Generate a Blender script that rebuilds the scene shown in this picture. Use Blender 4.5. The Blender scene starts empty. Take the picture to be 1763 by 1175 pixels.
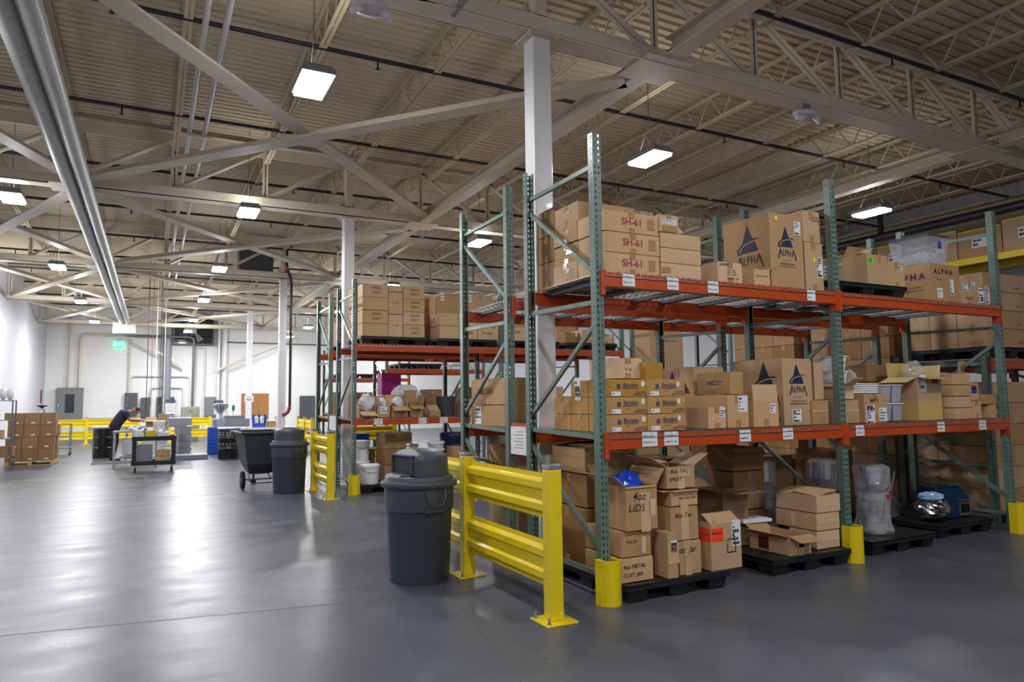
import bpy, math, random
from mathutils import Vector, Matrix
random.seed(7)
S = bpy.context.scene
COL = S.collection
PI = math.pi
# ---------------------------------------------------------------- camera
cam_d = bpy.data.cameras.new('camera'); cam = bpy.data.objects.new('camera', cam_d); COL.objects.link(cam)
cam_d.sensor_width = 36.0; cam_d.lens = 1203.76 * 36 / 1763
cam_d.clip_start = 0.05; cam_d.clip_end = 200
YAW, PITCH, ROLL, CH = 0.47691, 0.08575, -0.01225, 1.5294
fw = Vector((math.sin(YAW) * math.cos(PITCH), math.cos(YAW) * math.cos(PITCH), math.sin(PITCH)))
rt = Vector((math.cos(YAW), -math.sin(YAW), 0)); up = rt.cross(fw)
r2 = rt * math.cos(ROLL) + up * math.sin(ROLL); u2 = -rt * math.sin(ROLL) + up * math.cos(ROLL)
cam.matrix_world = Matrix(((r2.x, u2.x, -fw.x, 0), (r2.y, u2.y, -fw.y, 0), (r2.z, u2.z, -fw.z, CH), (0, 0, 0, 1)))
cam_d.dof.use_dof = True; cam_d.dof.focus_distance = 6.0; cam_d.dof.aperture_fstop = 4.5
S.camera = cam
# ---------------------------------------------------------------- world, exposure
W = bpy.data.worlds.new('World'); S.world = W; W.use_nodes = True
bg = W.node_tree.nodes['Background']; bg.inputs[0].default_value = (0.75, 0.8, 0.9, 1); bg.inputs[1].default_value = 0.004
S.view_settings.view_transform = 'Standard'; S.view_settings.look = 'None'
S.view_settings.gamma = 1.0; S.view_settings.use_curve_mapping = False
S.view_settings.exposure = -0.08
S.cycles.use_denoising = True
S.cycles.max_bounces = 8; S.cycles.diffuse_bounces = 4; S.cycles.glossy_bounces = 4
S.cycles.transparent_max_bounces = 12
S.cycles.caustics_reflective = False; S.cycles.caustics_refractive = False
S.cycles.sample_clamp_indirect = 4.0
LAMP_W = 70.0       # watts of light each high-bay lamp sends down
ROOF_FILL_W = 7.0        # watts of an added fill over each lamp, brightening the roof
LAMP_SIDE = 14.0     # watts each sends out sideways and up
# ---------------------------------------------------------------- dimensions (metres)
DECK_Z = 6.42; CHORD_Z = 5.15
TRUSS_Y = [5.85, 13.4, 20.95, 28.5, 36.05]
WALL_L, WALL_R, WALL_B = -4.4, 17.6, 39.0
ZU, ZL = 2.54, 1.265
# ---------------------------------------------------------------- materials
M = {}
def nd(nt, t, **kw):
    n = nt.nodes.new(t)
    for k, v in kw.items(): setattr(n, k, v)
    return n
def mat(name, col, rough=0.5, metal=0.0, spec=0.5, var=0.0, nscale=6.0, bump=0.0, bscale=40.0, rvar=0.0, dirt=None, coat=0.0, alpha=1.0, trans=0.0, objvar=0.0, emis=None, es=0.0):
    m = bpy.data.materials.new(name); m.use_nodes = True; nt = m.node_tree
    b = nt.nodes['Principled BSDF']
    b.inputs['Base Color'].default_value = (*col, 1); b.inputs['Roughness'].default_value = rough
    b.inputs['Metallic'].default_value = metal; b.inputs['Specular IOR Level'].default_value = spec
    b.inputs['Coat Weight'].default_value = coat; b.inputs['Alpha'].default_value = alpha
    b.inputs['Transmission Weight'].default_value = trans
    if emis: b.inputs['Emission Color'].default_value = (*emis, 1); b.inputs['Emission Strength'].default_value = es
    L = nt.links.new
    tc = nd(nt, 'ShaderNodeTexCoord')
    if var or objvar:
        n = nd(nt, 'ShaderNodeTexNoise'); n.inputs['Scale'].default_value = nscale; n.inputs['Detail'].default_value = 5
        L(tc.outputs['Object'], n.inputs['Vector'])
        mr = nd(nt, 'ShaderNodeMapRange'); mr.inputs['From Min'].default_value = 0.3; mr.inputs['From Max'].default_value = 0.7
        mr.inputs['To Min'].default_value = 1 - var; mr.inputs['To Max'].default_value = 1 + var
        L(n.outputs['Fac'], mr.inputs['Value'])
        hs = nd(nt, 'ShaderNodeHueSaturation'); hs.inputs['Color'].default_value = (*col, 1)
        last = mr.outputs['Result']
        if objvar:
            oi = nd(nt, 'ShaderNodeObjectInfo')
            m2 = nd(nt, 'ShaderNodeMapRange'); m2.inputs['To Min'].default_value = 1 - objvar; m2.inputs['To Max'].default_value = 1 + objvar
            L(oi.outputs['Random'], m2.inputs['Value'])
            mm = nd(nt, 'ShaderNodeMath', operation='MULTIPLY'); L(last, mm.inputs[0]); L(m2.outputs['Result'], mm.inputs[1]); last = mm.outputs[0]
            m3 = nd(nt, 'ShaderNodeMapRange'); m3.inputs['To Min'].default_value = 1.08; m3.inputs['To Max'].default_value = 0.86
            L(oi.outputs['Random'], m3.inputs['Value']); L(m3.outputs['Result'], hs.inputs['Saturation'])
        L(last, hs.inputs['Value']); out = hs.outputs['Color']
        if dirt:
            n2 = nd(nt, 'ShaderNodeTexNoise'); n2.inputs['Scale'].default_value = nscale * 0.5; n2.inputs['Detail'].default_value = 8; n2.inputs['Roughness'].default_value = 0.7
            L(tc.outputs['Object'], n2.inputs['Vector'])
            cr = nd(nt, 'ShaderNodeMapRange'); cr.inputs['From Min'].default_value = 0.56; cr.inputs['From Max'].default_value = 0.7; cr.inputs['To Max'].default_value = dirt[1]
            L(n2.outputs['Fac'], cr.inputs['Value'])
            mx = nd(nt, 'ShaderNodeMix', data_type='RGBA'); mx.inputs['B'].default_value = (*dirt[0], 1)
            L(cr.outputs['Result'], mx.inputs['Factor']); L(out, mx.inputs['A']); out = mx.outputs['Result']
        L(out, b.inputs['Base Color'])
    if rvar:
        n = nd(nt, 'ShaderNodeTexNoise'); n.inputs['Scale'].default_value = nscale * 1.7; n.inputs['Detail'].default_value = 6
        L(tc.outputs['Object'], n.inputs['Vector'])
        mr = nd(nt, 'ShaderNodeMapRange'); mr.inputs['From Min'].default_value = 0.3; mr.inputs['From Max'].default_value = 0.7
        mr.inputs['To Min'].default_value = max(0.02, rough - rvar); mr.inputs['To Max'].default_value = min(1, rough + rvar)
        L(n.outputs['Fac'], mr.inputs['Value']); L(mr.outputs['Result'], b.inputs['Roughness'])
    if bump:
        n = nd(nt, 'ShaderNodeTexNoise'); n.inputs['Scale'].default_value = bscale; n.inputs['Detail'].default_value = 3
        L(tc.outputs['Object'], n.inputs['Vector'])
        bp = nd(nt, 'ShaderNodeBump'); bp.inputs['Strength'].default_value = bump; bp.inputs['Distance'].default_value = 0.01
        L(n.outputs['Fac'], bp.inputs['Height']); L(bp.outputs['Normal'], b.inputs['Normal'])
    M[name] = m; return m
def hexc(h):   # sRGB hex to linear
    v = [int(h[i:i + 2], 16) / 255 for i in (0, 2, 4)]
    return tuple(c / 12.92 if c <= 0.04045 else ((c + 0.055) / 1.055) ** 2.4 for c in v)
mat('kraft', hexc('b8946a'), 0.62, var=0.06, nscale=3, bump=0.12, bscale=9, objvar=0.10, dirt=(hexc('8c6a45'), 0.35), spec=0.35)
mat('kraft_light', hexc('cba77c'), 0.6, var=0.05, nscale=3, bump=0.1, bscale=9, objvar=0.06, spec=0.35)
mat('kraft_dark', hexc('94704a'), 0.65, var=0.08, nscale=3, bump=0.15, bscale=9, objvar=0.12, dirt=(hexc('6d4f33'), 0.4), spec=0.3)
mat('kraft_golden', hexc('b88a46'), 0.6, var=0.04, nscale=3, bump=0.08, bscale=9, objvar=0.04, spec=0.35)
mat('kraft_pale', hexc('c9ad6e'), 0.62, var=0.05, nscale=3, objvar=0.03, spec=0.3)
mat('kraft_inside', hexc('a8845a'), 0.7, var=0.06, nscale=4, spec=0.2)
mat('packing_tape', hexc('b08a58'), 0.18, spec=0.6, var=0.1, nscale=20, coat=0.4)
mat('clear_tape', hexc('d8c09a'), 0.12, spec=0.7, coat=0.6)
mat('paper', hexc('e6e6ea'), 0.6, var=0.02, nscale=10)
mat('ink', hexc('1c1c22'), 0.6)
mat('faint_ink', hexc('6d5536'), 0.7)
mat('red_ink', hexc('a02a3c'), 0.6)
mat('navy_ink', hexc('1e2445'), 0.55)
mat('blue_ink', hexc('22406f'), 0.55)
mat('green_ink', hexc('1f6a3a'), 0.55)
mat('orange_sticker', hexc('ff4a1e'), 0.45)
mat('red_sticker', hexc('7c1220'), 0.45)
mat('yellow_sticker', hexc('e6e01a'), 0.5)
mat('green_sticker', hexc('5ff01e'), 0.5)
mat('blue_sticker', hexc('2a3f9a'), 0.45)
mat('red_print', hexc('c8202c'), 0.45)
mat('rack_green', hexc('62786e'), 0.33, var=0.06, nscale=8, rvar=0.08, dirt=(hexc('6d7f74'), 0.3), coat=0.25)
mat('rack_orange', hexc('b8450e'), 0.38, var=0.06, nscale=5, rvar=0.08, dirt=(hexc('7a3216'), 0.35), coat=0.15)
mat('galvanised', hexc('b9bcc0'), 0.32, metal=0.85, var=0.08, nscale=12, rvar=0.08)
mat('dull_steel', hexc('6c6f74'), 0.45, metal=0.7, var=0.1, nscale=12)
mat('chrome', hexc('d8dade'), 0.16, metal=1.0)
mat('steel_sheet', hexc('b4b6b8'), 0.28, metal=0.9, var=0.05, nscale=5)
mat('safety_yellow', hexc('e6cb10'), 0.34, var=0.03, nscale=4, coat=0.3, rvar=0.06)
mat('guard_yellow', hexc('e0c800'), 0.5, bump=0.15, bscale=60)
mat('bin_grey', hexc('3c424c'), 0.42, var=0.04, nscale=6, bump=0.08, bscale=180, spec=0.45)
mat('bin_flap', hexc('35373b'), 0.5, spec=0.4)
mat('tilt_grey', hexc('3a4048'), 0.5, var=0.05, nscale=6, bump=0.08, bscale=150)
mat('black_plastic', hexc('1d1e20'), 0.42, var=0.1, nscale=6, spec=0.45, bump=0.05, bscale=90)
mat('black_rubber', hexc('141416'), 0.7)
mat('beam_paint', hexc('d6ccb8'), 0.5, var=0.05, nscale=2.5, dirt=(hexc('a89d88'), 0.35))
mat('joist_paint', hexc('cbbc9e'), 0.6, var=0.08, nscale=2.5)
mat('deck_paint', hexc('d2c4aa'), 0.62, var=0.06, nscale=0.9, dirt=(hexc('a89878'), 0.35), spec=0.25)
mat('column_white', hexc('e9e9ea'), 0.35, var=0.02, nscale=3, coat=0.2, rvar=0.05)
mat('pipe_black', hexc('26262c'), 0.4, var=0.08, nscale=5)
mat('pipe_light', hexc('b9b8b4'), 0.35, var=0.05, nscale=3)
mat('conduit', hexc('dcdad4'), 0.4, metal=0.1)
mat('conduit_cream', hexc('d8d0bc'), 0.5)
mat('copper_red', hexc('8c3b28'), 0.4)
mat('lamp_white', (1, 1, 1), 0.4, emis=(0.93, 0.96, 1.0), es=60.0)
mat('exit_green', (0.05, 0.8, 0.3), 0.4, emis=(0.03, 1.0, 0.25), es=2.5)
mat('exit_white', (0.8, 1, 0.9), 0.4, emis=(0.8, 1.0, 0.85), es=2.0)
mat('housing_grey', hexc('8d8f92'), 0.4, metal=0.3)
mat('housing_white', hexc('cfcbd0'), 0.4)
mat('panel_grey', hexc('4a4f55'), 0.45, var=0.03)
mat('panel_grey_light', hexc('767b7c'), 0.45, var=0.03)
mat('cabinet_green_grey', hexc('868c7c'), 0.5, var=0.03)
mat('plywood', hexc('a9743a'), 0.55, var=0.1, nscale=4)
mat('pallet_wood', hexc('c2a26e'), 0.7, var=0.12, nscale=5)
mat('white_plastic', hexc('e4e6e8'), 0.35, spec=0.5, var=0.02)
mat('blue_plastic', hexc('0f4fb4'), 0.4)
mat('dark_blue_plastic', hexc('10245e'), 0.42)
mat('drum_black', hexc('101113'), 0.3, coat=0.2)
mat('magenta_print', hexc('c22fa0'), 0.4)
mat('orange_liquid', hexc('e0822a'), 0.3)
mat('yellow_tub', hexc('e8c21a'), 0.4)
mat('skin', hexc('b07a5c'), 0.5)
mat('navy_cloth', hexc('22283a'), 0.85, bump=0.2, bscale=30)
mat('jeans', hexc('1c2028'), 0.9)
mat('hair', hexc('1a1412'), 0.6)
mat('teal', hexc('2f8f9c'), 0.4)
mat('blue_bag', hexc('1440b4'), 0.18, coat=0.5, bump=0.6, bscale=18)
mat('film', hexc('e6e6ea'), 0.1, spec=0.9, alpha=0.28, bump=0.8, bscale=14)
mat('white_film', hexc('e4e4e8'), 0.2, spec=0.6, alpha=0.8, bump=0.9, bscale=14)
mat('clear_bin', hexc('cfd4e0'), 0.12, spec=0.6, alpha=0.2)
mat('clear_lid', hexc('5c6076'), 0.2, spec=0.5, alpha=0.7)
mat('light_blue_film', hexc('9fc4e4'), 0.25, spec=0.6)
mat('machine_blue', hexc('0f2c4c'), 0.35, var=0.05)
mat('machine_grey', hexc('7d8186'), 0.4)
mat('dark_window', hexc('0d0f12'), 0.1, coat=0.5)
mat('floor_tape', hexc('c8b840'), 0.5, var=0.1, nscale=3)
mat('mat_grey', hexc('4c4e50'), 0.8)
mat('curtain_white', hexc('d8d6d2'), 0.6)
def floor_material():
    m = bpy.data.materials.new('epoxy_floor'); m.use_nodes = True; nt = m.node_tree; L = nt.links.new
    b = nt.nodes['Principled BSDF']; tc = nd(nt, 'ShaderNodeTexCoord')
    def noise(s, det=6, r=0.6, sc=(1, 1, 1)):
        mp = nd(nt, 'ShaderNodeMapping'); mp.inputs['Scale'].default_value = sc; L(tc.outputs['Object'], mp.inputs['Vector'])
        n = nd(nt, 'ShaderNodeTexNoise'); n.inputs['Scale'].default_value = s; n.inputs['Detail'].default_value = det; n.inputs['Roughness'].default_value = r
        L(mp.outputs['Vector'], n.inputs['Vector']); return n.outputs['Fac']
    def rng(v, a, c, lo, hi):
        r = nd(nt, 'ShaderNodeMapRange'); r.inputs['From Min'].default_value = a; r.inputs['From Max'].default_value = c
        r.inputs['To Min'].default_value = lo; r.inputs['To Max'].default_value = hi; L(v, r.inputs['Value']); return r.outputs['Result']
    mx = nd(nt, 'ShaderNodeMix', data_type='RGBA'); mx.inputs['A'].default_value = (*hexc('4a4d56'), 1); mx.inputs['B'].default_value = (*hexc('5b5e68'), 1)
    L(rng(noise(0.9, 8, 0.65), 0.35, 0.68, 0, 1), mx.inputs['Factor'])
    mx2 = nd(nt, 'ShaderNodeMix', data_type='RGBA'); mx2.inputs['B'].default_value = (*hexc('706d6c'), 1)
    L(mx.outputs['Result'], mx2.inputs['A']); L(rng(noise(1.7, 5, 0.7, (1, 2.2, 1)), 0.62, 0.72, 0, 0.30), mx2.inputs['Factor'])
    L(mx2.outputs['Result'], b.inputs['Base Color'])
    L(rng(noise(2.2, 7, 0.6, (0.6, 1.6, 1)), 0.3, 0.7, 0.27, 0.40), b.inputs['Roughness'])
    b.inputs['Specular IOR Level'].default_value = 0.33
    bp = nd(nt, 'ShaderNodeBump'); bp.inputs['Strength'].default_value = 0.35; bp.inputs['Distance'].default_value = 0.002
    ad = nd(nt, 'ShaderNodeMath', operation='ADD'); L(noise(150, 2, 0.5), ad.inputs[0]); L(rng(noise(1.2, 2, 0.5, (0.8, 1.3, 1)), 0, 1, 0, 1.8), ad.inputs[1])
    L(ad.outputs[0], bp.inputs['Height']); L(bp.outputs['Normal'], b.inputs['Normal'])
    M['epoxy_floor'] = m
floor_material()
def block_material(name, colr, mort, rot):
    m = bpy.data.materials.new(name); m.use_nodes = True; nt = m.node_tree; L = nt.links.new
    b = nt.nodes['Principled BSDF']; b.inputs['Roughness'].default_value = 0.55
    tc = nd(nt, 'ShaderNodeTexCoord'); mp = nd(nt, 'ShaderNodeMapping'); mp.inputs['Rotation'].default_value = rot
    L(tc.outputs['Object'], mp.inputs['Vector'])
    br = nd(nt, 'ShaderNodeTexBrick'); br.inputs['Color1'].default_value = (*colr, 1); br.inputs['Color2'].default_value = (*[c * 0.97 for c in colr], 1)
    br.inputs['Mortar'].default_value = (*mort, 1); br.inputs['Scale'].default_value = 1.0; br.inputs['Mortar Size'].default_value = 0.008
    br.inputs['Brick Width'].default_value = 0.4; br.inputs['Row Height'].default_value = 0.2
    L(mp.outputs['Vector'], br.inputs['Vector'])
    n = nd(nt, 'ShaderNodeTexNoise'); n.inputs['Scale'].default_value = 0.8; n.inputs['Detail'].default_value = 6
    L(tc.outputs['Object'], n.inputs['Vector'])
    mr = nd(nt, 'ShaderNodeMapRange'); mr.inputs['To Min'].default_value = 0.93; mr.inputs['To Max'].default_value = 1.05; L(n.outputs['Fac'], mr.inputs['Value'])
    hs = nd(nt, 'ShaderNodeHueSaturation'); L(br.outputs['Color'], hs.inputs['Color']); L(mr.outputs['Result'], hs.inputs['Value'])
    L(hs.outputs['Color'], b.inputs['Base Color'])
    bp = nd(nt, 'ShaderNodeBump'); bp.inputs['Strength'].default_value = 0.25; bp.inputs['Distance'].default_value = 0.006; bp.invert = True
    L(br.outputs['Fac'], bp.inputs['Height']); L(bp.outputs['Normal'], b.inputs['Normal'])
    M[name] = m
block_material('block_back', hexc('eeeeec'), hexc('e4e3e0'), (PI / 2, 0, 0))
block_material('block_side', hexc('d3d3d8'), hexc('c4c4c8'), (0, PI / 2, PI / 2))
mat('wall_plain', hexc('c9c9d0'), 0.55, var=0.03, nscale=0.6)
# ---------------------------------------------------------------- mesh building
class MB:
    def __init__(s): s.v = []; s.f = []; s.mi = []; s.cur = 0
    def raw(s, vs, fs, T=None):
        o = len(s.v)
        s.v += [tuple(T @ Vector(p)) for p in vs] if T is not None else [tuple(p) for p in vs]
        s.f += [tuple(i + o for i in f) for f in fs]; s.mi += [s.cur] * len(fs); return s
    def box(s, x0, x1, y0, y1, z0, z1, T=None):
        return s.raw([(x0, y0, z0), (x1, y0, z0), (x1, y1, z0), (x0, y1, z0), (x0, y0, z1), (x1, y0, z1), (x1, y1, z1), (x0, y1, z1)],
                     [(0, 3, 2, 1), (4, 5, 6, 7), (0, 1, 5, 4), (1, 2, 6, 5), (2, 3, 7, 6), (3, 0, 4, 7)], T)
    def bar(s, a, b, w, h=None, upv=(0, 0, 1)):
        a = Vector(a); b = Vector(b); h = w if h is None else h
        d = (b - a).normalized(); u = Vector(upv)
        if abs(d.dot(u)) > 0.98: u = Vector((0, 1, 0)) if abs(d.y) < 0.9 else Vector((1, 0, 0))
        x = d.cross(u).normalized(); y = x.cross(d).normalized()
        vs = [p + x * sx * w / 2 + y * sy * h / 2 for p in (a, b) for sx, sy in ((-1, -1), (1, -1), (1, 1), (-1, 1))]
        return s.raw(vs, [(0, 1, 2, 3), (7, 6, 5, 4), (0, 4, 5, 1), (1, 5, 6, 2), (2, 6, 7, 3), (3, 7, 4, 0)])
    def angle(s, a, b, w, t=0.008, upv=(0, 0, 1), sx=1, sy=1):   # an L-shaped steel angle
        a = Vector(a); b = Vector(b); d = (b - a).normalized(); u = Vector(upv)
        if abs(d.dot(u)) > 0.98: u = Vector((0, 1, 0))
        x = d.cross(u).normalized() * sx; y = x.cross(d).normalized() * (1 if sy * sx > 0 else -1)
        prof = [(0, 0), (w, 0), (w, t), (t, t), (t, w), (0, w)]
        vs = [p + x * px + y * py for p in (a, b) for px, py in prof]
        n = 6
        fs = [tuple(range(n)), tuple(range(2 * n - 1, n - 1, -1))] + [(i, i + n, (i + 1) % n + n, (i + 1) % n) for i in range(n)]
        return s.raw(vs, fs)
    def tube(s, pts, r, n=10, closed_ends=True):
        pts = [Vector(p) for p in pts]; rings = []
        prev = None
        for i, p in enumerate(pts):
            d = (pts[min(i + 1, len(pts) - 1)] - pts[max(i - 1, 0)]).normalized()
            if prev is None:
                u = Vector((0, 0, 1)) if abs(d.z) < 0.9 else Vector((1, 0, 0))
                x = d.cross(u).normalized()
            else: x = (prev - d * prev.dot(d)).normalized()
            prev = x; y = d.cross(x)
            rr = r[i] if isinstance(r, (list, tuple)) else r
            rings.append([p + (x * math.cos(2 * PI * k / n) + y * math.sin(2 * PI * k / n)) * rr for k in range(n)])
        vs = [q for ring in rings for q in ring]; fs = []
        for i in range(len(pts) - 1):
            for k in range(n): fs.append((i * n + k, i * n + (k + 1) % n, (i + 1) * n + (k + 1) % n, (i + 1) * n + k))
        if closed_ends: fs.append(tuple(range(n - 1, -1, -1))); fs.append(tuple((len(pts) - 1) * n + k for k in range(n)))
        return s.raw(vs, fs)
    def cyl(s, x, y, z0, z1, r, n=20, r1=None):
        return s.lathe([(r, z0), (r if r1 is None else r1, z1)], x, y, n, caps=True)
    def lathe(s, prof, x=0, y=0, n=32, caps=False, a0=0, a1=2 * PI, T=None):
        full = abs(a1 - a0 - 2 * PI) < 1e-6; m = n if full else n + 1
        vs = [(x + r * math.cos(a0 + (a1 - a0) * k / n), y + r * math.sin(a0 + (a1 - a0) * k / n), z) for r, z in prof for k in range(m)]
        fs = []
        for i in range(len(prof) - 1):
            for k in range(n):
                k2 = (k + 1) % m if full else k + 1
                fs.append((i * m + k, i * m + k2, (i + 1) * m + k2, (i + 1) * m + k))
        if caps: fs.append(tuple(range(m - 1, -1, -1))); fs.append(tuple((len(prof) - 1) * m + k for k in range(m)))
        return s.raw(vs, fs, T)
    def prism(s, poly, z0, z1, T=None):     # polygon in xy, extruded in z
        n = len(poly)
        vs = [(x, y, z0) for x, y in poly] + [(x, y, z1) for x, y in poly]
        fs = [tuple(range(n - 1, -1, -1)), tuple(range(n, 2 * n))] + [(i, (i + 1) % n, (i + 1) % n + n, i + n) for i in range(n)]
        return s.raw(vs, fs, T)
    def mesh(s, name, mats, smooth=False):
        me = bpy.data.meshes.new(name); me.from_pydata(s.v, [], s.f)
        for m in (mats if isinstance(mats, (list, tuple)) else [mats]): me.materials.append(M[m] if isinstance(m, str) else m)
        if any(s.mi): me.polygons.foreach_set('material_index', s.mi)
        if smooth: me.polygons.foreach_set('use_smooth', [True] * len(me.polygons))
        me.validate(); me.update(); return me
    def build(s, name, mats, parent=None, loc=(0, 0, 0), rz=0, smooth=False, bevel=0, seg=2):
        return put(name, s.mesh(name, mats, smooth), parent, loc, rz, bevel, seg, smooth)
def put(name, me, parent=None, loc=(0, 0, 0), rz=0, bevel=0, seg=2, smooth=False):
    o = bpy.data.objects.new(name, me); COL.objects.link(o)
    if parent is not None: o.parent = parent
    o.location = loc; o.rotation_euler = (0, 0, rz)
    if bevel:
        b = o.modifiers.new('bevel', 'BEVEL'); b.width = bevel; b.segments = seg; b.limit_method = 'ANGLE'; b.angle_limit = math.radians(40)
    if smooth:
        e = o.modifiers.new('edges', 'EDGE_SPLIT'); e.split_angle = math.radians(38)
    return o
def empty(name, loc=(0, 0, 0), rz=0):
    o = bpy.data.objects.new(name, None); COL.objects.link(o); o.location = loc; o.rotation_euler = (0, 0, rz); o.empty_display_size = 0.1; return o
def tag(o, label=None, cat=None, group=None, kind=None):
    if label: o['label'] = label
    if cat: o['category'] = cat
    if group: o['group'] = group
    if kind: o['kind'] = kind
    return o
def kids(o): return [c for c in bpy.data.objects if c.parent == o]
def copy_tree(o, parent=None):
    c = o.copy(); COL.objects.link(c); c.parent = parent
    for k in kids(o): copy_tree(k, c)
    return c
def struct(mb, name, m, **kw): return tag(mb.build(name, m, **kw), kind='structure')
TXT = {}
def text_mesh(s, size, bold=0.0, m='ink', shear=0.0, depth=0.0004):
    key = (s, size, bold, m, shear)
    if key in TXT: return TXT[key]
    cu = bpy.data.curves.new('lettering', 'FONT'); cu.body = s; cu.size = size; cu.offset = bold * size; cu.shear = shear
    cu.extrude = depth; cu.align_x = 'CENTER'; cu.align_y = 'CENTER'; cu.resolution_u = 3
    o = bpy.data.objects.new('lettering', cu); COL.objects.link(o)
    bpy.context.view_layer.update()
    me = bpy.data.meshes.new_from_object(o.evaluated_get(bpy.context.evaluated_depsgraph_get()))
    bpy.data.objects.remove(o); me.name = 'lettering'; me.materials.clear(); me.materials.append(M[m])
    TXT[key] = me; return me
FRONT = (PI / 2, 0, 0); LEFT = (PI / 2, 0, -PI / 2)
# ================================================================ the shell
b = MB(); b.box(-4.6, 17.8, -6, WALL_B + 0.2, -0.1, 0); tag(b.build('floor', 'epoxy_floor'), 'glossy grey sealed concrete warehouse floor', 'floor', kind='structure')
b = MB()       # saw-cut joints
for x0, y0, x1, y1 in ((-4.3, 6.49, 3.0, 5.22), (3.0, 5.22, 17, 2.8), (-4.3, 13.9, 2.4, 12.9), (0.9, -2, 3.4, 12.5)):
    b.bar((x0, y0, 0.0008), (x1, y1, 0.0008), 0.006, 0.0016)
tag(b.build('trim_1', 'dull_steel'), 'thin dark saw cut joint lines in the grey floor', 'floor joint', kind='structure')
b = MB(); b.box(WALL_L - 0.2, WALL_R + 0.2, WALL_B, WALL_B + 0.2, 0, DECK_Z); struct(b, 'wall_back', 'block_back')
b = MB(); b.box(WALL_L - 0.2, WALL_L, -6, WALL_B, 0, DECK_Z); struct(b, 'wall_left', 'wall_plain')
b = MB(); b.box(WALL_R, WALL_R + 0.2, -6, WALL_B, 0, DECK_Z); struct(b, 'wall_right', 'wall_plain')
b = MB(); b.box(WALL_L - 0.2, WALL_R + 0.2, -6.2, -6, 0, DECK_Z); struct(b, 'wall_front', 'wall_plain')
# corrugated roof deck: ribs run along x
b = MB(); y = -6.2; prof = []
while y < WALL_B + 0.2:
    prof += [(y, DECK_Z + 0.04), (y + 0.035, DECK_Z + 0.04), (y + 0.05, DECK_Z), (y + 0.135, DECK_Z), (y + 0.15, DECK_Z + 0.04)]; y += 0.1525
vs = []; 
for py, pz in prof: vs += [(WALL_L - 0.2, py, pz), (WALL_R + 0.2, py, pz)]
b.raw(vs, [(2 * i, 2 * i + 1, 2 * i + 3, 2 * i + 2) for i in range(len(prof) - 1)])
b.box(WALL_L - 0.2, WALL_R + 0.2, -6.2, WALL_B + 0.2, DECK_Z + 0.05, DECK_Z + 0.12)
tag(b.build('ceiling', 'deck_paint'), 'corrugated cream painted steel roof deck', 'ceiling', kind='structure')
# upper girders along the right and back walls
b = MB(); b.box(WALL_R - 0.35, WALL_R - 0.02, -5.9, WALL_B, 5.0, 5.04); b.box(WALL_R - 0.2, WALL_R - 0.16, -5.9, WALL_B, 5.04, 6.0); b.box(WALL_R - 0.35, WALL_R - 0.02, -5.9, WALL_B, 6.0, 6.04)
struct(b, 'trim_2', 'joist_paint')
# ---------------------------------------------------------------- bar joists (run along y between trusses)
PAN = 1.525; X_TIE = 4.84
def joist_mesh(L):
    b = MB(); zt = -0.03; zb = -0.46
    for z in (zt, zb):
        for sx in (-1, 1): b.angle((sx * 0.006, 0, z), (sx * 0.006, L, z), 0.045, 0.006, sx=sx, sy=(-1 if z == zt else 1))
    n = int(L / 0.55); st = L / n
    for i in range(n):
        y0 = i * st
        b.bar((0, y0, zt), (0, y0 + st / 2, zb), 0.018); b.bar((0, y0 + st / 2, zb), (0, y0 + st, zt), 0.018)
    return b.mesh('bar_joist', 'joist_paint')
JL = 7.55; jm = joist_mesh(JL - 0.25)
for k in range(-1, 6):
    y0 = TRUSS_Y[0] - JL + (k + 0) * JL if k >= 0 else TRUSS_Y[0] - 2 * JL
    if k == 5: break
    for i in range(-5, 9):
        x = X_TIE + i * PAN
        if k < 0 and i < 2: continue
        o = put('bar_joist', jm if not (x < WALL_L + .2 or x > WALL_R - .2) else jm, None, (x, y0 + 0.125, DECK_Z - 0.005))
        tag(o, 'open web steel bar joist under the corrugated roof deck', 'roof joist', 'bar joists spanning between the roof trusses')
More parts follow.
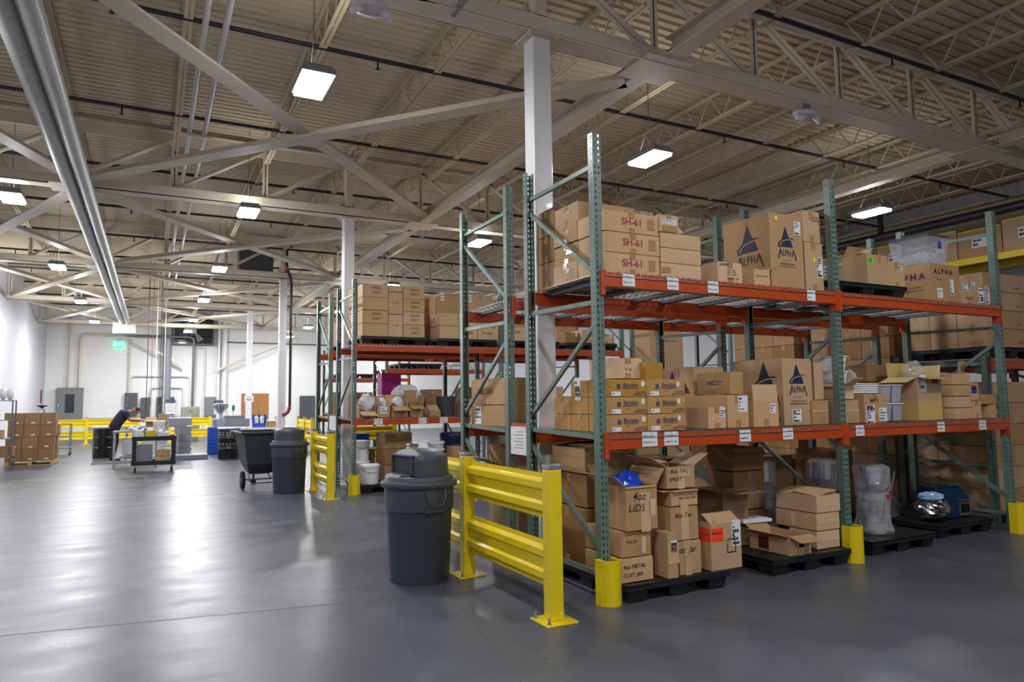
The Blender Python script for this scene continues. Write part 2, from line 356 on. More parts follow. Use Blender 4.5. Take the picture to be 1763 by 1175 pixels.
# ---------------------------------------------------------------- roof trusses (run along x)
def truss(y, label):
    r = empty('roof_truss', (0, y, CHORD_Z)); tag(r, label, 'roof truss', 'painted steel roof trusses')
    x0, x1 = WALL_L + 0.02, WALL_R - 0.02; zt = DECK_Z - 0.09 - CHORD_Z
    b = MB()
    b.box(x0, x1, -0.13, 0.13, 0, 0.016); b.box(x0, x1, -0.006, 0.006, 0.016, 0.2)
    for s in (-1, 1): b.box(x0, x1, s * 0.13 - (0.008 if s > 0 else 0), s * 0.13 + (0.008 if s < 0 else 0), 0, 0.17)
    b.build('bottom_chord', 'beam_paint', r)
    b = MB(); b.box(x0, x1, -0.11, 0.11, zt - 0.015, zt); b.box(x0, x1, -0.008, 0.008, zt - 0.22, zt - 0.015); b.build('top_chord', 'beam_paint', r)
    xc = X_TIE - PAN
    i0 = math.ceil((x0 - xc) / PAN); i1 = math.floor((x1 - xc) / PAN)
    for i in range(i0, i1 + 1):
        x = xc + i * PAN
        if i != 0:
            b = MB()
            for s in (-1, 1): b.angle((x + s * 0.008, 0, 0.1), (x + s * 0.008, 0, zt - 0.1), 0.06, 0.008, upv=(0, 1, 0), sx=s)
            b.box(x - .06, x + .06, -.012, .012, 0.02, zt - .05) if False else None
            b.build('web_member', 'beam_paint', r)
        # diagonals fall away from the column bay
        j = ((i + 8) % 16) - 8
        xa, xb = (x, x + PAN) if j >= 0 else (x + PAN, x)
        if min(xa, xb) < x0 or max(xa, xb) > x1: continue
        b = MB()
        for s in (-1, 1): b.angle((xa, s * 0.008, zt - 0.12), (xb, s * 0.008, 0.14), 0.068, 0.008, sx=s)
        b.build('web_member', 'beam_paint', r)
    for xx in (X_TIE - 6.1, X_TIE, X_TIE + 6.1):
        b = MB(); b.prism([(xx - .3, -.28), (xx + .3, -.28), (xx + .3, .28), (xx - .3, .28)], -0.012, 0)
        b.build('gusset_plate', 'beam_paint', r)
    return r
for k, y in enumerate(TRUSS_Y):
    truss(y, ['first roof truss, carried by the front white column', 'second roof truss from the front, resting on the second white column',
              'third roof truss from the front, above the white column with the dark riser pipe', 'fourth roof truss from the front, just before the far white wall',
              'farthest roof truss against the far white wall'][k])
# ties along y and horizontal X braces at bottom chord level
def ibeam(name, a, c, w, h, m, label, cat, group):
    a = Vector(a); c = Vector(c); L = (c - a).length; b = MB()
    b.box(0, L, -w / 2, w / 2, -h / 2, -h / 2 + 0.014); b.box(0, L, -w / 2, w / 2, h / 2 - 0.014, h / 2); b.box(0, L, -0.006, 0.006, -h / 2 + .014, h / 2 - .014)
    o = b.build(name, m); o.location = a; o.rotation_euler = (0, 0, math.atan2(c.y - a.y, c.x - a.x)); return tag(o, label, cat, group)
XT = (X_TIE - 6.1, X_TIE, X_TIE + 6.1)
names_x = {0: 'left hand', 1: 'middle', 2: 'right hand'}
ordn = ['in front of the first truss', 'between first and second truss', 'between second and third truss', 'between third and fourth truss', 'between fourth and last truss']
ys = [TRUSS_Y[0] - JL] + TRUSS_Y
for i, x in enumerate(XT):
    if i == 0: continue
    for k in range(5):
        ibeam('tie_beam', (x, ys[k] + .29, CHORD_Z + 0.1), (x, ys[k + 1] - .29, CHORD_Z + 0.1), 0.2, 0.2, 'beam_paint',
              'painted steel tie beam, %s line, %s' % (['', 'column side', 'outer'][i], ordn[k]), 'beam', 'tie beams joining the trusses')
for k in (1, 2, 3, 4):
    a, c = ys[k], ys[k + 1]
    for i, (xa, xb) in enumerate(((XT[0], XT[1]), (XT[1], XT[2]), (XT[0] - 6.1, XT[0]))):
        if i == 1 : continue
        if i == 2: xa = WALL_L + 0.1
        t = 'wall bay' if i == 2 else 'column bay'
        for sgn in (0, 1):
            p0, p1 = ((xa, a + .3), (xb, c - .3)) if sgn == 0 else ((xa, c - .3), (xb, a + .3))
            z = CHORD_Z + (0.09 if sgn == 0 else 0.0)
            b = MB(); a3 = Vector((*p0, z)); c3 = Vector((*p1, z)); d = (c3 - a3).normalized()
            a3 += d * 0.15; c3 -= d * 0.15
            b.angle(a3, c3, 0.12, 0.009); b.angle(a3, c3, 0.12, 0.009, sx=-1, sy=1)
            tag(b.build('cross_brace', 'beam_paint'), 'angle cross brace slanting %s, %s, %s' % (['rightward', 'leftward'][sgn], t, ordn[k]), 'brace', 'horizontal cross braces between trusses')
# ---------------------------------------------------------------- columns
clab = ['front white square steel column standing between the two near green racks', 'second white square column standing behind the left rack frames',
        'third white square column with a dark red riser pipe beside it', 'farthest white square column with a paper notice on it']
for k in range(4):
    y = TRUSS_Y[k]; x = X_TIE - PAN + .03
    r = empty('column', (x, y, 0)); tag(r, clab[k], 'column')
    MB().box(-.1, .1, -.1, .1, 0.012, CHORD_Z - .03).build('shaft', 'column_white', r, bevel=0.012, seg=3)
    b = MB(); b.box(-.15, .15, -.15, .15, 0, .012); b.build('base_plate', 'column_white', r)
    b = MB(); b.box(-.17, .17, -.17, .17, CHORD_Z - .03, CHORD_Z - .013)
    for s in (-1, 1): b.cyl(s * .14, -.14, CHORD_Z - .05, CHORD_Z - .03, .015, 6); b.cyl(s * .14, .14, CHORD_Z - .05, CHORD_Z - .03, .015, 6)
    b.build('cap_plate', 'beam_paint', r)
    b = MB(); b.box(-.06, .06, -.1, .1, CHORD_Z + .2, DECK_Z - .12)
    for s in (-1, 1):
        b.prism([(s * .06, CHORD_Z + .2), (s * .17, CHORD_Z + .2), (s * .06, CHORD_Z + .44)][::s], -.09, -.075, Matrix.Rotation(PI / 2, 4, 'X'))
    b.build('upper_stub', 'beam_paint', r)
# wall columns at the back and a paper notice on the far one
o = MB().box(-.16, .16, -.004, 0, 1.62, 1.86).build('notice_sheet', 'paper', None, (X_TIE - PAN + .03, TRUSS_Y[3] - .101, 0)); tag(o, 'white paper notice taped to the farthest white column', 'notice')
for dz, w in ((1.8, .18), (1.72, .22), (1.68, .2)): put('printed_line', MB().box(-w / 2, w / 2, -.0055, -.004, dz, dz + .018).mesh('printed_line', 'ink'), o)
# ---------------------------------------------------------------- lamps
LXY = [(-2.1, y) for y in (1.3, 7.4, 13.6, 20.0, 26.4, 32.6)] + [(1.45, y) for y in (-4.7, 1.3, 7.36, 12.95, 18.75, 24.6, 30.6, 35.4)] + \
      [(6.18, y) for y in (-4.7, 1.5, 7.65, 13.44, 19.64, 25.7, 31.8, 36.6)] + [(11.75, y) for y in (8.2, 14.3, 20.4, 26.5, 32.6, 36.8)]  # last lamp in rack and right rows: added to brighten the back wall

LZ = 4.93
hm = MB(); hm.box(-.17, .17, -.31, .31, 0, .06); 
for i in range(9): hm.box(-.15, .15, -.28 + i * .068, -.26 + i * .068, .06, .10)
hm = hm.mesh('housing', 'housing_grey')
dm = MB(); dm.box(-.15, .15, -.29, .29, -.035, 0); dm = dm.mesh('diffuser', 'lamp_white')
rm = MB()
for sy in (-1, 1): rm.bar((0, sy * .25, .1), (0, 0, .5), .004); 
rm.bar((0, 0, .5), (0, 0, DECK_Z - LZ + .02), .008); rm = rm.mesh('hanger', 'dull_steel')

lab_l = {}
for i, (x, y) in enumerate(LXY):
    if x in (15.6,) or y < 0: pass
    r = empty('high_bay_lamp', (x, y, LZ)); 
    row = {-2.1: 'left', 1.45: 'aisle', 6.18: 'rack', 11.75: 'right', 15.6: 'far right'}[x]
    n = [q for q in LXY if q[0] == x].index((x, y))
    tag(r, 'lit white high bay lamp, number %s from the front in the %s row of lamps' % (['one', 'two', 'three', 'four', 'five', 'six', 'seven', 'eight'][n], row), 'ceiling lamp', 'hanging high bay lamps')
    put('housing', hm, r); put('diffuser', dm, r); put('hanger', rm, r)
    ld = bpy.data.lights.new('lamp_light', 'AREA'); ld.shape = 'RECTANGLE'; ld.size = .29; ld.size_y = .56; ld.energy = LAMP_W * (.7 if y > 36 else 2.3 if y > 23 else 1.0); ld.color = (0.96, 0.97, 1.0)
    lo = bpy.data.objects.new('lamp_light', ld); COL.objects.link(lo); lo.parent = r; lo.location = (0, 0, -.045)
    ld = bpy.data.lights.new('lamp_side_light', 'POINT'); ld.shadow_soft_size = .12; ld.energy = LAMP_SIDE * (2.0 if y > 36 else 7.5 if y > 23 else 1.0); ld.color = (0.97, 0.97, 1.0)
    lo = bpy.data.objects.new('lamp_side_light', ld); COL.objects.link(lo); lo.parent = r; lo.location = (0, 0, -.17)
# added upward fill above each housing, only to brighten the roof
for r in [o for o in bpy.data.objects if o.name.startswith('high_bay_lamp')]:
    ld = bpy.data.lights.new('roof_fill_light', 'AREA'); ld.shape = 'RECTANGLE'; ld.size = .28; ld.size_y = .5; ld.energy = ROOF_FILL_W * (2.0 if r.location.y > 23 else 1.0); ld.color = (0.98, 0.97, 0.95)
    lo = bpy.data.objects.new('roof_fill_light', ld); COL.objects.link(lo); lo.parent = r; lo.location = (0, 0, .115); lo.rotation_euler = (PI, 0, 0)
# wall pack on the left wall, just outside the picture's left edge
r = empty('wall_lamp', (WALL_L + .01, 25.4, 4.35)); tag(r, 'bright lamp fixed on the left wall lighting the wall below it', 'wall lamp')
b = MB(); b.box(0, .16, -.25, .25, 0, .14); b.build('housing', 'housing_grey', r)
b = MB(); b.box(.02, .15, -.22, .22, -.03, 0); b.build('diffuser', 'lamp_white', r)
ld = bpy.data.lights.new('lamp_light', 'POINT'); ld.shadow_soft_size = .1; ld.energy = 110; lo = bpy.data.objects.new('lamp_light', ld); COL.objects.link(lo); lo.parent = r; lo.location = (.35, 0, -.12)
# ================================================================ pallet racks
CELL = 0.0508
def perforated(b, w, zn, holes, hw, hh, T, drop=True, z0=0.0):
    """a strip of sheet steel of width w and zn cells with one hole per column centre in each cell"""
    xs = [0] + [(holes[i] + holes[i + 1]) / 2 for i in range(len(holes) - 1)] + [w]
    for k in range(zn):
        za = z0 + k * CELL; zc = za + CELL; zm = (za + zc) / 2
        for i, hx in enumerate(holes):
            xa, xb = xs[i], xs[i + 1]
            if drop: hp = [(hx, zm - hh * .55), (hx - hw * .32, zm - hh * .3), (hx - hw / 2, zm + hh * .15), (hx - hw * .35, zm + hh * .4), (hx, zm + hh / 2), (hx + hw * .35, zm + hh * .4), (hx + hw / 2, zm + hh * .15), (hx + hw * .32, zm - hh * .3)]
            else: hp = [(hx, zm - hh / 2), (hx - hw / 2, zm - hh / 4), (hx - hw / 2, zm + hh / 4), (hx - hw / 4, zm + hh / 2), (hx, zm + hh / 2), (hx + hw / 2, zm + hh / 4), (hx + hw / 2, zm - hh / 4), (hx + hw / 4, zm - hh / 2)]
            v = [(xa, 0, za), (hx, 0, za), (xb, 0, za), (xb, 0, zc), (hx, 0, zc), (xa, 0, zc)] + [(x, 0, z) for x, z in hp]
            b.raw(v, [(0, 1, 6, 7, 8, 9, 10, 4, 5), (1, 2, 3, 4, 10, 11, 12, 13, 6)], T)
def post_mesh(h, fine=True):
    b = MB(); zn = int(h / CELL)
    if fine:
        perforated(b, .076, zn, [.021, .055], .0165, .027, Matrix.Identity(4))
        perforated(b, .07, zn, [.028], .010, .012, Matrix.Rotation(PI / 2, 4, 'Z'), drop=False)
        perforated(b, .07, zn, [.028], .010, .012, Matrix.Translation((.076, 0, 0)) @ Matrix.Rotation(PI / 2, 4, 'Z'), drop=False)
    else:
        for k in range(int(h / .1016)): pass
        b.box(0, .076, 0, .003, 0, h); b.box(0, .003, 0, .07, 0, h); b.box(.073, .076, 0, .07, 0, h)
    b.box(0, .012, .068, .07, 0, zn * CELL if fine else h); b.box(.064, .076, .068, .07, 0, zn * CELL if fine else h)
    b.box(-.02, .096, -.02, .09, 0, .008)
    return b.mesh('upright_post', 'rack_green')
def mirror_mesh(me):
    m = me.copy(); m.transform(Matrix.Scale(-1, 4, (0, 1, 0))); m.flip_normals(); return m
RD = 1.17
BRACES = [((1.0, 3.4), (0.0, 3.4)), ((1.0, 3.28), (0.0, 2.53)), ((1.0, 2.33), (0.0, 2.3)), ((0.0, 2.14), (1.0, 1.40)), ((1.0, 1.27), (0.0, 1.24)), ((1.0, 1.12), (0.0, .37)), ((1.0, .2), (0.0, .2))]
def brace_meshes(h):
    out = []
    for (ya, za), (yb, zb) in BRACES:
        s = h / 3.658
        b = MB(); pa = (0.038, .05 + ya * (RD - .1), za * s); pb = (0.038, .05 + yb * (RD - .1), zb * s)
        b.bar(pa, pb, .036, .03, upv=(1, 0, 0)); out.append(b.mesh('frame_brace', 'rack_green'))
    return out
BEAM_H = .118
def beam_mesh(L):
    b = MB(); b.box(0, L, -.016, .045, -BEAM_H, -.004)
    # step where the deck ledge sits
    b.box(0, L, .045, .062, -BEAM_H, -.045)
    b.box(.0, L, -.0175, -.016, -.040, -.036)
    return b.mesh('load_beam', 'rack_orange')
def connector_mesh(side):
    b = MB(); s = 1 if side == 'l' else -1
    for k in range(4):
        pass
    b.box(*sorted((-.036 * s, 0.002 * s)), -.02, -.003, -.19, .012); b.box(*sorted((0, .006 * s)), -.02, .055, -.19, .012)
    T = Matrix.Rotation(PI / 2, 4, 'X')
    for k in range(4):
        b.lathe([(.0045, .0195), (.0045, .022)], -.018 * s, -.03 - k * .0508, 8, caps=True, T=T)
    return b.mesh('end_connector', 'rack_orange')
CONL, CONR = connector_mesh('l'), connector_mesh('r')
def deck_mesh(w, front_fall=True):
    b = MB(); t = .0026; z = .003
    n = int(round(w / .064)); ys = [-.018 + i * (RD + .036) / 11 for i in range(12)]
    for i in range(n + 1):
        x = i * w / n; b.box(x - t, x + t, -.019, RD + .019, z - t, z + t)
        b.box(x - t, x + t, -.0225, -.0175, -.036, z); b.box(x - t, x + t, RD + .0175, RD + .0225, -.036, z)
    for y in ys[1:-1]: b.box(0, w, y - t, y + t, z - .003 - t, z - .002 + t)
    for y in (-.0235, RD + .0235): b.box(0, w, y - t, y + t, -.038, -.033)
    return b.mesh('wire_grid', 'galvanised')
def channel_mesh():
    b = MB(); b.box(-.035, .035, .05, RD - .05, -.04, -.004); return b.mesh('support_channel', 'dull_steel')
CHN = channel_mesh()
_cache = {}
def cached(k, fn):
    if k not in _cache: _cache[k] = fn()
    return _cache[k]
def tag_card(beam, x, w=.12, h=.10, lines=('ink',), words=()):
    c = put('shelf_label', MB().box(0, w, -.0205, -.0175, -.108, -.108 + h).mesh('shelf_label', 'paper'), beam, (x, -.002, 0)); c['label'] = 'white paper shelf label with handwriting'
    rnd = random.Random(int(x * 1000))
    b = MB()
    for r_ in range(2):
        xx = .012; zz = -.108 + h * (.68 - .42 * r_)
        while xx < w - .03:
            ln = rnd.uniform(.006, .02); b.box(xx, xx + ln, -.0215, -.0205, zz + rnd.uniform(-.003, 0), zz + rnd.uniform(.004, .009))
            if rnd.random() < .6: b.box(xx, xx + .0025, -.0215, -.0205, zz - .004, zz + .016)
            xx += ln + rnd.uniform(.003, .012)
    put('handwriting', b.mesh('handwriting', 'ink'), c)
def rack(label, x0, y0, nb, W_, h, levels, fine=True, tags={}, deck=True, frames=None, skipbeam=(), group=None, guards=True):
    r = empty('pallet_rack', (x0, y0, 0)); tag(r, label, 'pallet rack', group)
    pm = cached(('post', h, fine), lambda: post_mesh(h, fine)); pmb = cached(('postb', h, fine), lambda: mirror_mesh(pm))
    bms = cached(('br', h), lambda: brace_meshes(h))
    for k in range(nb + 1):
        f = empty('upright_frame', (k * W_, 0, 0)); f.parent = r
        put('upright_post', pm, f); put('upright_post', pmb, f, (0, RD, 0))
        for m in bms: put('frame_brace', m, f)
    L = W_ - .076
    bm = cached(('beam', L), lambda: beam_mesh(L)); bmb = cached(('beamb', L), lambda: mirror_mesh(bm)); clb = cached('clb', lambda: mirror_mesh(CONL)); crb = cached('crb', lambda: mirror_mesh(CONR))
    wd = (L - .06) / 2; dm_ = cached(('deck', wd), lambda: deck_mesh(wd))
    for k in range(nb):
        for li, z in enumerate(levels):
            if (k, li) in skipbeam: continue
            f = put('load_beam', bm, r, (k * W_ + .076, 0, z)); put('end_connector', CONL, f); put('end_connector', CONR, f, (L, 0, 0))
            for t in tags.get((k, li), ()): tag_card(f, *t)
            g = put('load_beam', bmb, r, (k * W_ + .076, RD, z)); put('end_connector', clb, g); put('end_connector', crb, g, (L, 0, 0))
            if deck:
                for q in range(2):
                    d = put('wire_deck', dm_, r, (k * W_ + .076 + .02 + q * (wd + .02), 0, z))
                    for c in range(3): put('support_channel', CHN, d, (wd * (.12 + .38 * c), 0, 0))
    return r
X1, Y1, WB = 3.065, 4.50, 2.76
R1 = rack('front green and orange pallet rack, first of all the racks', X1, Y1, 2, WB, 3.658, (ZL, ZU),
     tags={(0, 1): [(.17, .12), (.62, .12), (1.06, .12), (2.28, .11)], (0, 0): [(.32, .15, .115), (.54, .145, .11), (1.36, .13, .10), (1.88, .13, .10)],
           (1, 0): [(.1, .12), (1.38, .12), (2.12, .13)]})
R2 = rack('second pallet rack, standing back to back behind the front rack', X1, Y1 + RD + .357, 2, WB, 3.658, (ZL, ZU))
R3 = rack('third pallet rack, across the aisle, cartons on top and open boxes below', 3.03, 11.78, 2, 2.80, 3.658, (ZL, ZU),
     tags={(0, 0): [(.3, .15), (1.1, .15), (1.5, .15), (2.1, .15)], (1, 1): [(.95, .12)]})
R4 = rack('fourth pallet rack, standing back to back behind the third rack', 3.03, 13.52, 2, 2.80, 3.658, (ZL, ZU), fine=False)
R5 = rack('shorter green rack with orange beams beyond the fourth rack', 5.4, 17.6, 1, 2.76, 2.95, (1.2, 2.41), fine=False)
R6 = rack('farthest green rack with orange beams, seen against the white back wall', 5.37, 23.8, 1, 2.76, 3.4, (1.2, 2.38), fine=False)
R7 = rack('green rack frames beyond the second rack, in line with the third', 8.9, 11.78, 2, 2.76, 3.658, (ZL,), fine=False)
# row spacers with a paper notice between the two near racks
for ys_, yl, who in ((Y1 + RD, .357, 'front and second racks'), (12.95, .57, 'third and fourth racks')):
    xx = X1 if ys_ < 8 else 3.03
    s_ = MB(); s_.box(.02, .056, 0, yl, -.02, .02); sp = s_.build('row_spacer', 'rack_orange', None, (xx, ys_, 1.3)); tag(sp, 'orange spacer bar joining the %s, paper sheet hung on it' % who, 'rack spacer')
    pp = put('hanging_sheet', MB().box(-.012, -.009, -.0, yl - .05, -.27, -.01).mesh('hanging_sheet', 'paper'), sp, (0.02, .02, 0)); pp['label'] = 'white paper notice'
    b = MB()
    for k in range(6): b.box(-.0135, -.012, .05, .05 + (.2 if k % 2 else .14), -.06 - k * .03, -.056 - k * .03)
    put('printed_line', b.mesh('printed_line', 'faint_ink'), pp)
# yellow post protectors
gp = MB()
for a in range(1):
    prof = []
    n = 20
    for k in range(n + 1):
        t = PI * 0.92 * (k / n - .5) * 1.0 - PI / 2
        prof.append((.088 * math.cos(t), .088 * math.sin(t)))
    inner = [(.074 * x / .088, .074 * y / .088) for x, y in prof[::-1]]
    gp.prism(prof + inner, 0, .33)
gp.box(-.089, -.055, -.035, .05, 0, .33); gp.box(.055, .089, -.035, .05, 0, .33)
gp = gp.mesh('post_protector', 'guard_yellow', smooth=True)
gl = {0: 'at the corner post of the front rack', 1: 'at the middle post of the front rack', 2: 'at the last post of the front rack', 3: 'at the corner post of the third rack'}
for i, (x, y) in enumerate(((X1 + .038, Y1 - .034), (X1 + WB + .038, Y1 - .034), (X1 + 2 * WB + .038, Y1 - .034), (3.03 + .038, 11.78 - .034))):
    tag(put('post_protector', gp, None, (x, y, 0.001), smooth=True), 'yellow curved plastic post protector ' + gl[i], 'post protector', 'yellow post protectors')
# ================================================================ cartons
def text_part(parent, s, size, loc, rot, m='ink', bold=0.0, shear=0.0, name='printed_text', sx=1.0):
    o = put(name, text_mesh(s, size, bold, m, shear), parent, loc); o.rotation_euler = rot; o.scale = (sx, 1, 1); return o
def face_T(face, w, d, h, u, v, off=0.0006):
    if face == 'f': return (((u - .5) * w, -d / 2 - off, v * h), FRONT)
    if face == 'l': return ((-w / 2 - off, (.5 - u) * d, v * h), LEFT)
    if face == 't': return (((u - .5) * w, (v - .5) * d, h + off), (0, 0, 0))
def alpha_mesh(m):
    b = MB(); q = lambda pts: [((x - 1030) / 200., (505 - y) / 200.) for x, y in pts]
    U = q([(1022, 320), (1064, 417), (1100, 416), (1136, 428), (1085, 424), (1040, 430), (1000, 440), (968, 456), (950, 472), (947, 490), (966, 506), (945, 507), (930, 492), (930, 476), (945, 458), (976, 437)])
    Lw = q([(974, 462), (1005, 449), (1040, 440), (1084, 434), (1108, 500), (957, 500)])
    b.prism(U, 0, .0008); b.prism(Lw, 0, .0008)
    def st(x0, y0, x1, y1, w): b.prism([((x0 - w - 1030) / 200., (505 - y0) / 200.), ((x0 + w - 1030) / 200., (505 - y0) / 200.), ((x1 + w - 1030) / 200., (505 - y1) / 200.), ((x1 - w - 1030) / 200., (505 - y1) / 200.)], 0, .0008)
    def bl(x0, x1, y0, y1): b.prism([((x0 - 1030) / 200., (505 - y1) / 200.), ((x1 - 1030) / 200., (505 - y1) / 200.), ((x1 - 1030) / 200., (505 - y0) / 200.), ((x0 - 1030) / 200., (505 - y0) / 200.)], 0, .0008)
    st(930, 605, 957, 520, 6); st(957, 520, 972, 578, 5)            # A
    bl(984, 991, 524, 580); bl(984, 1004, 573, 580)                 # L
    bl(1012, 1019, 524, 580); bl(1012, 1036, 524, 531); bl(1031, 1038, 524, 555); bl(1012, 1036, 549, 556)   # P
    bl(1048, 1055, 524, 580); bl(1074, 1081, 524, 580); bl(1048, 1081, 549, 556)   # H
    st(1094, 580, 1112, 520, 5); st(1112, 520, 1146, 612, 6)        # A
    return b.mesh('printed_logo', m)
def logo(parent, face, w, d, h, u, v, s, m='navy_ink', off=.005):
    loc, rot = face_T(face, w, d, h, u, v, off)
    o = put('printed_logo', cached(('alpha', m), lambda: alpha_mesh(m)), parent, loc); o.rotation_euler = rot; o.scale = (s, s, 1); o['label'] = 'navy triangle logo above the word ALPHA'
    l2 = (loc[0], loc[1], loc[2] - .565 * s); text_part(parent, 'P A C K A G I N G', .055 * s, l2, rot, 'faint_ink' if False else m)
def carton(lab, x0, x1, y0, y1, z0, z1, m='kraft', g=None, tape='y', op=None, prints=(), labels=(), rz=0.0, fl=.5, cat='box', name='cardboard_box', two=None, fm=None):
    w, d, h = x1 - x0, y1 - y0, z1 - z0
    key = ('ct', round(w, 3), round(d, 3), round(h, 3), m, bool(op))
    def mk():
        b = MB()
        if op:
            t = .006
            b.box(-w / 2, w / 2, -d / 2, -d / 2 + t, 0, h); b.box(-w / 2, w / 2, d / 2 - t, d / 2, 0, h)
            b.box(-w / 2, -w / 2 + t, -d / 2 + t, d / 2 - t, 0, h); b.box(w / 2 - t, w / 2, -d / 2 + t, d / 2 - t, 0, h)
            b.box(-w / 2 + t, w / 2 - t, -d / 2 + t, d / 2 - t, 0, t)
        else:
            n = 3; rnd = random.Random(int(w * 1e4 + h * 1e3)); bul = .003; hb = h - .005
            # slightly bulging sides
            def P(i, j, k):
                x = -w / 2 + w * i / n; y = -d / 2 + d * j / n; z = hb * k / n
                e = lambda a: math.sin(PI * a / n)
                x += (0 if 0 < i < n else (-1 if i == 0 else 1)) * bul * e(j) * e(k) * .9
                y += (0 if 0 < j < n else (-1 if j == 0 else 1)) * bul * e(i) * e(k) * .9
                return (x, y, z)
            idx = {}
            def V(i, j, k):
                if (i, j, k) not in idx: idx[(i, j, k)] = len(b.v); b.v.append(P(i, j, k))
                return idx[(i, j, k)]
            for a in range(n):
                for c in range(n):
                    for f in ([V(a, c, 0), V(a, c + 1, 0), V(a + 1, c + 1, 0), V(a + 1, c, 0)], [V(a, c, n), V(a + 1, c, n), V(a + 1, c + 1, n), V(a, c + 1, n)],
                              [V(a, 0, c), V(a + 1, 0, c), V(a + 1, 0, c + 1), V(a, 0, c + 1)], [V(a, n, c), V(a, n, c + 1), V(a + 1, n, c + 1), V(a + 1, n, c)],
                              [V(0, a, c), V(0, a, c + 1), V(0, a + 1, c + 1), V(0, a + 1, c)], [V(n, a, c), V(n, a + 1, c), V(n, a + 1, c + 1), V(n, a, c + 1)]):
                        b.f.append(tuple(f)); b.mi.append(0)
            # two top flaps meeting in a seam
            e = .003
            if tape == 'x': b.box(-w / 2 + e, w / 2 - e, -d / 2 + e, -.0015, hb, hb + .0035); b.box(-w / 2 + e, w / 2 - e, .0015, d / 2 - e, hb, hb + .0035)
            else: b.box(-w / 2 + e, -.0015, -d / 2 + e, d / 2 - e, hb, hb + .0035); b.box(.0015, w / 2 - e, -d / 2 + e, d / 2 - e, hb, hb + .0035)
        return b.mesh(name, m)
    o = put(name, cached(key, mk), None, ((x0 + x1) / 2, (y0 + y1) / 2, z0), rz, bevel=0 if op or y0 > 15 else (.010 if y0 < 6 else .012), seg=2 if y0 < 6 else 1)
    tag(o, lab, cat, g)
    if tape and not op:
        def mt(low):
            b = MB(); t = .0012; W2 = .03; q = .0035; D = (w if tape == 'x' else d) / 2 + q; za = h - min(.08, h * .3); zt = h - .0015
            T = Matrix.Rotation(PI / 2, 4, 'X') if tape == 'x' else Matrix.Rotation(PI / 2, 4, 'Z') @ Matrix.Rotation(PI / 2, 4, 'X')
            if low: b.prism([(-D, 0), (-D, min(.07, h * .25)), (-D + t, min(.07, h * .25)), (-D + t, 0)], -W2, W2, T)
            else: b.prism([(-D, za), (-D, zt + t), (D, zt + t), (D, za), (D - t, za), (D - t, zt), (-D + t, zt), (-D + t, za)], -W2, W2, T)
            return b.mesh('packing_tape', 'packing_tape')
        for low in (False, True): put('packing_tape', cached(('tp', low) + key[1:4] + (tape,), lambda: mt(low)), o)
    if two:
        b = MB(); e = .0008; b.box(-w / 2 - e, w / 2 + e, -d / 2 - e, d / 2 + e, .001, two); b.f = b.f[2:]; b.mi = b.mi[2:]
        q = put('base_band', b.mesh('base_band', 'kraft_pale'), o); q['label'] = 'paler yellow lower band'
    if op:
        for s, a in op.items():
            if isinstance(a, tuple): a, fl_ = a
            else: fl_ = fl
            ang = math.radians(a)
            if s in 'fb':
                L = d * fl_; b = MB(); b.box(-w / 2 + .004, w / 2 - .004, -.002, .002, 0, L); f = put('flap', b.mesh('flap', fm or m), o)
                f.location = (0, (-d / 2 + .003) if s == 'f' else (d / 2 - .003), h); f.rotation_euler = (ang if s == 'f' else -ang, 0, 0)
            else:
                L = w * fl_ if s in 'lr' else 0; L = min(d, w) * fl_; b = MB(); b.box(-.002, .002, -d / 2 + .004, d / 2 - .004, 0, L); f = put('flap', b.mesh('flap', fm or m), o)
                f.location = ((-w / 2 + .003) if s == 'l' else (w / 2 - .003), 0, h); f.rotation_euler = (0, -ang if s == 'l' else ang, 0)
    off = .0042 if not op else .0012
    for p in prints:
        face, s, size, u, v = p[:5]; mm = p[5] if len(p) > 5 else 'ink'; bold = p[6] if len(p) > 6 else 0; sh = p[7] if len(p) > 7 else 0
        if s == 'ALPHA': logo(o, face, w, d, h, u, v, size, mm, off); continue
        if s == 'EMBLEM':
            loc, rot = face_T(face, w, d, h, u, v, off)
            def me_():
                b = MB(); [b.prism([(x * .5 - .42, y * .5 - .5), (x * .5 - .05, y * .5 - .5), (x * .5 - .05, y * .5 - .08), (x * .5 - .42, y * .5 - .08)], 0, .0008) for x in (0, 1) for y in (0, 1)]; b.prism([(-.5, -.42), (-.2, -.62), (.25, -.62), (.5, -.42), (.5, -.5), (.25, -.7), (-.2, -.7), (-.5, -.5)][::-1], 0, .0008); return b.mesh('printed_emblem', mm)
            q = put('printed_emblem', cached(('emb', mm), me_), o, loc); q.rotation_euler = rot; q.scale = (size, size, 1); continue
        loc, rot = face_T(face, w, d, h, u, v, off + .0007); text_part(o, s, size, loc, rot, mm, bold, sh)
    for p in labels:
        face, u, v, lw, lh = p[:5]; mm = p[5] if len(p) > 5 else 'paper'; nl = p[6] if len(p) > 6 else 5
        loc, rot = face_T(face, w, d, h, u, v, off)
        st = {'paper': 'shipping_label'}.get(mm, 'sticker')
        c = put(st, cached(('lb', lw, lh, mm), lambda: MB().box(-lw / 2, lw / 2, -lh / 2, lh / 2, -.0004, .0004).mesh(st, mm)), o, loc); c.rotation_euler = rot
        c['label'] = {'paper': 'white paper label', 'orange_sticker': 'bright orange sticker', 'red_sticker': 'dark red sticker', 'yellow_sticker': 'yellow sticker', 'green_sticker': 'bright green round sticker', 'red_print': 'red sticker', 'blue_sticker': 'blue sticker', 'clear_tape': 'strip of pale tape', 'kraft_light': 'pale brown tape patch', 'packing_tape': 'brown tape patch'}.get(mm, 'small sticker')
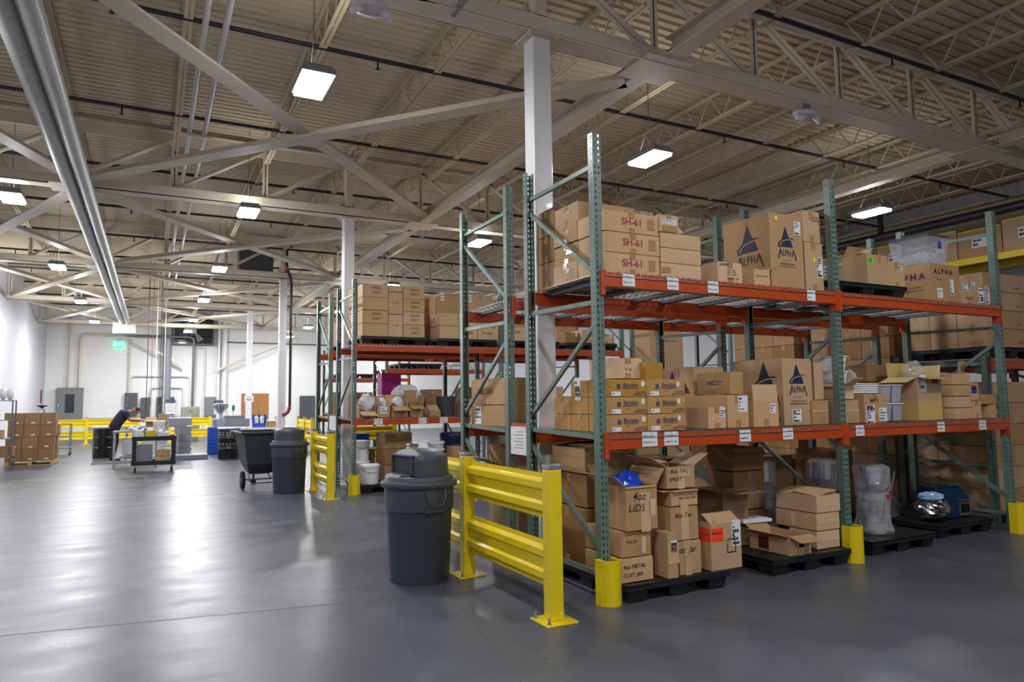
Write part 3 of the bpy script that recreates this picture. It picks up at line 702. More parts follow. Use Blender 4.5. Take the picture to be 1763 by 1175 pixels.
        if nl:
            def ml():
                b = MB(); rnd = random.Random(int(lw * 1000 + lh * 77 + nl))
                for r_ in range(nl):
                    y = lh / 2 - lh * (r_ + .8) / (nl + .6); hh = lh * (.10 if nl > 3 else .18) * rnd.uniform(.5, 1.3); x = -lw / 2 + lw * .08
                    while x < lw / 2 - lw * .2:
                        ln = lw * rnd.uniform(.05, .22); b.box(x, x + ln, y - hh / 2, y + hh / 2, .0004, .0009); x += ln + lw * rnd.uniform(.02, .06)
                        if rnd.random() < .18: break
                if nl >= 6:
                    x = -lw * .4
                    while x < lw * .3: t = lw * rnd.choice((.008, .02)); b.box(x, x + t, -lh * .46, -lh * .34, .0004, .0009); x += t + lw * .016
                return b.mesh('printed_lines', 'ink')
            put('printed_lines', cached(('ll', lw, lh, nl), ml), c)
    return o
# ---------------------------------------------------------------- black plastic pallet with cup feet, 1.2 x 1.0 x 0.14
def pallet_mesh():
    b = MB(); w, d, h = 1.2, 1.0, .14; n = 5
    b.box(-w / 2, w / 2, -d / 2, d / 2, h - .02, h - .004)
    for s in (-1, 1):
        b.box(-w / 2, w / 2, *sorted((s * d / 2, s * (d / 2 - .03))), h - .045, h); b.box(*sorted((s * w / 2, s * (w / 2 - .03))), -d / 2 + .03, d / 2 - .03, h - .045, h)
    for i in range(13): b.box(-w / 2 + .03, w / 2 - .03, -d / 2 + .05 + i * .0735, -d / 2 + .065 + i * .0735, h - .05, h - .02)
    for x in (-.49, 0, .49):
        for y in (-.39, 0, .39):
            b.raw([(x - .1, y - .1, h - .02), (x + .1, y - .1, h - .02), (x + .1, y + .1, h - .02), (x - .1, y + .1, h - .02), (x - .075, y - .075, 0), (x + .075, y - .075, 0), (x + .075, y + .075, 0), (x - .075, y + .075, 0)],
                  [(0, 1, 2, 3), (7, 6, 5, 4), (0, 4, 5, 1), (1, 5, 6, 2), (2, 6, 7, 3), (3, 7, 4, 0)])
    return b.mesh('plastic_pallet', 'black_plastic')
PM = pallet_mesh()
def pallet(lab, x, y, z=0.0, rz=0.0, sx=1.0, sy=1.0, g='black plastic pallets'):
    o = put('plastic_pallet', PM, None, (x, y, z), rz); o.scale = (sx, sy, 1); return tag(o, lab, 'pallet', g)
def stack(lab, x0, y0, z0, nx, ny, nz, w, d, h, m='kraft', g=None, gap=.006, tape=None, prints=(), labels=(), jit=.006, top=None, lab3=None, cols='xy', seed=1, skip=(), only_visible=True):
    """a block of equal cartons; only those that show (front row, left column) are built"""
    rnd = random.Random(seed); n = 0
    rows = ['bottom', 'second', 'third', 'fourth', 'fifth', 'sixth', 'seventh']
    for k in range(nz):
        for j in range(ny):
            for i in range(nx):
                if i > 0 and j > 0: continue
                if (i, j, k) in skip: continue
                x = x0 + i * (w + gap); y = y0 + j * (d + gap); z = z0 + k * (h + .004)
                a, c = rnd.uniform(0, jit), rnd.uniform(-jit, jit)
                rowt = 'top row' if k == nz - 1 else rows[k] + ' row'
                colt = 'corner' if j == 0 and i == 0 else (('%s along the front' % rows[i]) if j == 0 else '%s along the side' % rows[j])
                carton('%s, %s, %s' % (lab, rowt, colt), x + a * .3, x + w + a * .3 - .001, y + c * .3, y + d + c * .3, z, z + h, m, g, tape, None, prints if j == 0 else (), labels if j == 0 else ())
                n += 1
    return n
# ---------------------------------------------------------------- cartons of the nearest rack
carton('brown carton printed SH-61, bottom of the three at the left end of the upper shelf', 3.200, 3.750, 4.56, 4.955, 2.548, 2.719, m='kraft_light', g='cartons on the upper shelf of the front rack', tape='y', prints=(('f','SH-61',.085,.5,.52,'red_ink',.012),), labels=(('f',.86,.5,.07,.09,'packing_tape',0),))
carton('brown carton printed SH-61, middle of the three at the left end of the upper shelf', 3.212, 3.758, 4.56, 4.955, 2.721, 2.891, m='kraft_light', g='cartons on the upper shelf of the front rack', tape='y', prints=(('f','SH-61',.085,.5,.52,'red_ink',.012),), labels=(('f',.86,.5,.07,.09,'packing_tape',0),))
carton('brown carton printed SH-61, top of the three at the left end of the upper shelf', 3.204, 3.750, 4.56, 4.955, 2.893, 3.064, m='kraft_light', g='cartons on the upper shelf of the front rack', tape='y', prints=(('f','SH-61',.085,.5,.52,'red_ink',.012),), labels=(('f',.86,.5,.07,.09,'packing_tape',0),))
carton('crumpled brown carton behind the SH-61 cartons, bottom one', 3.200, 3.820, 4.965, 5.355, 2.548, 2.721, m='kraft', g='cartons on the upper shelf of the front rack', tape='x', labels=(('l',.6,.6,.06,.04,'clear_tape',0),))
carton('crumpled brown carton behind the SH-61 cartons, second up', 3.214, 3.820, 4.965, 5.355, 2.723, 2.896, m='kraft', g='cartons on the upper shelf of the front rack', tape='x', labels=(('l',.6,.6,.06,.04,'clear_tape',0),))
carton('crumpled brown carton behind the SH-61 cartons, third up', 3.204, 3.820, 4.965, 5.355, 2.898, 3.071, m='kraft', g='cartons on the upper shelf of the front rack', tape='x', labels=(('l',.6,.6,.06,.04,'clear_tape',0),))
carton('crumpled brown carton behind the SH-61 cartons, top one', 3.220, 3.820, 4.965, 5.355, 3.073, 3.246, m='kraft', g='cartons on the upper shelf of the front rack', tape='x', labels=(('l',.6,.6,.06,.04,'clear_tape',0),))
carton('dark brown carton on the upper shelf by the white column, bottom', 3.220, 3.800, 5.365, 5.660, 2.548, 2.794, m='kraft_dark', g='cartons on the upper shelf of the front rack', tape='x')
carton('dark brown carton on the upper shelf by the white column, middle', 3.220, 3.800, 5.365, 5.660, 2.798, 3.044, m='kraft_dark', g='cartons on the upper shelf of the front rack', tape='x')
carton('dark brown carton on the upper shelf by the white column, top', 3.220, 3.800, 5.365, 5.660, 3.048, 3.294, m='kraft_dark', g='cartons on the upper shelf of the front rack', tape='x')
carton('flat plain brown carton right of the SH-61 stack, bottom of three', 3.770, 4.210, 4.56, 4.95, 2.548, 2.675, m='kraft_light', g='cartons on the upper shelf of the front rack', tape=None, labels=(('f', 0.12, 0.5, 0.09, 0.05, 'packing_tape', 0),))
carton('flat plain brown carton right of the SH-61 stack, middle of three', 3.770, 4.210, 4.56, 4.95, 2.677, 2.805, m='kraft_light', g='cartons on the upper shelf of the front rack', tape=None, labels=())
carton('flat plain brown carton right of the SH-61 stack, top of three', 3.770, 4.210, 4.56, 4.95, 2.807, 2.934, m='kraft_light', g='cartons on the upper shelf of the front rack', tape=None, labels=())
carton('small carton with a white strip label on top of the three flat cartons', 3.770, 3.980, 4.57, 4.85, 2.942, 3.090, m='kraft_light', g='cartons on the upper shelf of the front rack', tape='y', labels=(('f',.5,.6,.15,.04,'paper',2),('f',.55,.2,.16,.05,'packing_tape',0)))
carton('small brown carton with LAVINIA lettering beside the big ALPHA carton', 4.41, 4.7, 4.57, 4.77, 2.548, 2.74, m='kraft_light', g='cartons on the upper shelf of the front rack', tape='y', prints=(('f', 'LAVINIA', 0.03, 0.25, 0.86, 'ink', 0.01), ('f', 'QTY  48 PCS', 0.018, 0.55, 0.6), ('f', 'N.W.  12 KGS', 0.018, 0.55, 0.5), ('f', 'G.W.  13 KGS', 0.018, 0.55, 0.4), ('f', 'C/NO.  15', 0.03, 0.6, 0.22, 'ink', 0.01)))
carton('small open carton with one raised flap in front of the big ALPHA carton', 4.84, 5.04, 4.565, 4.7, 2.548, 2.7, m='kraft_light', g='cartons on the upper shelf of the front rack', op={'r': (60, 1.0), 'l': (-80, 0.4)}, prints=(('f', 'FRAG. 4 OZ TOPS', 0.018, 0.5, 0.6),))
carton('large brown carton with navy triangle ALPHA logos on the upper shelf', 5.1, 5.54, 4.6, 5.19, 2.548, 3.27, m='kraft', g='cartons on the upper shelf of the front rack', tape='x', prints=(('l', 'ALPHA', 0.3, 0.56, 0.52, 'navy_ink'), ('f', 'ALPHA', 0.22, 0.48, 0.55, 'navy_ink'), ('l', 'Turning the science', 0.045, 0.5, 0.17, 'faint_ink'), ('f', 'For assistance in your', 0.022, 0.5, 0.335, 'faint_ink'), ('f', 'Turning the science', 0.022, 0.5, 0.335, 'faint_ink'), ('f', 'of packaging into an art', 0.022, 0.5, 0.3, 'faint_ink')), labels=(('f', 0.83, 0.83, 0.085, 0.13, 'paper', 6), ('f', 0.2, 0.93, 0.035, 0.045, 'yellow_sticker', 0)))
carton('tall brown carton right of the big ALPHA carton, lower of two', 5.56, 5.81, 4.6, 5.1, 2.548, 3.03, m='kraft', g='cartons on the upper shelf of the front rack', tape='y', labels=(('f', 0.8, 0.5, 0.075, 0.2, 'paper', 9), ('f', 0.5, 0.65, 0.03, 0.05, 'yellow_sticker', 0)))
carton('brown carton with dark printing right of the big ALPHA carton, upper of two', 5.57, 5.82, 4.62, 5.22, 3.038, 3.35, m='kraft', g='cartons on the upper shelf of the front rack', tape='y', prints=(('f', '4 oz Jars', 0.03, 0.72, 0.8, 'faint_ink'), ('f', 'Total 200', 0.03, 0.72, 0.7, 'faint_ink')))
pallet('black plastic pallet on the upper shelf right of the middle rack post', 6.53, 5.12, 2.548)
carton('brown carton with a half open lid and green label on the upper shelf pallet', 6.61, 6.95, 4.7, 4.99, 2.688, 3.02, m='kraft', g='cartons on the upper shelf of the front rack', op={'f': (-78, 0.5), 'b': (-30, 0.5), 'l': (-60, 0.5)}, labels=(('f', 0.2, 0.8, 0.07, 0.06, 'green_sticker', 3), ('f', 0.6, 0.9, 0.05, 0.1, 'packing_tape', 0)))
carton('brown carton with a small white label at the right end of the upper shelf pallet', 6.95, 7.23, 4.7, 5.1, 2.688, 2.97, m='kraft_light', g='cartons on the upper shelf of the front rack', tape='y', labels=(('f', 0.75, 0.75, 0.06, 0.07, 'paper', 3),))
carton('brown ALPHA carton with white labels carrying the clear tote', 7.51, 8.05, 4.6, 5.04, 2.548, 2.98, m='kraft', g='cartons on the upper shelf of the front rack', tape=None, op={'f': (-88, 0.5), 'b': (-88, 0.5)}, prints=(('f', 'A L P H A', 0.08, 0.45, 0.8, 'navy_ink', 0.03), ('l', 'A L P H A', 0.1, 0.4, 0.68, 'navy_ink', 0.03), ('l', 'Turning the science', 0.03, 0.5, 0.42, 'faint_ink'), ('l', 'of packaging into an art', 0.03, 0.5, 0.34, 'faint_ink'), ('f', '4oz jars', 0.03, 0.3, 0.6, 'faint_ink', 0.0, 0.2)), labels=(('f', 0.3, 0.25, 0.1, 0.11, 'paper', 5), ('f', 0.72, 0.42, 0.07, 0.18, 'paper', 6)))
carton('brown carton with two white labels right of the ALPHA carton with the tote', 8.04, 8.33, 4.58, 4.98, 2.548, 2.83, m='kraft', g='cartons on the upper shelf of the front rack', tape='y', prints=(('f', 'M P P I', 0.05, 0.5, 0.26, 'faint_ink'),), labels=(('f', 0.27, 0.75, 0.09, 0.11, 'paper', 7), ('f', 0.77, 0.77, 0.07, 0.1, 'paper', 6)))
carton('brown carton with white labels and a green dot, upper shelf end', 8.34, 8.58, 4.58, 4.98, 2.548, 2.79, m='kraft', g='cartons on the upper shelf of the front rack', tape='y', labels=(('f', 0.27, 0.5, 0.1, 0.17, 'paper', 5), ('f', 0.78, 0.5, 0.09, 0.18, 'paper', 7), ('f', 0.36, 0.32, 0.03, 0.045, 'green_sticker', 0)))
TOTE=(7.530, 7.930, 4.620, 5.070, 2.992, 3.320)
carton('golden brown carton printed Baralan, bottom row, left column', 3.200, 3.577, 4.56, 4.836, 1.273, 1.412, m='kraft_golden', g='golden Baralan cartons on the lower shelf', tape='x', prints=(('f','EMBLEM',.036,.27,.6,'blue_ink'),('f','Baralan',.05,.58,.65,'blue_ink',.004),('f','International S.p.A.',.02,.58,.48,'blue_ink'),('f','ITALY',.012,.5,.3,'blue_ink'),('f','GLASS  EMPTY',.014,.85,.25,'blue_ink',.003),('f','MADE IN ITALY',.02,.83,.12,'blue_ink',.003)), labels=(('f',.2,.16,.09,.035,'paper',1),('f',.9,.72,.03,.04,'paper',0),('f',.96,.75,.014,.014,'yellow_sticker',0)))
carton('golden brown carton printed Baralan, bottom row, right column', 3.583, 3.980, 4.56, 4.836, 1.273, 1.412, m='kraft_golden', g='golden Baralan cartons on the lower shelf', tape='x', prints=(('f','EMBLEM',.036,.27,.6,'blue_ink'),('f','Baralan',.05,.58,.65,'blue_ink',.004),('f','International S.p.A.',.02,.58,.48,'blue_ink'),('f','ITALY',.012,.5,.3,'blue_ink'),('f','GLASS  EMPTY',.014,.85,.25,'blue_ink',.003),('f','MADE IN ITALY',.02,.83,.12,'blue_ink',.003)), labels=(('f',.2,.16,.09,.035,'paper',1),('f',.82,.72,.03,.04,'paper',0)))
carton('golden brown carton printed Baralan, middle row, left column', 3.200, 3.577, 4.56, 4.836, 1.414, 1.553, m='kraft_golden', g='golden Baralan cartons on the lower shelf', tape='x', prints=(('f','EMBLEM',.036,.27,.6,'blue_ink'),('f','Baralan',.05,.58,.65,'blue_ink',.004),('f','International S.p.A.',.02,.58,.48,'blue_ink'),('f','ITALY',.012,.5,.3,'blue_ink'),('f','GLASS  EMPTY',.014,.85,.25,'blue_ink',.003),('f','MADE IN ITALY',.02,.83,.12,'blue_ink',.003)), labels=(('f',.2,.16,.09,.035,'paper',1),('f',.9,.72,.03,.04,'paper',0)))
carton('golden brown carton printed Baralan, middle row, right column', 3.583, 3.980, 4.56, 4.836, 1.414, 1.553, m='kraft_golden', g='golden Baralan cartons on the lower shelf', tape='x', prints=(('f','EMBLEM',.036,.27,.6,'blue_ink'),('f','Baralan',.05,.58,.65,'blue_ink',.004),('f','International S.p.A.',.02,.58,.48,'blue_ink'),('f','ITALY',.012,.5,.3,'blue_ink'),('f','GLASS  EMPTY',.014,.85,.25,'blue_ink',.003),('f','MADE IN ITALY',.02,.83,.12,'blue_ink',.003)), labels=(('f',.2,.16,.09,.035,'paper',1),('f',.82,.72,.03,.04,'paper',0),('f',.96,.75,.014,.014,'yellow_sticker',0)))
carton('golden brown carton printed Baralan, top row, left column', 3.200, 3.577, 4.56, 4.836, 1.555, 1.694, m='kraft_golden', g='golden Baralan cartons on the lower shelf', tape='x', prints=(('f','EMBLEM',.036,.27,.6,'blue_ink'),('f','Baralan',.05,.58,.65,'blue_ink',.004),('f','International S.p.A.',.02,.58,.48,'blue_ink'),('f','ITALY',.012,.5,.3,'blue_ink'),('f','GLASS  EMPTY',.014,.85,.25,'blue_ink',.003),('f','MADE IN ITALY',.02,.83,.12,'blue_ink',.003)), labels=(('f',.2,.16,.09,.035,'paper',1),('f',.9,.72,.03,.04,'paper',0),('f',.96,.75,.014,.014,'yellow_sticker',0)))
carton('golden brown carton printed Baralan, top row, right column', 3.583, 3.980, 4.56, 4.836, 1.555, 1.694, m='kraft_golden', g='golden Baralan cartons on the lower shelf', op={'b':(0,.55),'l':(4,.5),'r':(150,.5)}, prints=(('f','EMBLEM',.036,.27,.6,'blue_ink'),('f','Baralan',.05,.58,.65,'blue_ink',.004),('f','International S.p.A.',.02,.58,.48,'blue_ink'),('f','ITALY',.012,.5,.3,'blue_ink'),('f','GLASS  EMPTY',.014,.85,.25,'blue_ink',.003),('f','MADE IN ITALY',.02,.83,.12,'blue_ink',.003)), labels=(('f',.2,.16,.09,.035,'paper',1),('f',.82,.72,.03,.04,'paper',0)))
carton('golden carton behind the Baralan cartons, bottom row, second back', 3.200, 3.980, 4.844, 5.106, 1.273, 1.412, m='kraft_golden', g='golden cartons behind the Baralan cartons', tape='x')
carton('golden carton behind the Baralan cartons, bottom row, third back', 3.200, 3.980, 5.114, 5.386, 1.273, 1.412, m='kraft_golden', g='golden cartons behind the Baralan cartons', tape='x')
carton('golden carton behind the Baralan cartons, middle row, second back', 3.200, 3.980, 4.844, 5.106, 1.414, 1.553, m='kraft_golden', g='golden cartons behind the Baralan cartons', tape='x')
carton('golden carton behind the Baralan cartons, middle row, third back', 3.200, 3.980, 5.114, 5.386, 1.414, 1.553, m='kraft_golden', g='golden cartons behind the Baralan cartons', tape='x')
carton('golden carton behind the Baralan cartons, top row, second back', 3.200, 3.980, 4.844, 5.106, 1.555, 1.694, m='kraft_golden', g='golden cartons behind the Baralan cartons', tape='x', labels=(('l',.42,.5,.09,.19,'paper',3),), prints=(('l','023',.055,.42,.3,'ink',.03),))
carton('plain brown carton on top of the left Baralan cartons', 3.32, 3.6, 4.64, 4.99, 1.702, 1.87, m='kraft_light', g='cartons on the lower shelf of the front rack', tape='y', prints=(('f', '4 oz', 0.04, 0.5, 0.45, 'faint_ink', 0, 0.2),))
carton('brown ALPHA carton standing at the back of the lower shelf, partly hidden', 4.62, 5.0, 5.16, 5.64, 1.273, 1.84, m='kraft', g='cartons on the lower shelf of the front rack', tape='x', prints=(('l','ALPHA',.24,.38,.55,'navy_ink'),))
carton('small labelled carton on the lower shelf, touching the Baralan cartons', 4.24, 4.44, 4.57, 4.84, 1.273, 1.46, m='kraft_light', g='cartons on the lower shelf of the front rack', tape='y', labels=(('f', 0.78, 0.75, 0.06, 0.09, 'paper', 4),))
carton('tall pale carton with a tilted white label on the lower shelf', 4.46, 4.71, 4.57, 5.13, 1.273, 1.56, m='kraft_light', g='cartons on the lower shelf of the front rack', tape='y', labels=(('f', 0.72, 0.72, 0.11, 0.14, 'paper', 4),))
carton('brown carton printed HST on top of the labelled cartons', 4.590, 4.750, 4.66, 5.080, 1.568, 1.770, m='kraft', g='cartons on the lower shelf of the front rack', tape='x', prints=(('l','HST',.05,.42,.5,'blue_ink',.02),('l','HEALTH SERVICES',.018,.62,.56,'blue_ink'),('l','TRADING CO',.018,.6,.44,'blue_ink')))
carton('open carton with a raised front flap in front of the lower ALPHA carton', 4.77, 5.08, 4.57, 4.97, 1.273, 1.5, m='kraft_light', g='cartons on the lower shelf of the front rack', op={'f': (-4, 0.38), 'b': (120, 0.5), 'r': (150, 0.3)}, labels=(('f', 0.78, 0.72, 0.07, 0.09, 'paper', 3), ('f', 0.5, 0.15, 0.06, 0.07, 'packing_tape', 0)))
carton('large brown carton with navy triangle ALPHA logos on the lower shelf', 5.23, 5.62, 4.64, 5.26, 1.273, 1.9, m='kraft', g='cartons on the lower shelf of the front rack', tape='x', prints=(('f', 'ALPHA', 0.21, 0.49, 0.61, 'navy_ink'), ('l', 'ALPHA', 0.3, 0.66, 0.52, 'navy_ink'), ('f', 'Turning the science', 0.025, 0.5, 0.36, 'faint_ink'), ('f', 'of packaging into an art', 0.025, 0.5, 0.32, 'faint_ink')), labels=(('f', 0.42, 0.14, 0.12, 0.12, 'paper', 7),))
carton('flat carton with a pale tape line just past the middle rack post, lower shelf', 5.915, 6.320, 4.62, 5.2, 1.273, 1.500, m='kraft', g='cartons on the lower shelf of the front rack', tape=None, labels=(('f',.5,.55,.28,.012,'clear_tape',0),))
carton('flat carton with a pale tape line between the ALPHA carton and the middle post', 5.580, 5.810, 4.62, 5.2, 1.273, 1.500, m='kraft', g='cartons on the lower shelf of the front rack', tape=None, labels=(('f',.5,.55,0.220,.012,'clear_tape',0),))
carton('big plain dark carton on the wide flat carton beside the ALPHA carton', 5.680, 5.810, 4.66, 5.3, 1.508, 1.870, m='kraft', g='cartons on the lower shelf of the front rack', tape=None)
carton('open carton with a raised flap right of the middle rack post, lower shelf', 6.1, 6.24, 4.66, 5.06, 1.508, 1.64, m='kraft_light', g='cartons on the lower shelf of the front rack', op={'f': (60, 0.35), 'r': (70, 0.6), 'l': (100, 0.3)})
carton('brown carton with two white labels on the lower shelf under the white tub lids', 6.25, 6.6, 4.56, 4.94, 1.273, 1.56, m='kraft', g='cartons on the lower shelf of the front rack', tape='y', prints=(('f', 'MPP', 0.06, 0.4, 0.76, 'faint_ink', 0.01, 0.2),), labels=(('f', 0.25, 0.28, 0.13, 0.19, 'paper', 8), ('f', 0.79, 0.28, 0.12, 0.13, 'paper', 4)))
TUBTOP=(6.250,6.600,1.560)
carton('plain dark carton behind the tub lids on the lower shelf', 7.07, 7.45, 5.1, 5.5, 1.7, 1.89, m='kraft_dark', g='cartons on the lower shelf of the front rack', tape=None)
carton('plain dark carton under another at the back of the lower shelf behind the tub lids', 7.070, 7.450, 5.1, 5.5, 1.273, 1.695, m='kraft_dark', g='cartons on the lower shelf of the front rack', tape=None)
carton('big open brown carton with spread pale flaps and a yellow lower band', 7.17, 7.58, 4.6, 4.93, 1.273, 1.73, m='kraft', g='cartons on the lower shelf of the front rack', op={'l': (108, 0.55), 'f': (100, 0.42), 'b': (5, 0.5), 'r': (10, 0.4)}, fm='kraft_pale', two=0.2, labels=(('f', 0.75, 0.93, 0.11, 0.07, 'red_sticker', 2), ('f', 0.25, 0.85, 0.1, 0.18, 'paper', 2)))
BIGOPEN=(7.17, 7.58, 4.6, 4.93, 1.273, 1.73)
carton('small taped carton in the stack of four right of the big open carton, bottom', 7.790, 8.110, 4.60, 4.95, 1.273, 1.393, m='kraft_light', g='cartons on the lower shelf of the front rack', tape='x')
carton('small taped carton in the stack of four right of the big open carton, second up', 7.790, 8.110, 4.60, 4.95, 1.399, 1.519, m='kraft_light', g='cartons on the lower shelf of the front rack', tape='x')
carton('small taped carton in the stack of four right of the big open carton, third up', 7.790, 8.110, 4.60, 4.95, 1.526, 1.646, m='kraft_light', g='cartons on the lower shelf of the front rack', tape='x')
carton('small taped carton in the stack of four right of the big open carton, top', 7.790, 8.110, 4.60, 4.95, 1.652, 1.772, m='kraft_light', g='cartons on the lower shelf of the front rack', tape='x')
carton('small taped carton right of the stack of four, lower of two', 8.122, 8.300, 4.60, 4.95, 1.273, 1.470, m='kraft_light', g='cartons on the lower shelf of the front rack', tape='y')
carton('small taped carton with red and blue sticker right of the stack of four', 8.122, 8.270, 4.60, 4.95, 1.478, 1.670, m='kraft_light', g='cartons on the lower shelf of the front rack', tape=None, labels=(('f',.4,.75,.1,.04,'red_print',2),('f',.4,.55,.1,.06,'blue_sticker',0)))
carton('large open carton with raised lid and plastic lining, lower shelf end', 8.690, 8.560, 4.98, 5.6, 1.273, 1.780, m='kraft', g='cartons on the lower shelf of the front rack', op={'l':(20,.3),'f':(6,.26),'r':(72,.5),'b':(0,.3)})
LIDPLASTIC=(9.440, 4.98, 1.820)
carton('small carton with a white label at the right end of the lower shelf, bottom one', 8.46, 8.75, 4.6, 4.93, 1.273, 1.42, m='kraft_light', g='cartons on the lower shelf of the front rack', tape='y', labels=(('f', 0.75, 0.5, 0.08, 0.1, 'paper', 3),))
carton('small carton with a white label at the right end of the lower shelf, top one', 8.41, 8.72, 4.6, 4.93, 1.428, 1.54, m='kraft', g='cartons on the lower shelf of the front rack', tape='y', labels=(('f', 0.75, 0.5, 0.08, 0.1, 'paper', 3),))
pallet('black plastic pallet on the floor at the left end of the front rack', 3.71, 4.97, 0, PI/2, 1.0, 1.02)
pallet('black plastic pallet on the floor left of the middle rack post', 5.27, 5.02, 0, PI/2)
pallet('black plastic pallet with the plastic wrapped stand right of the middle rack post', 6.68, 5.1, 0, PI/2)
pallet('black plastic pallet holding the blue and silver machines at the right end', 8.03, 5.28, 0, PI/2)
carton('carton marked 4oz metal custom jar at the bottom left of the near pallet', 3.21, 3.51, 4.45, 4.95, 0.142, 0.32, m='kraft_light', g='cartons on the floor pallets under the front rack', tape=None, prints=(('f', '4oz METAL', 0.045, 0.4, 0.65, 'ink', 0, 0.2), ('f', 'CUST. JAR', 0.04, 0.35, 0.3, 'ink', 0, 0.2)))
carton('open topped brown carton between the 4oz LIDS carton and the bottom carton', 3.22, 3.5, 4.46, 4.96, 0.328, 0.52, m='kraft', g='cartons on the floor pallets under the front rack', tape=None, prints=(('f', '4oz Jar', 0.04, 0.35, 0.6, 'faint_ink', 0, 0.2),), labels=(('f', 0.75, 0.45, 0.04, 0.14, 'clear_tape', 0),))
carton('big open carton marked 4oz LIDS with a blue plastic bag inside', 3.25, 3.55, 4.43, 4.85, 0.528, 0.86, m='kraft', g='cartons on the floor pallets under the front rack', op={'l': (50, 0.42), 'b': (40, 0.4), 'r': (35, 0.5), 'f': (140, 0.04)}, prints=(('f', '4oz', 0.085, 0.42, 0.76, 'ink', 0.002, 0.2), ('f', 'LIDS', 0.08, 0.33, 0.5, 'ink', 0.002, 0.2)), labels=(('f', 0.62, 0.4, 0.09, 0.3, 'kraft_light', 0), ('f', 0.85, 0.5, 0.06, 0.12, 'clear_tape', 0)))
LIDSBOX=(3.25, 3.55, 4.43, 4.85, 0.528, 0.86)
carton('tall narrow brown carton with a pale label in front on the near pallet', 3.6, 3.7, 4.38, 4.55, 0.142, 0.49, m='kraft', g='cartons on the floor pallets under the front rack', tape=None, labels=(('f', 0.55, 0.55, 0.11, 0.16, 'kraft_light', 0), ('f', 0.6, 0.7, 0.06, 0.09, 'paper', 2)))
carton('carton marked 4oz jar at the bottom of the four carton stack', 3.75, 3.97, 4.42, 4.76, 0.142, 0.4, m='kraft', g='cartons on the floor pallets under the front rack', tape=None, prints=(('f', 'oz  Jar', 0.07, 0.35, 0.75, 'ink', 0.001, 0.2),), labels=(('f', 0.4, 0.25, 0.07, 0.14, 'kraft_light', 0), ('f', 0.35, 0.8, 0.08, 0.12, 'kraft_light', 0)))
carton('carton marked 4oz TAC, second up in the four carton stack', 3.68, 3.96, 4.43, 4.59, 0.408, 0.67, m='kraft', g='cartons on the floor pallets under the front rack', tape=None, prints=(('f', '4oz Tac', 0.055, 0.45, 0.75, 'ink', 0.001, 0.2),), labels=(('f', 0.5, 0.6, 0.08, 0.3, 'kraft_light', 0),))
carton('low carton marked 4oz TAC with torn top, third up in the four carton stack', 3.7, 3.97, 4.44, 4.6, 0.678, 0.8, m='kraft_light', g='cartons on the floor pallets under the front rack', op={'f': (100, 0.2), 'b': (95, 0.5), 'l': (93, 0.5)}, prints=(('f', '4oz Tac Gm', 0.035, 0.6, 0.5, 'ink', 0.001, 0.2),), labels=(('f', 0.4, 0.75, 0.12, 0.05, 'kraft_light', 0),))
carton('carton marked 4oz TAC spray with an open peaked top, on the four carton stack', 3.66, 3.95, 4.44, 4.75, 0.82, 0.99, m='kraft', g='cartons on the floor pallets under the front rack', op={'l': (62, 0.62), 'r': (60, 0.62), 'b': (80, 0.4)}, prints=(('f', '4oz TAC', 0.05, 0.45, 0.78, 'ink', 0.001, 0.2), ('f', 'SPRAY', 0.045, 0.3, 0.4, 'ink', 0.001, 0.2)), labels=(('f', 0.62, 0.72, 0.13, 0.07, 'kraft_light', 0), ('f', 0.52, 0.2, 0.07, 0.08, 'kraft_light', 0)))
carton('brown carton with orange FRAGILE stickers and a raised flap on the near pallet', 4.06, 4.39, 4.4, 4.54, 0.142, 0.51, m='kraft', g='cartons on the floor pallets under the front rack', op={'f': (-55, 0.9), 'l': (-70, 0.5), 'b': (-85, 0.5)}, fl=0.5, prints=(('f', 'FRAGILE', 0.03, 0.21, 0.8, 'ink', 0.02),), labels=(('f', 0.21, 0.76, 0.13, 0.11, 'orange_sticker', 0), ('l', 0.5, 0.76, 0.13, 0.11, 'orange_sticker', 0), ('f', 0.84, 0.76, 0.095, 0.21, 'paper', 6)))
FRAGILE=(4.06, 4.39, 4.4, 4.54, 0.142, 0.51)
carton('long open brown carton with a red sticker on the middle pallet', 5.02, 5.29, 4.46, 4.92, 0.142, 0.31, m='kraft', g='cartons on the middle floor pallet of the front rack', op={'l': (80, 0.25), 'b': (60, 0.3), 'r': (120, 0.3), 'f': (105, 0.3)}, labels=(('l', 0.36, 0.45, 0.12, 0.12, 'red_sticker', 3), ('f', 0.5, 0.62, 0.2, 0.08, 'kraft_light', 0), ('f', 0.55, 0.22, 0.06, 0.12, 'kraft_light', 0)))
OPENBOX=(5.02, 5.29, 4.46, 4.92, 0.142, 0.31)
STW=0.310
carton('long flat brown carton with pale tape on the middle pallet, bottom of three', 5.45, 5.76, 4.53, 4.84, 0.142, 0.3, m='kraft_light', g='cartons on the middle floor pallet of the front rack', tape=None, labels=(('f', 0.5, 0.5, 0.27, 0.035, 'clear_tape', 0), ('l', 0.45, 0.5, 0.05, 0.13, 'clear_tape', 0)))
carton('long flat brown carton with pale tape on the middle pallet, middle of three', 5.46, 5.77, 4.53, 5.0, 0.308, 0.46, m='kraft_light', g='cartons on the middle floor pallet of the front rack', tape=None, labels=(('f', 0.5, 0.5, 0.27, 0.035, 'clear_tape', 0), ('l', 0.45, 0.5, 0.05, 0.13, 'clear_tape', 0)))
carton('long flat brown carton with a loose lid on the middle pallet, top of three', 5.47, 5.79, 4.53, 5.0, 0.468, 0.62, m='kraft_light', g='cartons on the middle floor pallet of the front rack', op={'l': (-82, 0.9), 'f': (-85, 0.6), 'b': (-88, 0.6)}, labels=(('f', 0.5, 0.5, 0.27, 0.035, 'clear_tape', 0),))
DARKS=1
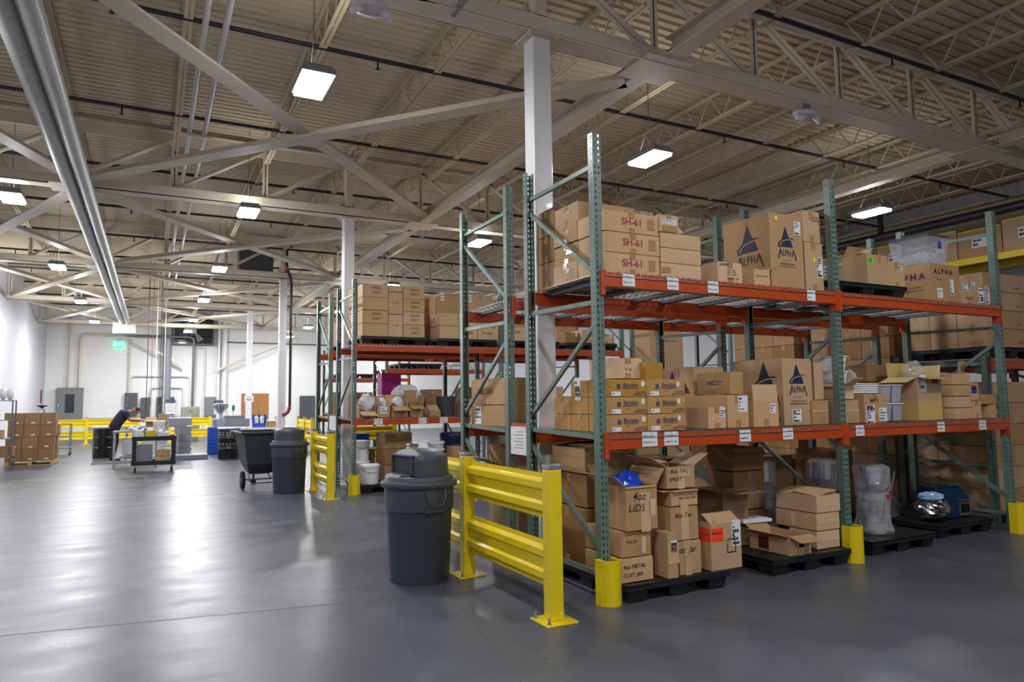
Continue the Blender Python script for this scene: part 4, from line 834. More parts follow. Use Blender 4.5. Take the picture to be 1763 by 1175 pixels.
carton('shadowed open carton behind the FRAGILE carton under the front rack', 4.8, 5.12, 5.02, 5.5, 0.142, 0.64, m='kraft_dark', g='cartons on the middle floor pallet of the front rack', op={'l':(75,.6),'f':(85,.5),'b':(70,.4)})
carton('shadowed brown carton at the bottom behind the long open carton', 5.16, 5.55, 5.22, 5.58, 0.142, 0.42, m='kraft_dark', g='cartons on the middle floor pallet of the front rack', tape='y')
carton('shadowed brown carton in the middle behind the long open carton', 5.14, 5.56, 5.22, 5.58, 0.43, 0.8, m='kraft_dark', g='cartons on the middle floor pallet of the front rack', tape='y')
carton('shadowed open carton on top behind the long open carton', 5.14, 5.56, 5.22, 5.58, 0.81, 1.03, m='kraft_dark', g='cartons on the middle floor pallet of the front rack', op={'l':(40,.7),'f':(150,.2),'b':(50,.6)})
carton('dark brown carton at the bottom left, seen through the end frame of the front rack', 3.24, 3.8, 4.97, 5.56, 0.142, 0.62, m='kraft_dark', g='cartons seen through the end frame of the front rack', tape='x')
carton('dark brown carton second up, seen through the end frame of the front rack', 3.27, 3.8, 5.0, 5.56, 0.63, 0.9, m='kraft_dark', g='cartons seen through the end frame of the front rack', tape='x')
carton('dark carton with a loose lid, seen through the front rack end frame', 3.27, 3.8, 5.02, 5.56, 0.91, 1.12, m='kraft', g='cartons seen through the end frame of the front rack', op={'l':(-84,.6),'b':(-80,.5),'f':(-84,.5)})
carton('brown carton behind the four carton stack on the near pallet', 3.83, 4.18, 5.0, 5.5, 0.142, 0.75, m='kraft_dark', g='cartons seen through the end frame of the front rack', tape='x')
carton('large brown carton printed MILSAN on the lower shelf of the second rack', 3.16, 3.7, 6.25, 7.11, 1.497, 1.77, m='kraft', g='cartons on the rack behind the front rack', tape='x', prints=(('l','MILSAN',.10,.45,.5,'faint_ink',.02),))
carton('brown carton with a tall white label on the lower shelf of the second rack', 3.16, 3.75, 6.2, 7.11, 1.273, 1.49, m='kraft', g='cartons on the rack behind the front rack', tape='y', labels=(('l',.2,.5,.16,.19,'paper',4),))
pallet('black plastic pallet on the floor under the second rack', 3.75, 6.62, 0, 0)
carton('open brown carton with one flap sticking out under the second rack', 3.2, 3.75, 6.25, 6.75, .142, .88, m='kraft', g='cartons on the rack behind the front rack', op={'l':(72,.6),'b':(20,.4),'r':(20,.5)})
carton('plain dark carton on the floor pallet of the second rack', 3.8, 4.3, 6.2, 6.8, .142, .7, m='kraft_dark', g='cartons on the rack behind the front rack')
# ================================================================ guardrails
def rail_mesh(L):
    prof = [(0, .32), (0, .285), (-.038, .262), (-.038, .215), (-.012, .195), (-.012, .125), (-.038, .105), (-.038, .058), (0, .035), (0, 0)]
    t = .005; poly = prof + [(x + t, z) for x, z in prof[::-1]]
    b = MB(); n = len(poly); vs = [(x, 0, z) for x, z in poly] + [(x, L, z) for x, z in poly]
    fs = [(i, (i + 1) % n, (i + 1) % n + n, i + n) for i in range(n)]
    m = len(prof)
    for y in (0, n):
        for i in range(m - 1): fs.append((y + i, y + i + 1, y + n - 2 - i, y + n - 1 - i))
    return b.raw(vs, fs).mesh('rail', 'safety_yellow')
def gpost_mesh():
    b = MB(); h = 1.045; q = .052; b.box(-q, q, -q, q, .012, h)
    return b.mesh('post', 'safety_yellow')
GP = gpost_mesh()
def gp_rivets():
    b = MB()
    T = Matrix.Rotation(PI / 2, 4, 'X')
    for z in (.93, .84, .755, .45, .36, .275): b.lathe([(.008, .0515), (.006, .0555), (.001, .0565)], .01, z, 8, T=T)
    T = Matrix.Rotation(-PI / 2, 4, 'Z') @ T
    for z in (.93, .84, .755, .45, .36, .275):
        b.lathe([(.008, .0515), (.006, .0555), (.001, .0565)], 0.02, z, 8, T=T)
    return b.mesh('rivets', 'safety_yellow')
GR = gp_rivets()
def gplate():
    b = MB(); b.box(-.125, .125, -.125, .125, 0, .013); return b.mesh('base_plate', 'safety_yellow')
GB = gplate()
def gcap():
    b = MB(); q = .053; b.box(-q, q, -q, q, 1.045, 1.075)
    b.raw([(-q, -q, 1.075), (q, -q, 1.075), (q, q, 1.075), (-q, q, 1.075), (-.03, -.03, 1.086), (.03, -.03, 1.086), (.03, .03, 1.086), (-.03, .03, 1.086)], [(0, 1, 5, 4), (1, 2, 6, 5), (2, 3, 7, 6), (3, 0, 4, 7), (4, 5, 6, 7)])
    return b.mesh('cap', 'chrome')
GC = gcap()
def gbolt():
    b = MB(); b.cyl(0, 0, .013, .017, .019, 14); b.cyl(0, 0, .017, .03, .013, 6); b.cyl(0, 0, .03, .055, .007, 10); return b.mesh('anchor_bolt', 'galvanised')
GBO = gbolt()
def guardrail(lab, x, ys_, rz=0.0, h=1.0):
    r = empty('guardrail', (x, ys_[0], 0), rz); tag(r, lab, 'guardrail')
    for i, y in enumerate(ys_):
        p = put('post', GP, r, (0, y - ys_[0], 0), bevel=.008); put('cap', GC, p, bevel=.004); put('base_plate', GB, p, bevel=.003); put('rivet_row', GR, p)
        for bx_, by in ((-.09, -.09), (.095, .02), (-.095, .095)) if i % 2 == 0 else ((.09, .095), (-.09, -.095)): put('anchor_bolt', GBO, p, (bx_, by, 0))
        if i < len(ys_) - 1:
            L = ys_[i + 1] - y - .106
            for z in (.685, .21): put('rail', rail_mesh(L), r, (0.01, y - ys_[0] + .053, z))
    return r
guardrail('nearest yellow steel guardrail standing beside the large grey bin', 2.54, (4.33, 5.83, 7.3))
guardrail('yellow steel guardrail beside the smaller looking grey bin further down the aisle', 2.60, (11.42, 12.7))
guardrail('third yellow guardrail, farther down the aisle beyond the rack frames', 4.62, (22.9, 24.1, 25.3))
guardrail('yellow guardrail glimpsed through the lower level of the rack across the aisle', 3.62, (15.6, 17.0), -PI / 2 * .96)
def rail_x(lab, posts, y):
    r = guardrail(lab, posts[0], [0 + (p - posts[0]) for p in posts], -PI / 2); r.location = (posts[0], y, 0); return r
rail_x('yellow guardrail in front of the big electrical panel at the far left', (-4.0, -2.25, -.4), 33.0)
rail_x('yellow guardrail in front of the green grey cabinet at the far wall', (.75, 2.26), 32.2)
# ================================================================ grey round bins with dome lids
def bin_(lab, x, y, rz):
    r = empty('trash_bin', (x, y, 0), rz); tag(r, lab, 'trash bin', 'round grey bins with dome lids')
    b = MB(); b.lathe([(.0, .012), (.235, .012), (.245, .0), (.258, .0), (.262, .02), (.285, .585), (.292, .60), (.300, .605), (.303, .78), (.300, .80), (.315, .805), (.315, .815), (.29, .815), (.285, .70), (.25, .03), (0, .03)], n=56)
    b.build('body', 'bin_grey', r, smooth=True)
    for a in (-1.62, PI - 1.62):
        b = MB(); T = Matrix.Rotation(a, 4, 'Z')
        # collar break and loop handle
        pts = [(.318, -.085, .785), (.345, -.08, .73), (.352, -.05, .665), (.352, .05, .665), (.345, .08, .73), (.318, .085, .785)]
        b.tube([T @ Vector(p) for p in pts], .0105, 8)
        b.raw([tuple(p) for p in ((.300, -.09, .59), (.318, -.09, .60), (.318, .09, .60), (.300, .09, .59), (.300, -.09, .66), (.322, -.09, .64), (.322, .09, .64), (.300, .09, .66))], [(0, 3, 2, 1), (4, 5, 6, 7), (0, 1, 5, 4), (1, 2, 6, 5), (2, 3, 7, 6), (3, 0, 4, 7)], T)
        b.build('handle', 'bin_grey', r, smooth=True)
    # lid: brim, step, dome with a flat facet for the swing door
    b = MB(); b.lathe([(.30, .80), (.328, .802), (.334, .812), (.334, .838), (.325, .852), (.300, .856), (.296, .862), (.294, .884), (.286, .893), (.27, .896)], n=56)
    o = len(b.v)
    prof = [(.262, .896), (.258, .93), (.253, 1.02), (.248, 1.065), (.24, 1.075), (.20, 1.098), (.15, 1.115), (.08, 1.125), (0.001, 1.127)]
    n = 64; fx = .155
    vs = []
    for rr, z in prof:
        lim = fx if z < 1.06 else (fx - (z - 1.06) * 1.2)
        for k in range(n):
            a = 2 * PI * k / n; px, py = rr * math.cos(a), rr * math.sin(a)
            vs.append((max(px, -lim), py, z))
    fs = [(i * n + k, i * n + (k + 1) % n, (i + 1) * n + (k + 1) % n, (i + 1) * n + k) for i in range(len(prof) - 1) for k in range(n)]
    b.raw(vs, fs)
    # ledge under the door
    b.raw([(-.262, -.13, .896), (-.262, .13, .896), (-.17, .16, .896), (-.17, -.16, .896), (-.235, -.12, .915), (-.235, .12, .915), (-.172, .15, .915), (-.172, -.15, .915)], [(4, 5, 6, 7), (0, 4, 7, 3), (0, 1, 5, 4), (1, 2, 6, 5)])
    lid = b.build('dome_lid', 'bin_grey', r, smooth=True)
    b = MB(); b.box(-.162, -.156, -.16, .16, .93, 1.055); d = b.build('swing_door', 'bin_flap', lid, bevel=.002)
    b = MB()
    for s in (-1, 1): b.box(-.178, -.154, *sorted((s * .165, s * .19)), .915, 1.07)
    b.box(-.185, -.14, -.19, .19, 1.062, 1.076); b.build('door_frame', 'bin_grey', lid, bevel=.003)
    return r
bin_('large grey round bin with a dome lid beside the nearest guardrail', 2.125, 5.93, math.radians(9))
bin_('grey round bin with a dome lid beside the dark tilt cart further down the aisle', 2.18, 12.72, math.radians(200))
# ================================================================ tilt cart
r = empty('tilt_cart', (1.83, 13.98, 0), math.radians(2)); tag(r, 'dark grey wheeled tilt cart hopper standing behind the second round bin', 'tilt cart')
w, d = .37, .62
b = MB()
lev = [(1.03, w, -d, d), (1.0, w, -d, d), (.97, w - .03, -d + .04, d - .04), (.45, w - .10, -d + .14, d - .25), (.28, w - .16, -d + .3, d - .6), (.25, w - .2, -d + .4, d - .7)]
for z, ww, a, c in lev: b.v += [(-ww, a, z), (-ww * .35, a - (.02 if z < .96 else 0), z), (ww * .35, a - (.02 if z < .96 else 0), z), (ww, a, z), (ww, c, z), (-ww, c, z)]
for i in range(len(lev) - 1):
    for k in range(6): b.f.append((i * 6 + k, (i + 1) * 6 + k, (i + 1) * 6 + (k + 1) % 6, i * 6 + (k + 1) % 6)); b.mi.append(0)
b.f.append(tuple((len(lev) - 1) * 6 + k for k in range(6))); b.mi.append(0)
b.build('hopper', 'tilt_grey', r, bevel=.015)
b = MB()
for s in (-1, 1):
    b.box(*sorted((s * (w + .045), s * (w - .02))), -d - .04, d + .04, 1.0, 1.035); b.box(-w + .02, w - .02, *sorted((s * (d + .04), s * (d - .02))), 1.0, 1.035)
b.build('rim', 'tilt_grey', r, bevel=.01)
for s in (-1, 1):
    b = MB(); T = Matrix.Translation((s * .31, -.28, .16)) @ Matrix.Rotation(PI / 2, 4, 'Y'); b.lathe([(.05, -.03), (.15, -.03), (.16, -.015), (.16, .015), (.15, .03), (.05, .03)], n=24, T=T); wh = b.build('wheel', 'black_rubber', r, smooth=True)
    b = MB(); b.lathe([(.001, -.034), (.055, -.034), (.055, .034), (.001, .034)], n=16, T=T); b.build('hub', 'dull_steel', wh)
b = MB()
b.tube([(-.3, -.28, .16), (.3, -.28, .16)], .014, 8)
for s in (-1, 1): b.tube([(s * .2, -.28, .16), (s * .17, .0, .24), (s * .15, .35, .30)], .016, 8)
b.tube([(-.18, -.5, .11), (.18, -.5, .11), (.24, -.4, .17)], .01, 8); b.tube([(-.18, -.5, .11), (-.24, -.4, .17)], .01, 8)
b.build('axle_frame', 'dull_steel', r)
b = MB(); b.cyl(0, .5, .0, .1, .05, 16); b.bar((0, .5, .1), (0, .45, .31), .03); b.build('caster', 'black_rubber', r)
# ================================================================ things on the nearest rack
def crumple(b_, cx, cy, cz, rx, ry, rz_, seed, amp=.25, n=18, m=12, top=None):
    rnd = random.Random(seed); ph = [(rnd.uniform(0, 6), rnd.uniform(2, 7), rnd.uniform(0, 6), rnd.uniform(2, 6)) for _ in range(5)]
    vs = []
    for i in range(m + 1):
        t = PI * i / m
        for k in range(n):
            a = 2 * PI * k / n
            q = 1 + amp * sum(math.sin(p[1] * a + p[0] + p[3] * t + p[2]) for p in ph) / 5 + rnd.uniform(-amp, amp) * .25
            vs.append((cx + rx * math.sin(t) * math.cos(a) * q, cy + ry * math.sin(t) * math.sin(a) * q, cz + rz_ * math.cos(t) * (q if 0 < i < m else 1)))
    fs = [(i * n + k, (i + 1) * n + k, (i + 1) * n + (k + 1) % n, i * n + (k + 1) % n) for i in range(m) for k in range(n)]
    return b_.raw(vs, fs)
def bag(lab, x, y, z, rx, ry, rz_, m, seed=1, name='plastic_bag', g=None, cat='bag', amp=.25):
    b = MB(); crumple(b, 0, 0, rz_, rx, ry, rz_, seed, amp); o = b.build(name, m, None, (x, y, z)); return tag(o, lab, cat, g)
L = LIDSBOX; bag('blue plastic bag bulging out of the open 4oz LIDS carton', (L[0] + L[1]) / 2 + .0, (L[2] + L[3]) / 2, L[4] + .06, .12, .17, .185, 'blue_bag', 3)
# FRAGILE carton open-box mark
F = FRAGILE
o = [q for q in bpy.data.objects if q.get('label', '').startswith('brown carton with orange FRAGILE')][0]
b = MB(); hw = F[1] - F[0]; cx = .11 * 1; zz = .17
def ln(x0, z0, x1, z1, t=.009): b.bar((x0, 0, z0), (x1, 0, z1), .001, t, upv=(0, 0, 1)) if abs(z1 - z0) < abs(x1 - x0) else b.bar((x0, 0, z0), (x1, 0, z1), t, .001, upv=(0, 1, 0))
ln(-.045, 0, .045, 0); ln(-.045, 0, -.045, .075); ln(.045, 0, .045, .09); ln(-.045, .09, -.005, .115); ln(.0, .095, .045, .125)
q = put('printed_symbol', b.mesh('printed_symbol', 'ink'), o, (.055, -(F[3] - F[2]) / 2 - .0012, .13))
for zz_, tt in ((.0, 'FRAGILE'),):
    text_part(o, 'FRAGILE', .03, (-hw / 2 - .0016, 0.0, (F[5] - F[4]) * .77), LEFT, 'ink', .01)
# white styrofoam sheets by the long open carton
O = OPENBOX
tag(MB().box(-.17, .17, -.10, .10, 0, .03).build('foam_sheet', 'paper', None, ((O[0] + O[1]) / 2 + .02, O[3] + .13 , O[5] + .04), -.1, bevel=.003), 'white flat foam sheet lying behind the long open carton on the middle pallet', 'foam sheet')
b = MB(); b.box(-.1, .1, -.09, .09, 0, .206); tag(b.build('cardboard_box', 'kraft_dark', None, ((O[0] + O[1]) / 2 + .02, O[3] + .13, .142)), 'small dark carton under the white foam sheet on the middle pallet', 'box')
# clear tote with a dark lid on the upper shelf
T0 = TOTE; x0, x1, y0, y1, z0, z1 = T0
r = empty('plastic_tote', ((x0 + x1) / 2, (y0 + y1) / 2, z0)); tag(r, 'clear plastic tote with a grey lid, full of white strands, on the ALPHA carton', 'tote')
w, d, h = (x1 - x0) / 2, (y1 - y0) / 2, z1 - z0
b = MB(); k = .86; t = .004
for (kk, sgn) in ((0, 1), (t, -1)):
    a = w * k - kk; c = d * k - kk; A = w - kk; Cc = d - kk
    vs = [(-a, -c, kk), (a, -c, kk), (a, c, kk), (-a, c, kk), (-A, -Cc, h * .93), (A, -Cc, h * .93), (A, Cc, h * .93), (-A, Cc, h * .93)]
    fs = [(0, 3, 2, 1), (0, 1, 5, 4), (1, 2, 6, 5), (2, 3, 7, 6), (3, 0, 4, 7)]
    b.raw(vs, fs if sgn > 0 else [f[::-1] for f in fs])
b.build('body', 'clear_bin', r)
b = MB(); b.box(-w - .015, w + .015, -d - .015, d + .015, h * .93, h * .96); b.box(-w + .02, w - .02, -d + .02, d - .02, h * .96, h)
for i in range(6): b.box(-w + .05 + i * w * .32, -w + .11 + i * w * .32, -d - .02, d + .02, h * .955, h * .985)
b.build('lid', 'clear_lid', r)
b = MB(); b.box(-.03, .03, -.001, .001, -.045, .045); q = b.build('sticker', 'blue_sticker', r, (.04, -d * .97, h * .66)); q['label'] = 'blue and red sticker'
b = MB(); b.box(-.02, .02, -.002, -.001, -.02, .0); b.build('sticker_mark', 'red_print', q)
b = MB(); rnd = random.Random(5)
for i in range(420):
    x = rnd.uniform(-.72, .72) * w; y = rnd.uniform(-.76, .76) * d; z = rnd.uniform(.02, h * .36) ; a = rnd.uniform(0, 6.28); L_ = rnd.uniform(.03, .07); e = rnd.uniform(-.02, .05)
    dx, dy = math.cos(a) * L_ * .5, math.sin(a) * L_ * .5
    b.bar((max(-.8 * w, x - dx), max(-.8 * d, y - dy), max(.01, z - e)), (min(.8 * w, x + dx), min(.8 * d, y + dy), z + e), .004)
st = b.build('cotton_swabs', 'paper', None, ((x0 + x1) / 2, (y0 + y1) / 2, z0 + .004)); tag(st, 'heap of white strands filling the clear plastic tote', 'swabs', kind='stuff')
# white tubs and lids on the lower shelf
def tub(lab, x, y, z, w, d, h, g, lidh=.012, m='white_plastic', bodym=None, tex=None):
    r = empty('plastic_tub', (x, y, z)); tag(r, lab, 'tub', g)
    b = MB(); k = .84
    b.raw([(-w * k / 2, -d * k / 2, 0), (w * k / 2, -d * k / 2, 0), (w * k / 2, d * k / 2, 0), (-w * k / 2, d * k / 2, 0), (-w / 2, -d / 2, h - lidh), (w / 2, -d / 2, h - lidh), (w / 2, d / 2, h - lidh), (-w / 2, d / 2, h - lidh)],
          [(0, 3, 2, 1), (4, 5, 6, 7), (0, 1, 5, 4), (1, 2, 6, 5), (2, 3, 7, 6), (3, 0, 4, 7)])
    b.build('body', bodym or m, r, bevel=.008)
    b = MB(); b.box(-w / 2 - .008, w / 2 + .008, -d / 2 - .008, d / 2 + .008, h - lidh, h); b.build('lid', m, r, bevel=.003)
    if tex: text_part(r, tex, .03, (0, -d / 2 * .97, h * .55), FRONT, 'ink')
    return r
mat('tub_grey', hexc('aeb0bc'), 0.35, spec=0.5, alpha=0.9)
gx, gz = (TUBTOP[0] + TUBTOP[1]) / 2, TUBTOP[2]
b = MB()
for k_ in range(4): b.box(-.22 - .004 * (k_ % 2), .18, -.1, .1, k_ * .022, k_ * .022 + .018)
b.box(-.226, .186, -.106, .106, .088, .098); tag(b.build('plastic_tub', 'white_plastic', None, (gx + .02, 4.76, gz + .006), .05, bevel=.003), 'long stack of nested white tub lids lying on the carton with two labels', 'tub lids')
for k_, zz_ in enumerate((1.275, 1.275 + .19)):
    for j in range(2):
        tub('grey plastic tub with a white lid beside the big open carton, %s %s' % (['lower', 'upper'][k_], ['left', 'right'][j]), 6.70 + j * .17, 4.74, zz_, .15, .24, .185, 'grey tubs with white lids', bodym='tub_grey')
tub('white square tub with handwriting, on the open carton right of the middle rack post, upper', 6.11, 4.78, 1.79, .16, .2, .15, 'white square tubs', tex='Tamin lid')
tub('white square tub wrapped in film, right of the middle rack post, lower', 6.11, 4.78, 1.66, .16, .2, .125, 'white square tubs')
bag('clear crumpled film hanging beside the white square tubs', 6.26, 4.72, 1.60, .05, .08, .10, 'film', 8)
B_ = BIGOPEN
bag('clear crumpled plastic liner rising out of the big open carton', (B_[0] + B_[1]) / 2 + .03, B_[3] - .14, B_[5] - .02, .12, .1, .10, 'film', 9)
bag('white crumpled plastic liner at the lid of the large open carton at the right end', LIDPLASTIC[0] - .0, 5.15, LIDPLASTIC[2] - .02, .12, .12, .06, 'white_film', 4)
# plastic wrapped stands and machines
def wrapped(lab, x, y, z, h, rtop=.175, rb=.16, seed=2, tall=1.0):
    r = empty('wrapped_stand', (x, y, z)); tag(r, lab, 'machine', 'stands wrapped in clear plastic')
    b = MB(); b.cyl(0, 0, h * .74, h * .98, rtop * .86, 28); b.cyl(0, 0, h * .98, h * 1.0, rtop * .9, 28); o = b.build('drum', 'chrome', r, smooth=True)
    b = MB(); b.cyl(0, 0, .1, h * .74, .05, 14); b.cyl(0, 0, h * .50, h * .60, .12, 18); b.cyl(0, 0, .0, .1, rb * .8, 20); b.box(-.1, .1, -.09, .09, h * .35, h * .5); b.build('pedestal', 'machine_grey', r)
    b = MB(); b.lathe([(.02, h * .56 - .02), (.02, h * .56 + .02), (.001, h * .56 + .02)], .04, -.16, 10); b.build('red_button', 'red_print', r)
    rnd = random.Random(seed); n = 40; m = 22; vs = []
    prof = [(0, rb * 1.1), (.04, rb * 1.18), (.12, rb * 1.05), (.3, rb * .95), (.5, rb * .98), (.6, rb * .92), (.72, rtop * 1.02), (.9, rtop * 1.0), (.98, rtop * 1.04), (1.03, rtop * .7)]
    def R_(t):
        for i in range(len(prof) - 1):
            if prof[i][0] <= t <= prof[i + 1][0]:
                q = (t - prof[i][0]) / (prof[i + 1][0] - prof[i][0]); return prof[i][1] * (1 - q) + prof[i + 1][1] * q
        return prof[-1][1]
    for i in range(m + 1):
        t = 1.03 * i / m
        for k in range(n):
            a = 2 * PI * k / n
            q = 1 + .045 * math.sin(5 * a + 7 * t + seed) + .035 * math.sin(11 * a - 15 * t + seed * 2) + rnd.uniform(-.025, .025)
            vs.append((R_(t) * q * math.cos(a), R_(t) * q * math.sin(a), t * h + .004))
    fs = [(i * n + k, i * n + (k + 1) % n, (i + 1) * n + (k + 1) % n, (i + 1) * n + k) for i in range(m) for k in range(n)]
    fs.append(tuple(m * n + k for k in range(n)))
    MB().raw(vs, fs).build('plastic_wrap', 'film', r)
    return r
PZ = .141
wrapped('steel stand wrapped in clear plastic, frontmost on the third floor pallet', 6.66, 4.82, PZ, .67, .165, .16, 2)
wrapped('steel stand wrapped in clear plastic directly right of the middle rack post', 6.50, 5.28, PZ, .70, .165, .15, 5)
wrapped('stand wrapped in clear plastic behind the three flat cartons', 5.69, 5.36, PZ, .72, .125, .12, 9)
r = empty('machine', (8.28, 5.06, PZ), -.1); tag(r, 'blue and steel boxy machine at the right end of the last floor pallet', 'machine')
b = MB(); b.raw([(-.2, -.16, 0), (.2, -.16, 0), (.2, .2, 0), (-.2, .2, 0), (-.2, -.16, .2), (.2, -.16, .2), (.2, .2, .34), (-.2, .2, .34), (-.2, -.02, .34), (.2, -.02, .34)], [(0, 3, 2, 1), (0, 1, 5, 4), (1, 2, 6, 9, 5), (0, 4, 8, 7, 3), (2, 3, 7, 6), (4, 5, 9, 8), (8, 9, 6, 7)]); b.build('body', 'machine_blue', r, bevel=.006)
b = MB(); b.box(.0, .18, -.175, -.161, .02, .17); b.box(-.0, .2, -.18, -.165, .185, .2); p = b.build('front_panel', 'steel_sheet', r)
MB().box(.02, .16, -.178, -.176, .05, .15).build('window', 'dark_window', p)
b = MB(); b.tube([(-.05, 0, .36), (.3, -.02, .38)], .012, 8); b.box(.0, .14, -.04, .1, .34, .36); b.build('feed_arm', 'chrome', r)
r = empty('machine', (7.80, 4.92, PZ), .05); tag(r, 'crumpled foil covered machine with a light blue bag on top', 'machine')
b = MB(); crumple(b, 0, 0, .132, .2, .16, .125, 12, .18, 26, 14); b.build('foil_wrap', 'chrome', r)
b = MB(); crumple(b, .02, .02, .26, .15, .12, .05, 14, .3); b.build('light_blue_bag', 'light_blue_film', r)
r = empty('machine', (7.66, 5.3, PZ), .12); tag(r, 'light grey metal machine frame leaning behind the foil covered machine', 'machine')
b = MB(); b.prism([(-.16, 0), (.12, 0), (.12, .16), (-.0, .27), (-.16, .27)], -.012, .012, Matrix.Rotation(PI / 2, 4, 'X')); b.box(-.15, .3, .03, .2, .0, .12); b.build('side_plate', 'machine_grey', r)
b = MB()
for a, c in (((-.12, .1, .3), (.02, .1, .62)), ((.1, .1, .3), (.24, .1, .62)), ((-.12, .1, .3), (.1, .1, .3)), ((.02, .1, .62), (.24, .1, .62)), ((.14, .16, .2), (.3, .16, .52)), ((.3, .16, .52), (.42, .16, .50)), ((.42, .16, .5), (.3, .16, .2))): b.bar(a, c, .022)
b.bar((-.1, .1, .1), (-.1, .1, .3), .03); b.bar((.2, .14, .1), (.2, .14, .25), .03)
b.build('open_frame', 'dull_steel', r)
# ================================================================ stock on the other racks
ZT = 2.548
def pal_up(lab, x, y, z=ZT, sx=1.0): return pallet(lab, x, y, z, 0, sx, 1.0, 'black plastic pallets on the racks across the aisle')
# third rack, top level: first pallet (4 high)
pal_up('black plastic pallet on top of the third rack, first from the left', 3.80, 12.36)
zb = ZT + .142; Gt = 'cartons on top of the third rack'
h4 = (3.62 - zb) / 4 - .004
for c, (xa, xb) in enumerate(((3.24, 3.70), (3.98, 4.38))):
    for k in range(4):
        carton('printed carton, first pallet atop the third rack, %s row, %s column' % (['bottom', 'second', 'third', 'top'][k], ['left', 'right'][c]),
               xa, xb, 11.92 + .012 * (k % 2), 12.25, zb + k * (h4 + .004), zb + k * (h4 + .004) + h4, 'kraft_light', Gt, None, prints=() if (c == 0 and k % 2 == 0) else (('f', 'HAHL', .07, .55, .7, 'faint_ink', .01), ('f', '2000 F', .06, .55, .35, 'faint_ink', .01)))
hh = (4 * (h4 + .004)) / 2.3
for k, (za, zc) in enumerate(((0, hh), (hh + .004, 2 * hh), (2 * hh + .004, 4 * (h4 + .004)))):
    carton('upright narrow carton mid first pallet atop the third rack, %s' % ['bottom', 'middle', 'top'][k], 3.71, 3.97, 11.93, 12.25, zb + za, zb + zc - .004, 'kraft_light', Gt, None, prints=(('f', 'II  FR', .05, .5, .5, 'faint_ink', .01),) if k < 2 else ())
for k in range(4):
    carton('brown carton behind the printed ones by the white column, %s row' % (['bottom', 'second', 'third', 'top'][k]), 3.22, 3.75, 12.27, 12.8, zb + k * (h4 + .004), zb + k * (h4 + .004) + h4, 'kraft', Gt, 'x')
# second pallet
pal_up('black plastic pallet on top of the third rack, second from the left', 5.22, 12.36, sx=.98)
h3 = .235
for i in range(3):
    for k in range(2):
        carton('brown carton, second pallet atop the third rack, %s row, %s column' % (['bottom', 'second'][k], ['left', 'middle', 'right'][i]), 4.66 + i * .385, 5.035 + i * .385, 11.9, 12.4, zb + k * (h3 + .004), zb + k * (h3 + .004) + h3, 'kraft_light', Gt, None,
               prints=(('f', 'FR 2000', .06, .5, .5, 'faint_ink', .01),) if i else ())
for i in range(2):
    carton('taller brown carton on the top row of the second pallet, %s' % ['left', 'right'][i], 4.68 + i * .56, 5.22 + i * .56, 11.95, 12.5, zb + 2 * (h3 + .004), zb + 2 * (h3 + .004) + .37, 'kraft', Gt, 'y', labels=(('f', .1, .8, .07, .14, 'paper', 2),))
for k in range(3):
    carton('brown carton at the back left of the second pallet, %s row' % ['bottom', 'middle', 'top'][k], 4.55, 5.1, 12.52, 12.9, zb + k * .29, zb + k * .29 + .285, 'kraft', Gt, 'x', labels=(('l', .5, .5, .08, .12, 'paper', 2),) if k == 2 else ())
# right of upright: third pallet
pal_up('black plastic pallet on top of the third rack, third from the left', 6.62, 12.36, sx=.95)
for i in range(3):
    for k in range(3 if i < 2 else 1):
        carton('brown carton, third pallet atop the third rack, %s row, %s column' % (['bottom', 'second', 'top'][k], ['left', 'middle', 'right'][i]), 6.08 + i * .36, 6.435 + i * .36, 11.9, 12.35, zb + k * .28, zb + k * .28 + .275, 'kraft_light', Gt, None,
               prints=(('f', 'FSC', .05, .4, .75, 'green_ink', .01),) if i == 2 else (('f', 'HAHL', .06, .5, .6, 'faint_ink', .01),), labels=(('f', .3, .3, .08, .12, 'paper', 2),) if i == 2 else ())
pal_up('black plastic pallet on top of the third rack, rightmost', 8.0, 12.36, sx=.98)
for (a, c, q, h_, y_, mm) in ((7.42, 7.74, 'small dark', .22, 12.0, 'kraft_dark'), (7.76, 8.13, 'plain pale', .27, 11.92, 'kraft_light'), (8.15, 8.55, 'plain pale lower', .2, 11.92, 'kraft_light')):
    carton('%s carton on the last pallet atop the third rack' % q, a, c, y_, y_ + .5, zb, zb + h_, mm, Gt, 'y', labels=(('f', .8, .8, .05, .08, 'paper', 1),))
carton('tall brown carton at the back of the rightmost pallet across the aisle', 7.46, 8.0, 12.53, 12.85, zb, zb + .42, 'kraft', Gt)
def clear(x, w_, posts):
    for p in posts:
        if x - .02 < p + .08 and x + w_ > p - .02: return p + .1
    return x
P3 = (3.03, 5.83, 8.63); P1 = (3.065, 5.825, 8.585); P7 = (8.9, 11.66, 14.42)
# far side: back rack (fourth row) top level
for i, (x, h_) in enumerate(((3.3, .5), (4.45, .8), (6.0, .7), (7.3, .6))):
    pallet('black plastic pallet on top of the fourth rack, %s from the left' % ['first', 'second', 'third', 'fourth'][i], x + .45, 14.1, ZT, 0, .9, 1, 'black pallets on the farther rack')
    for j in range(2): carton('brown carton on top of the farther rack, pallet %s from the left, %s' % (['first', 'second', 'third', 'fourth'][i], ['left', 'right'][j]), x + j * .46, x + .455 + j * .46, 13.75, 14.4, zb, zb + h_, 'kraft', 'cartons on top of the farther rack', 'y')
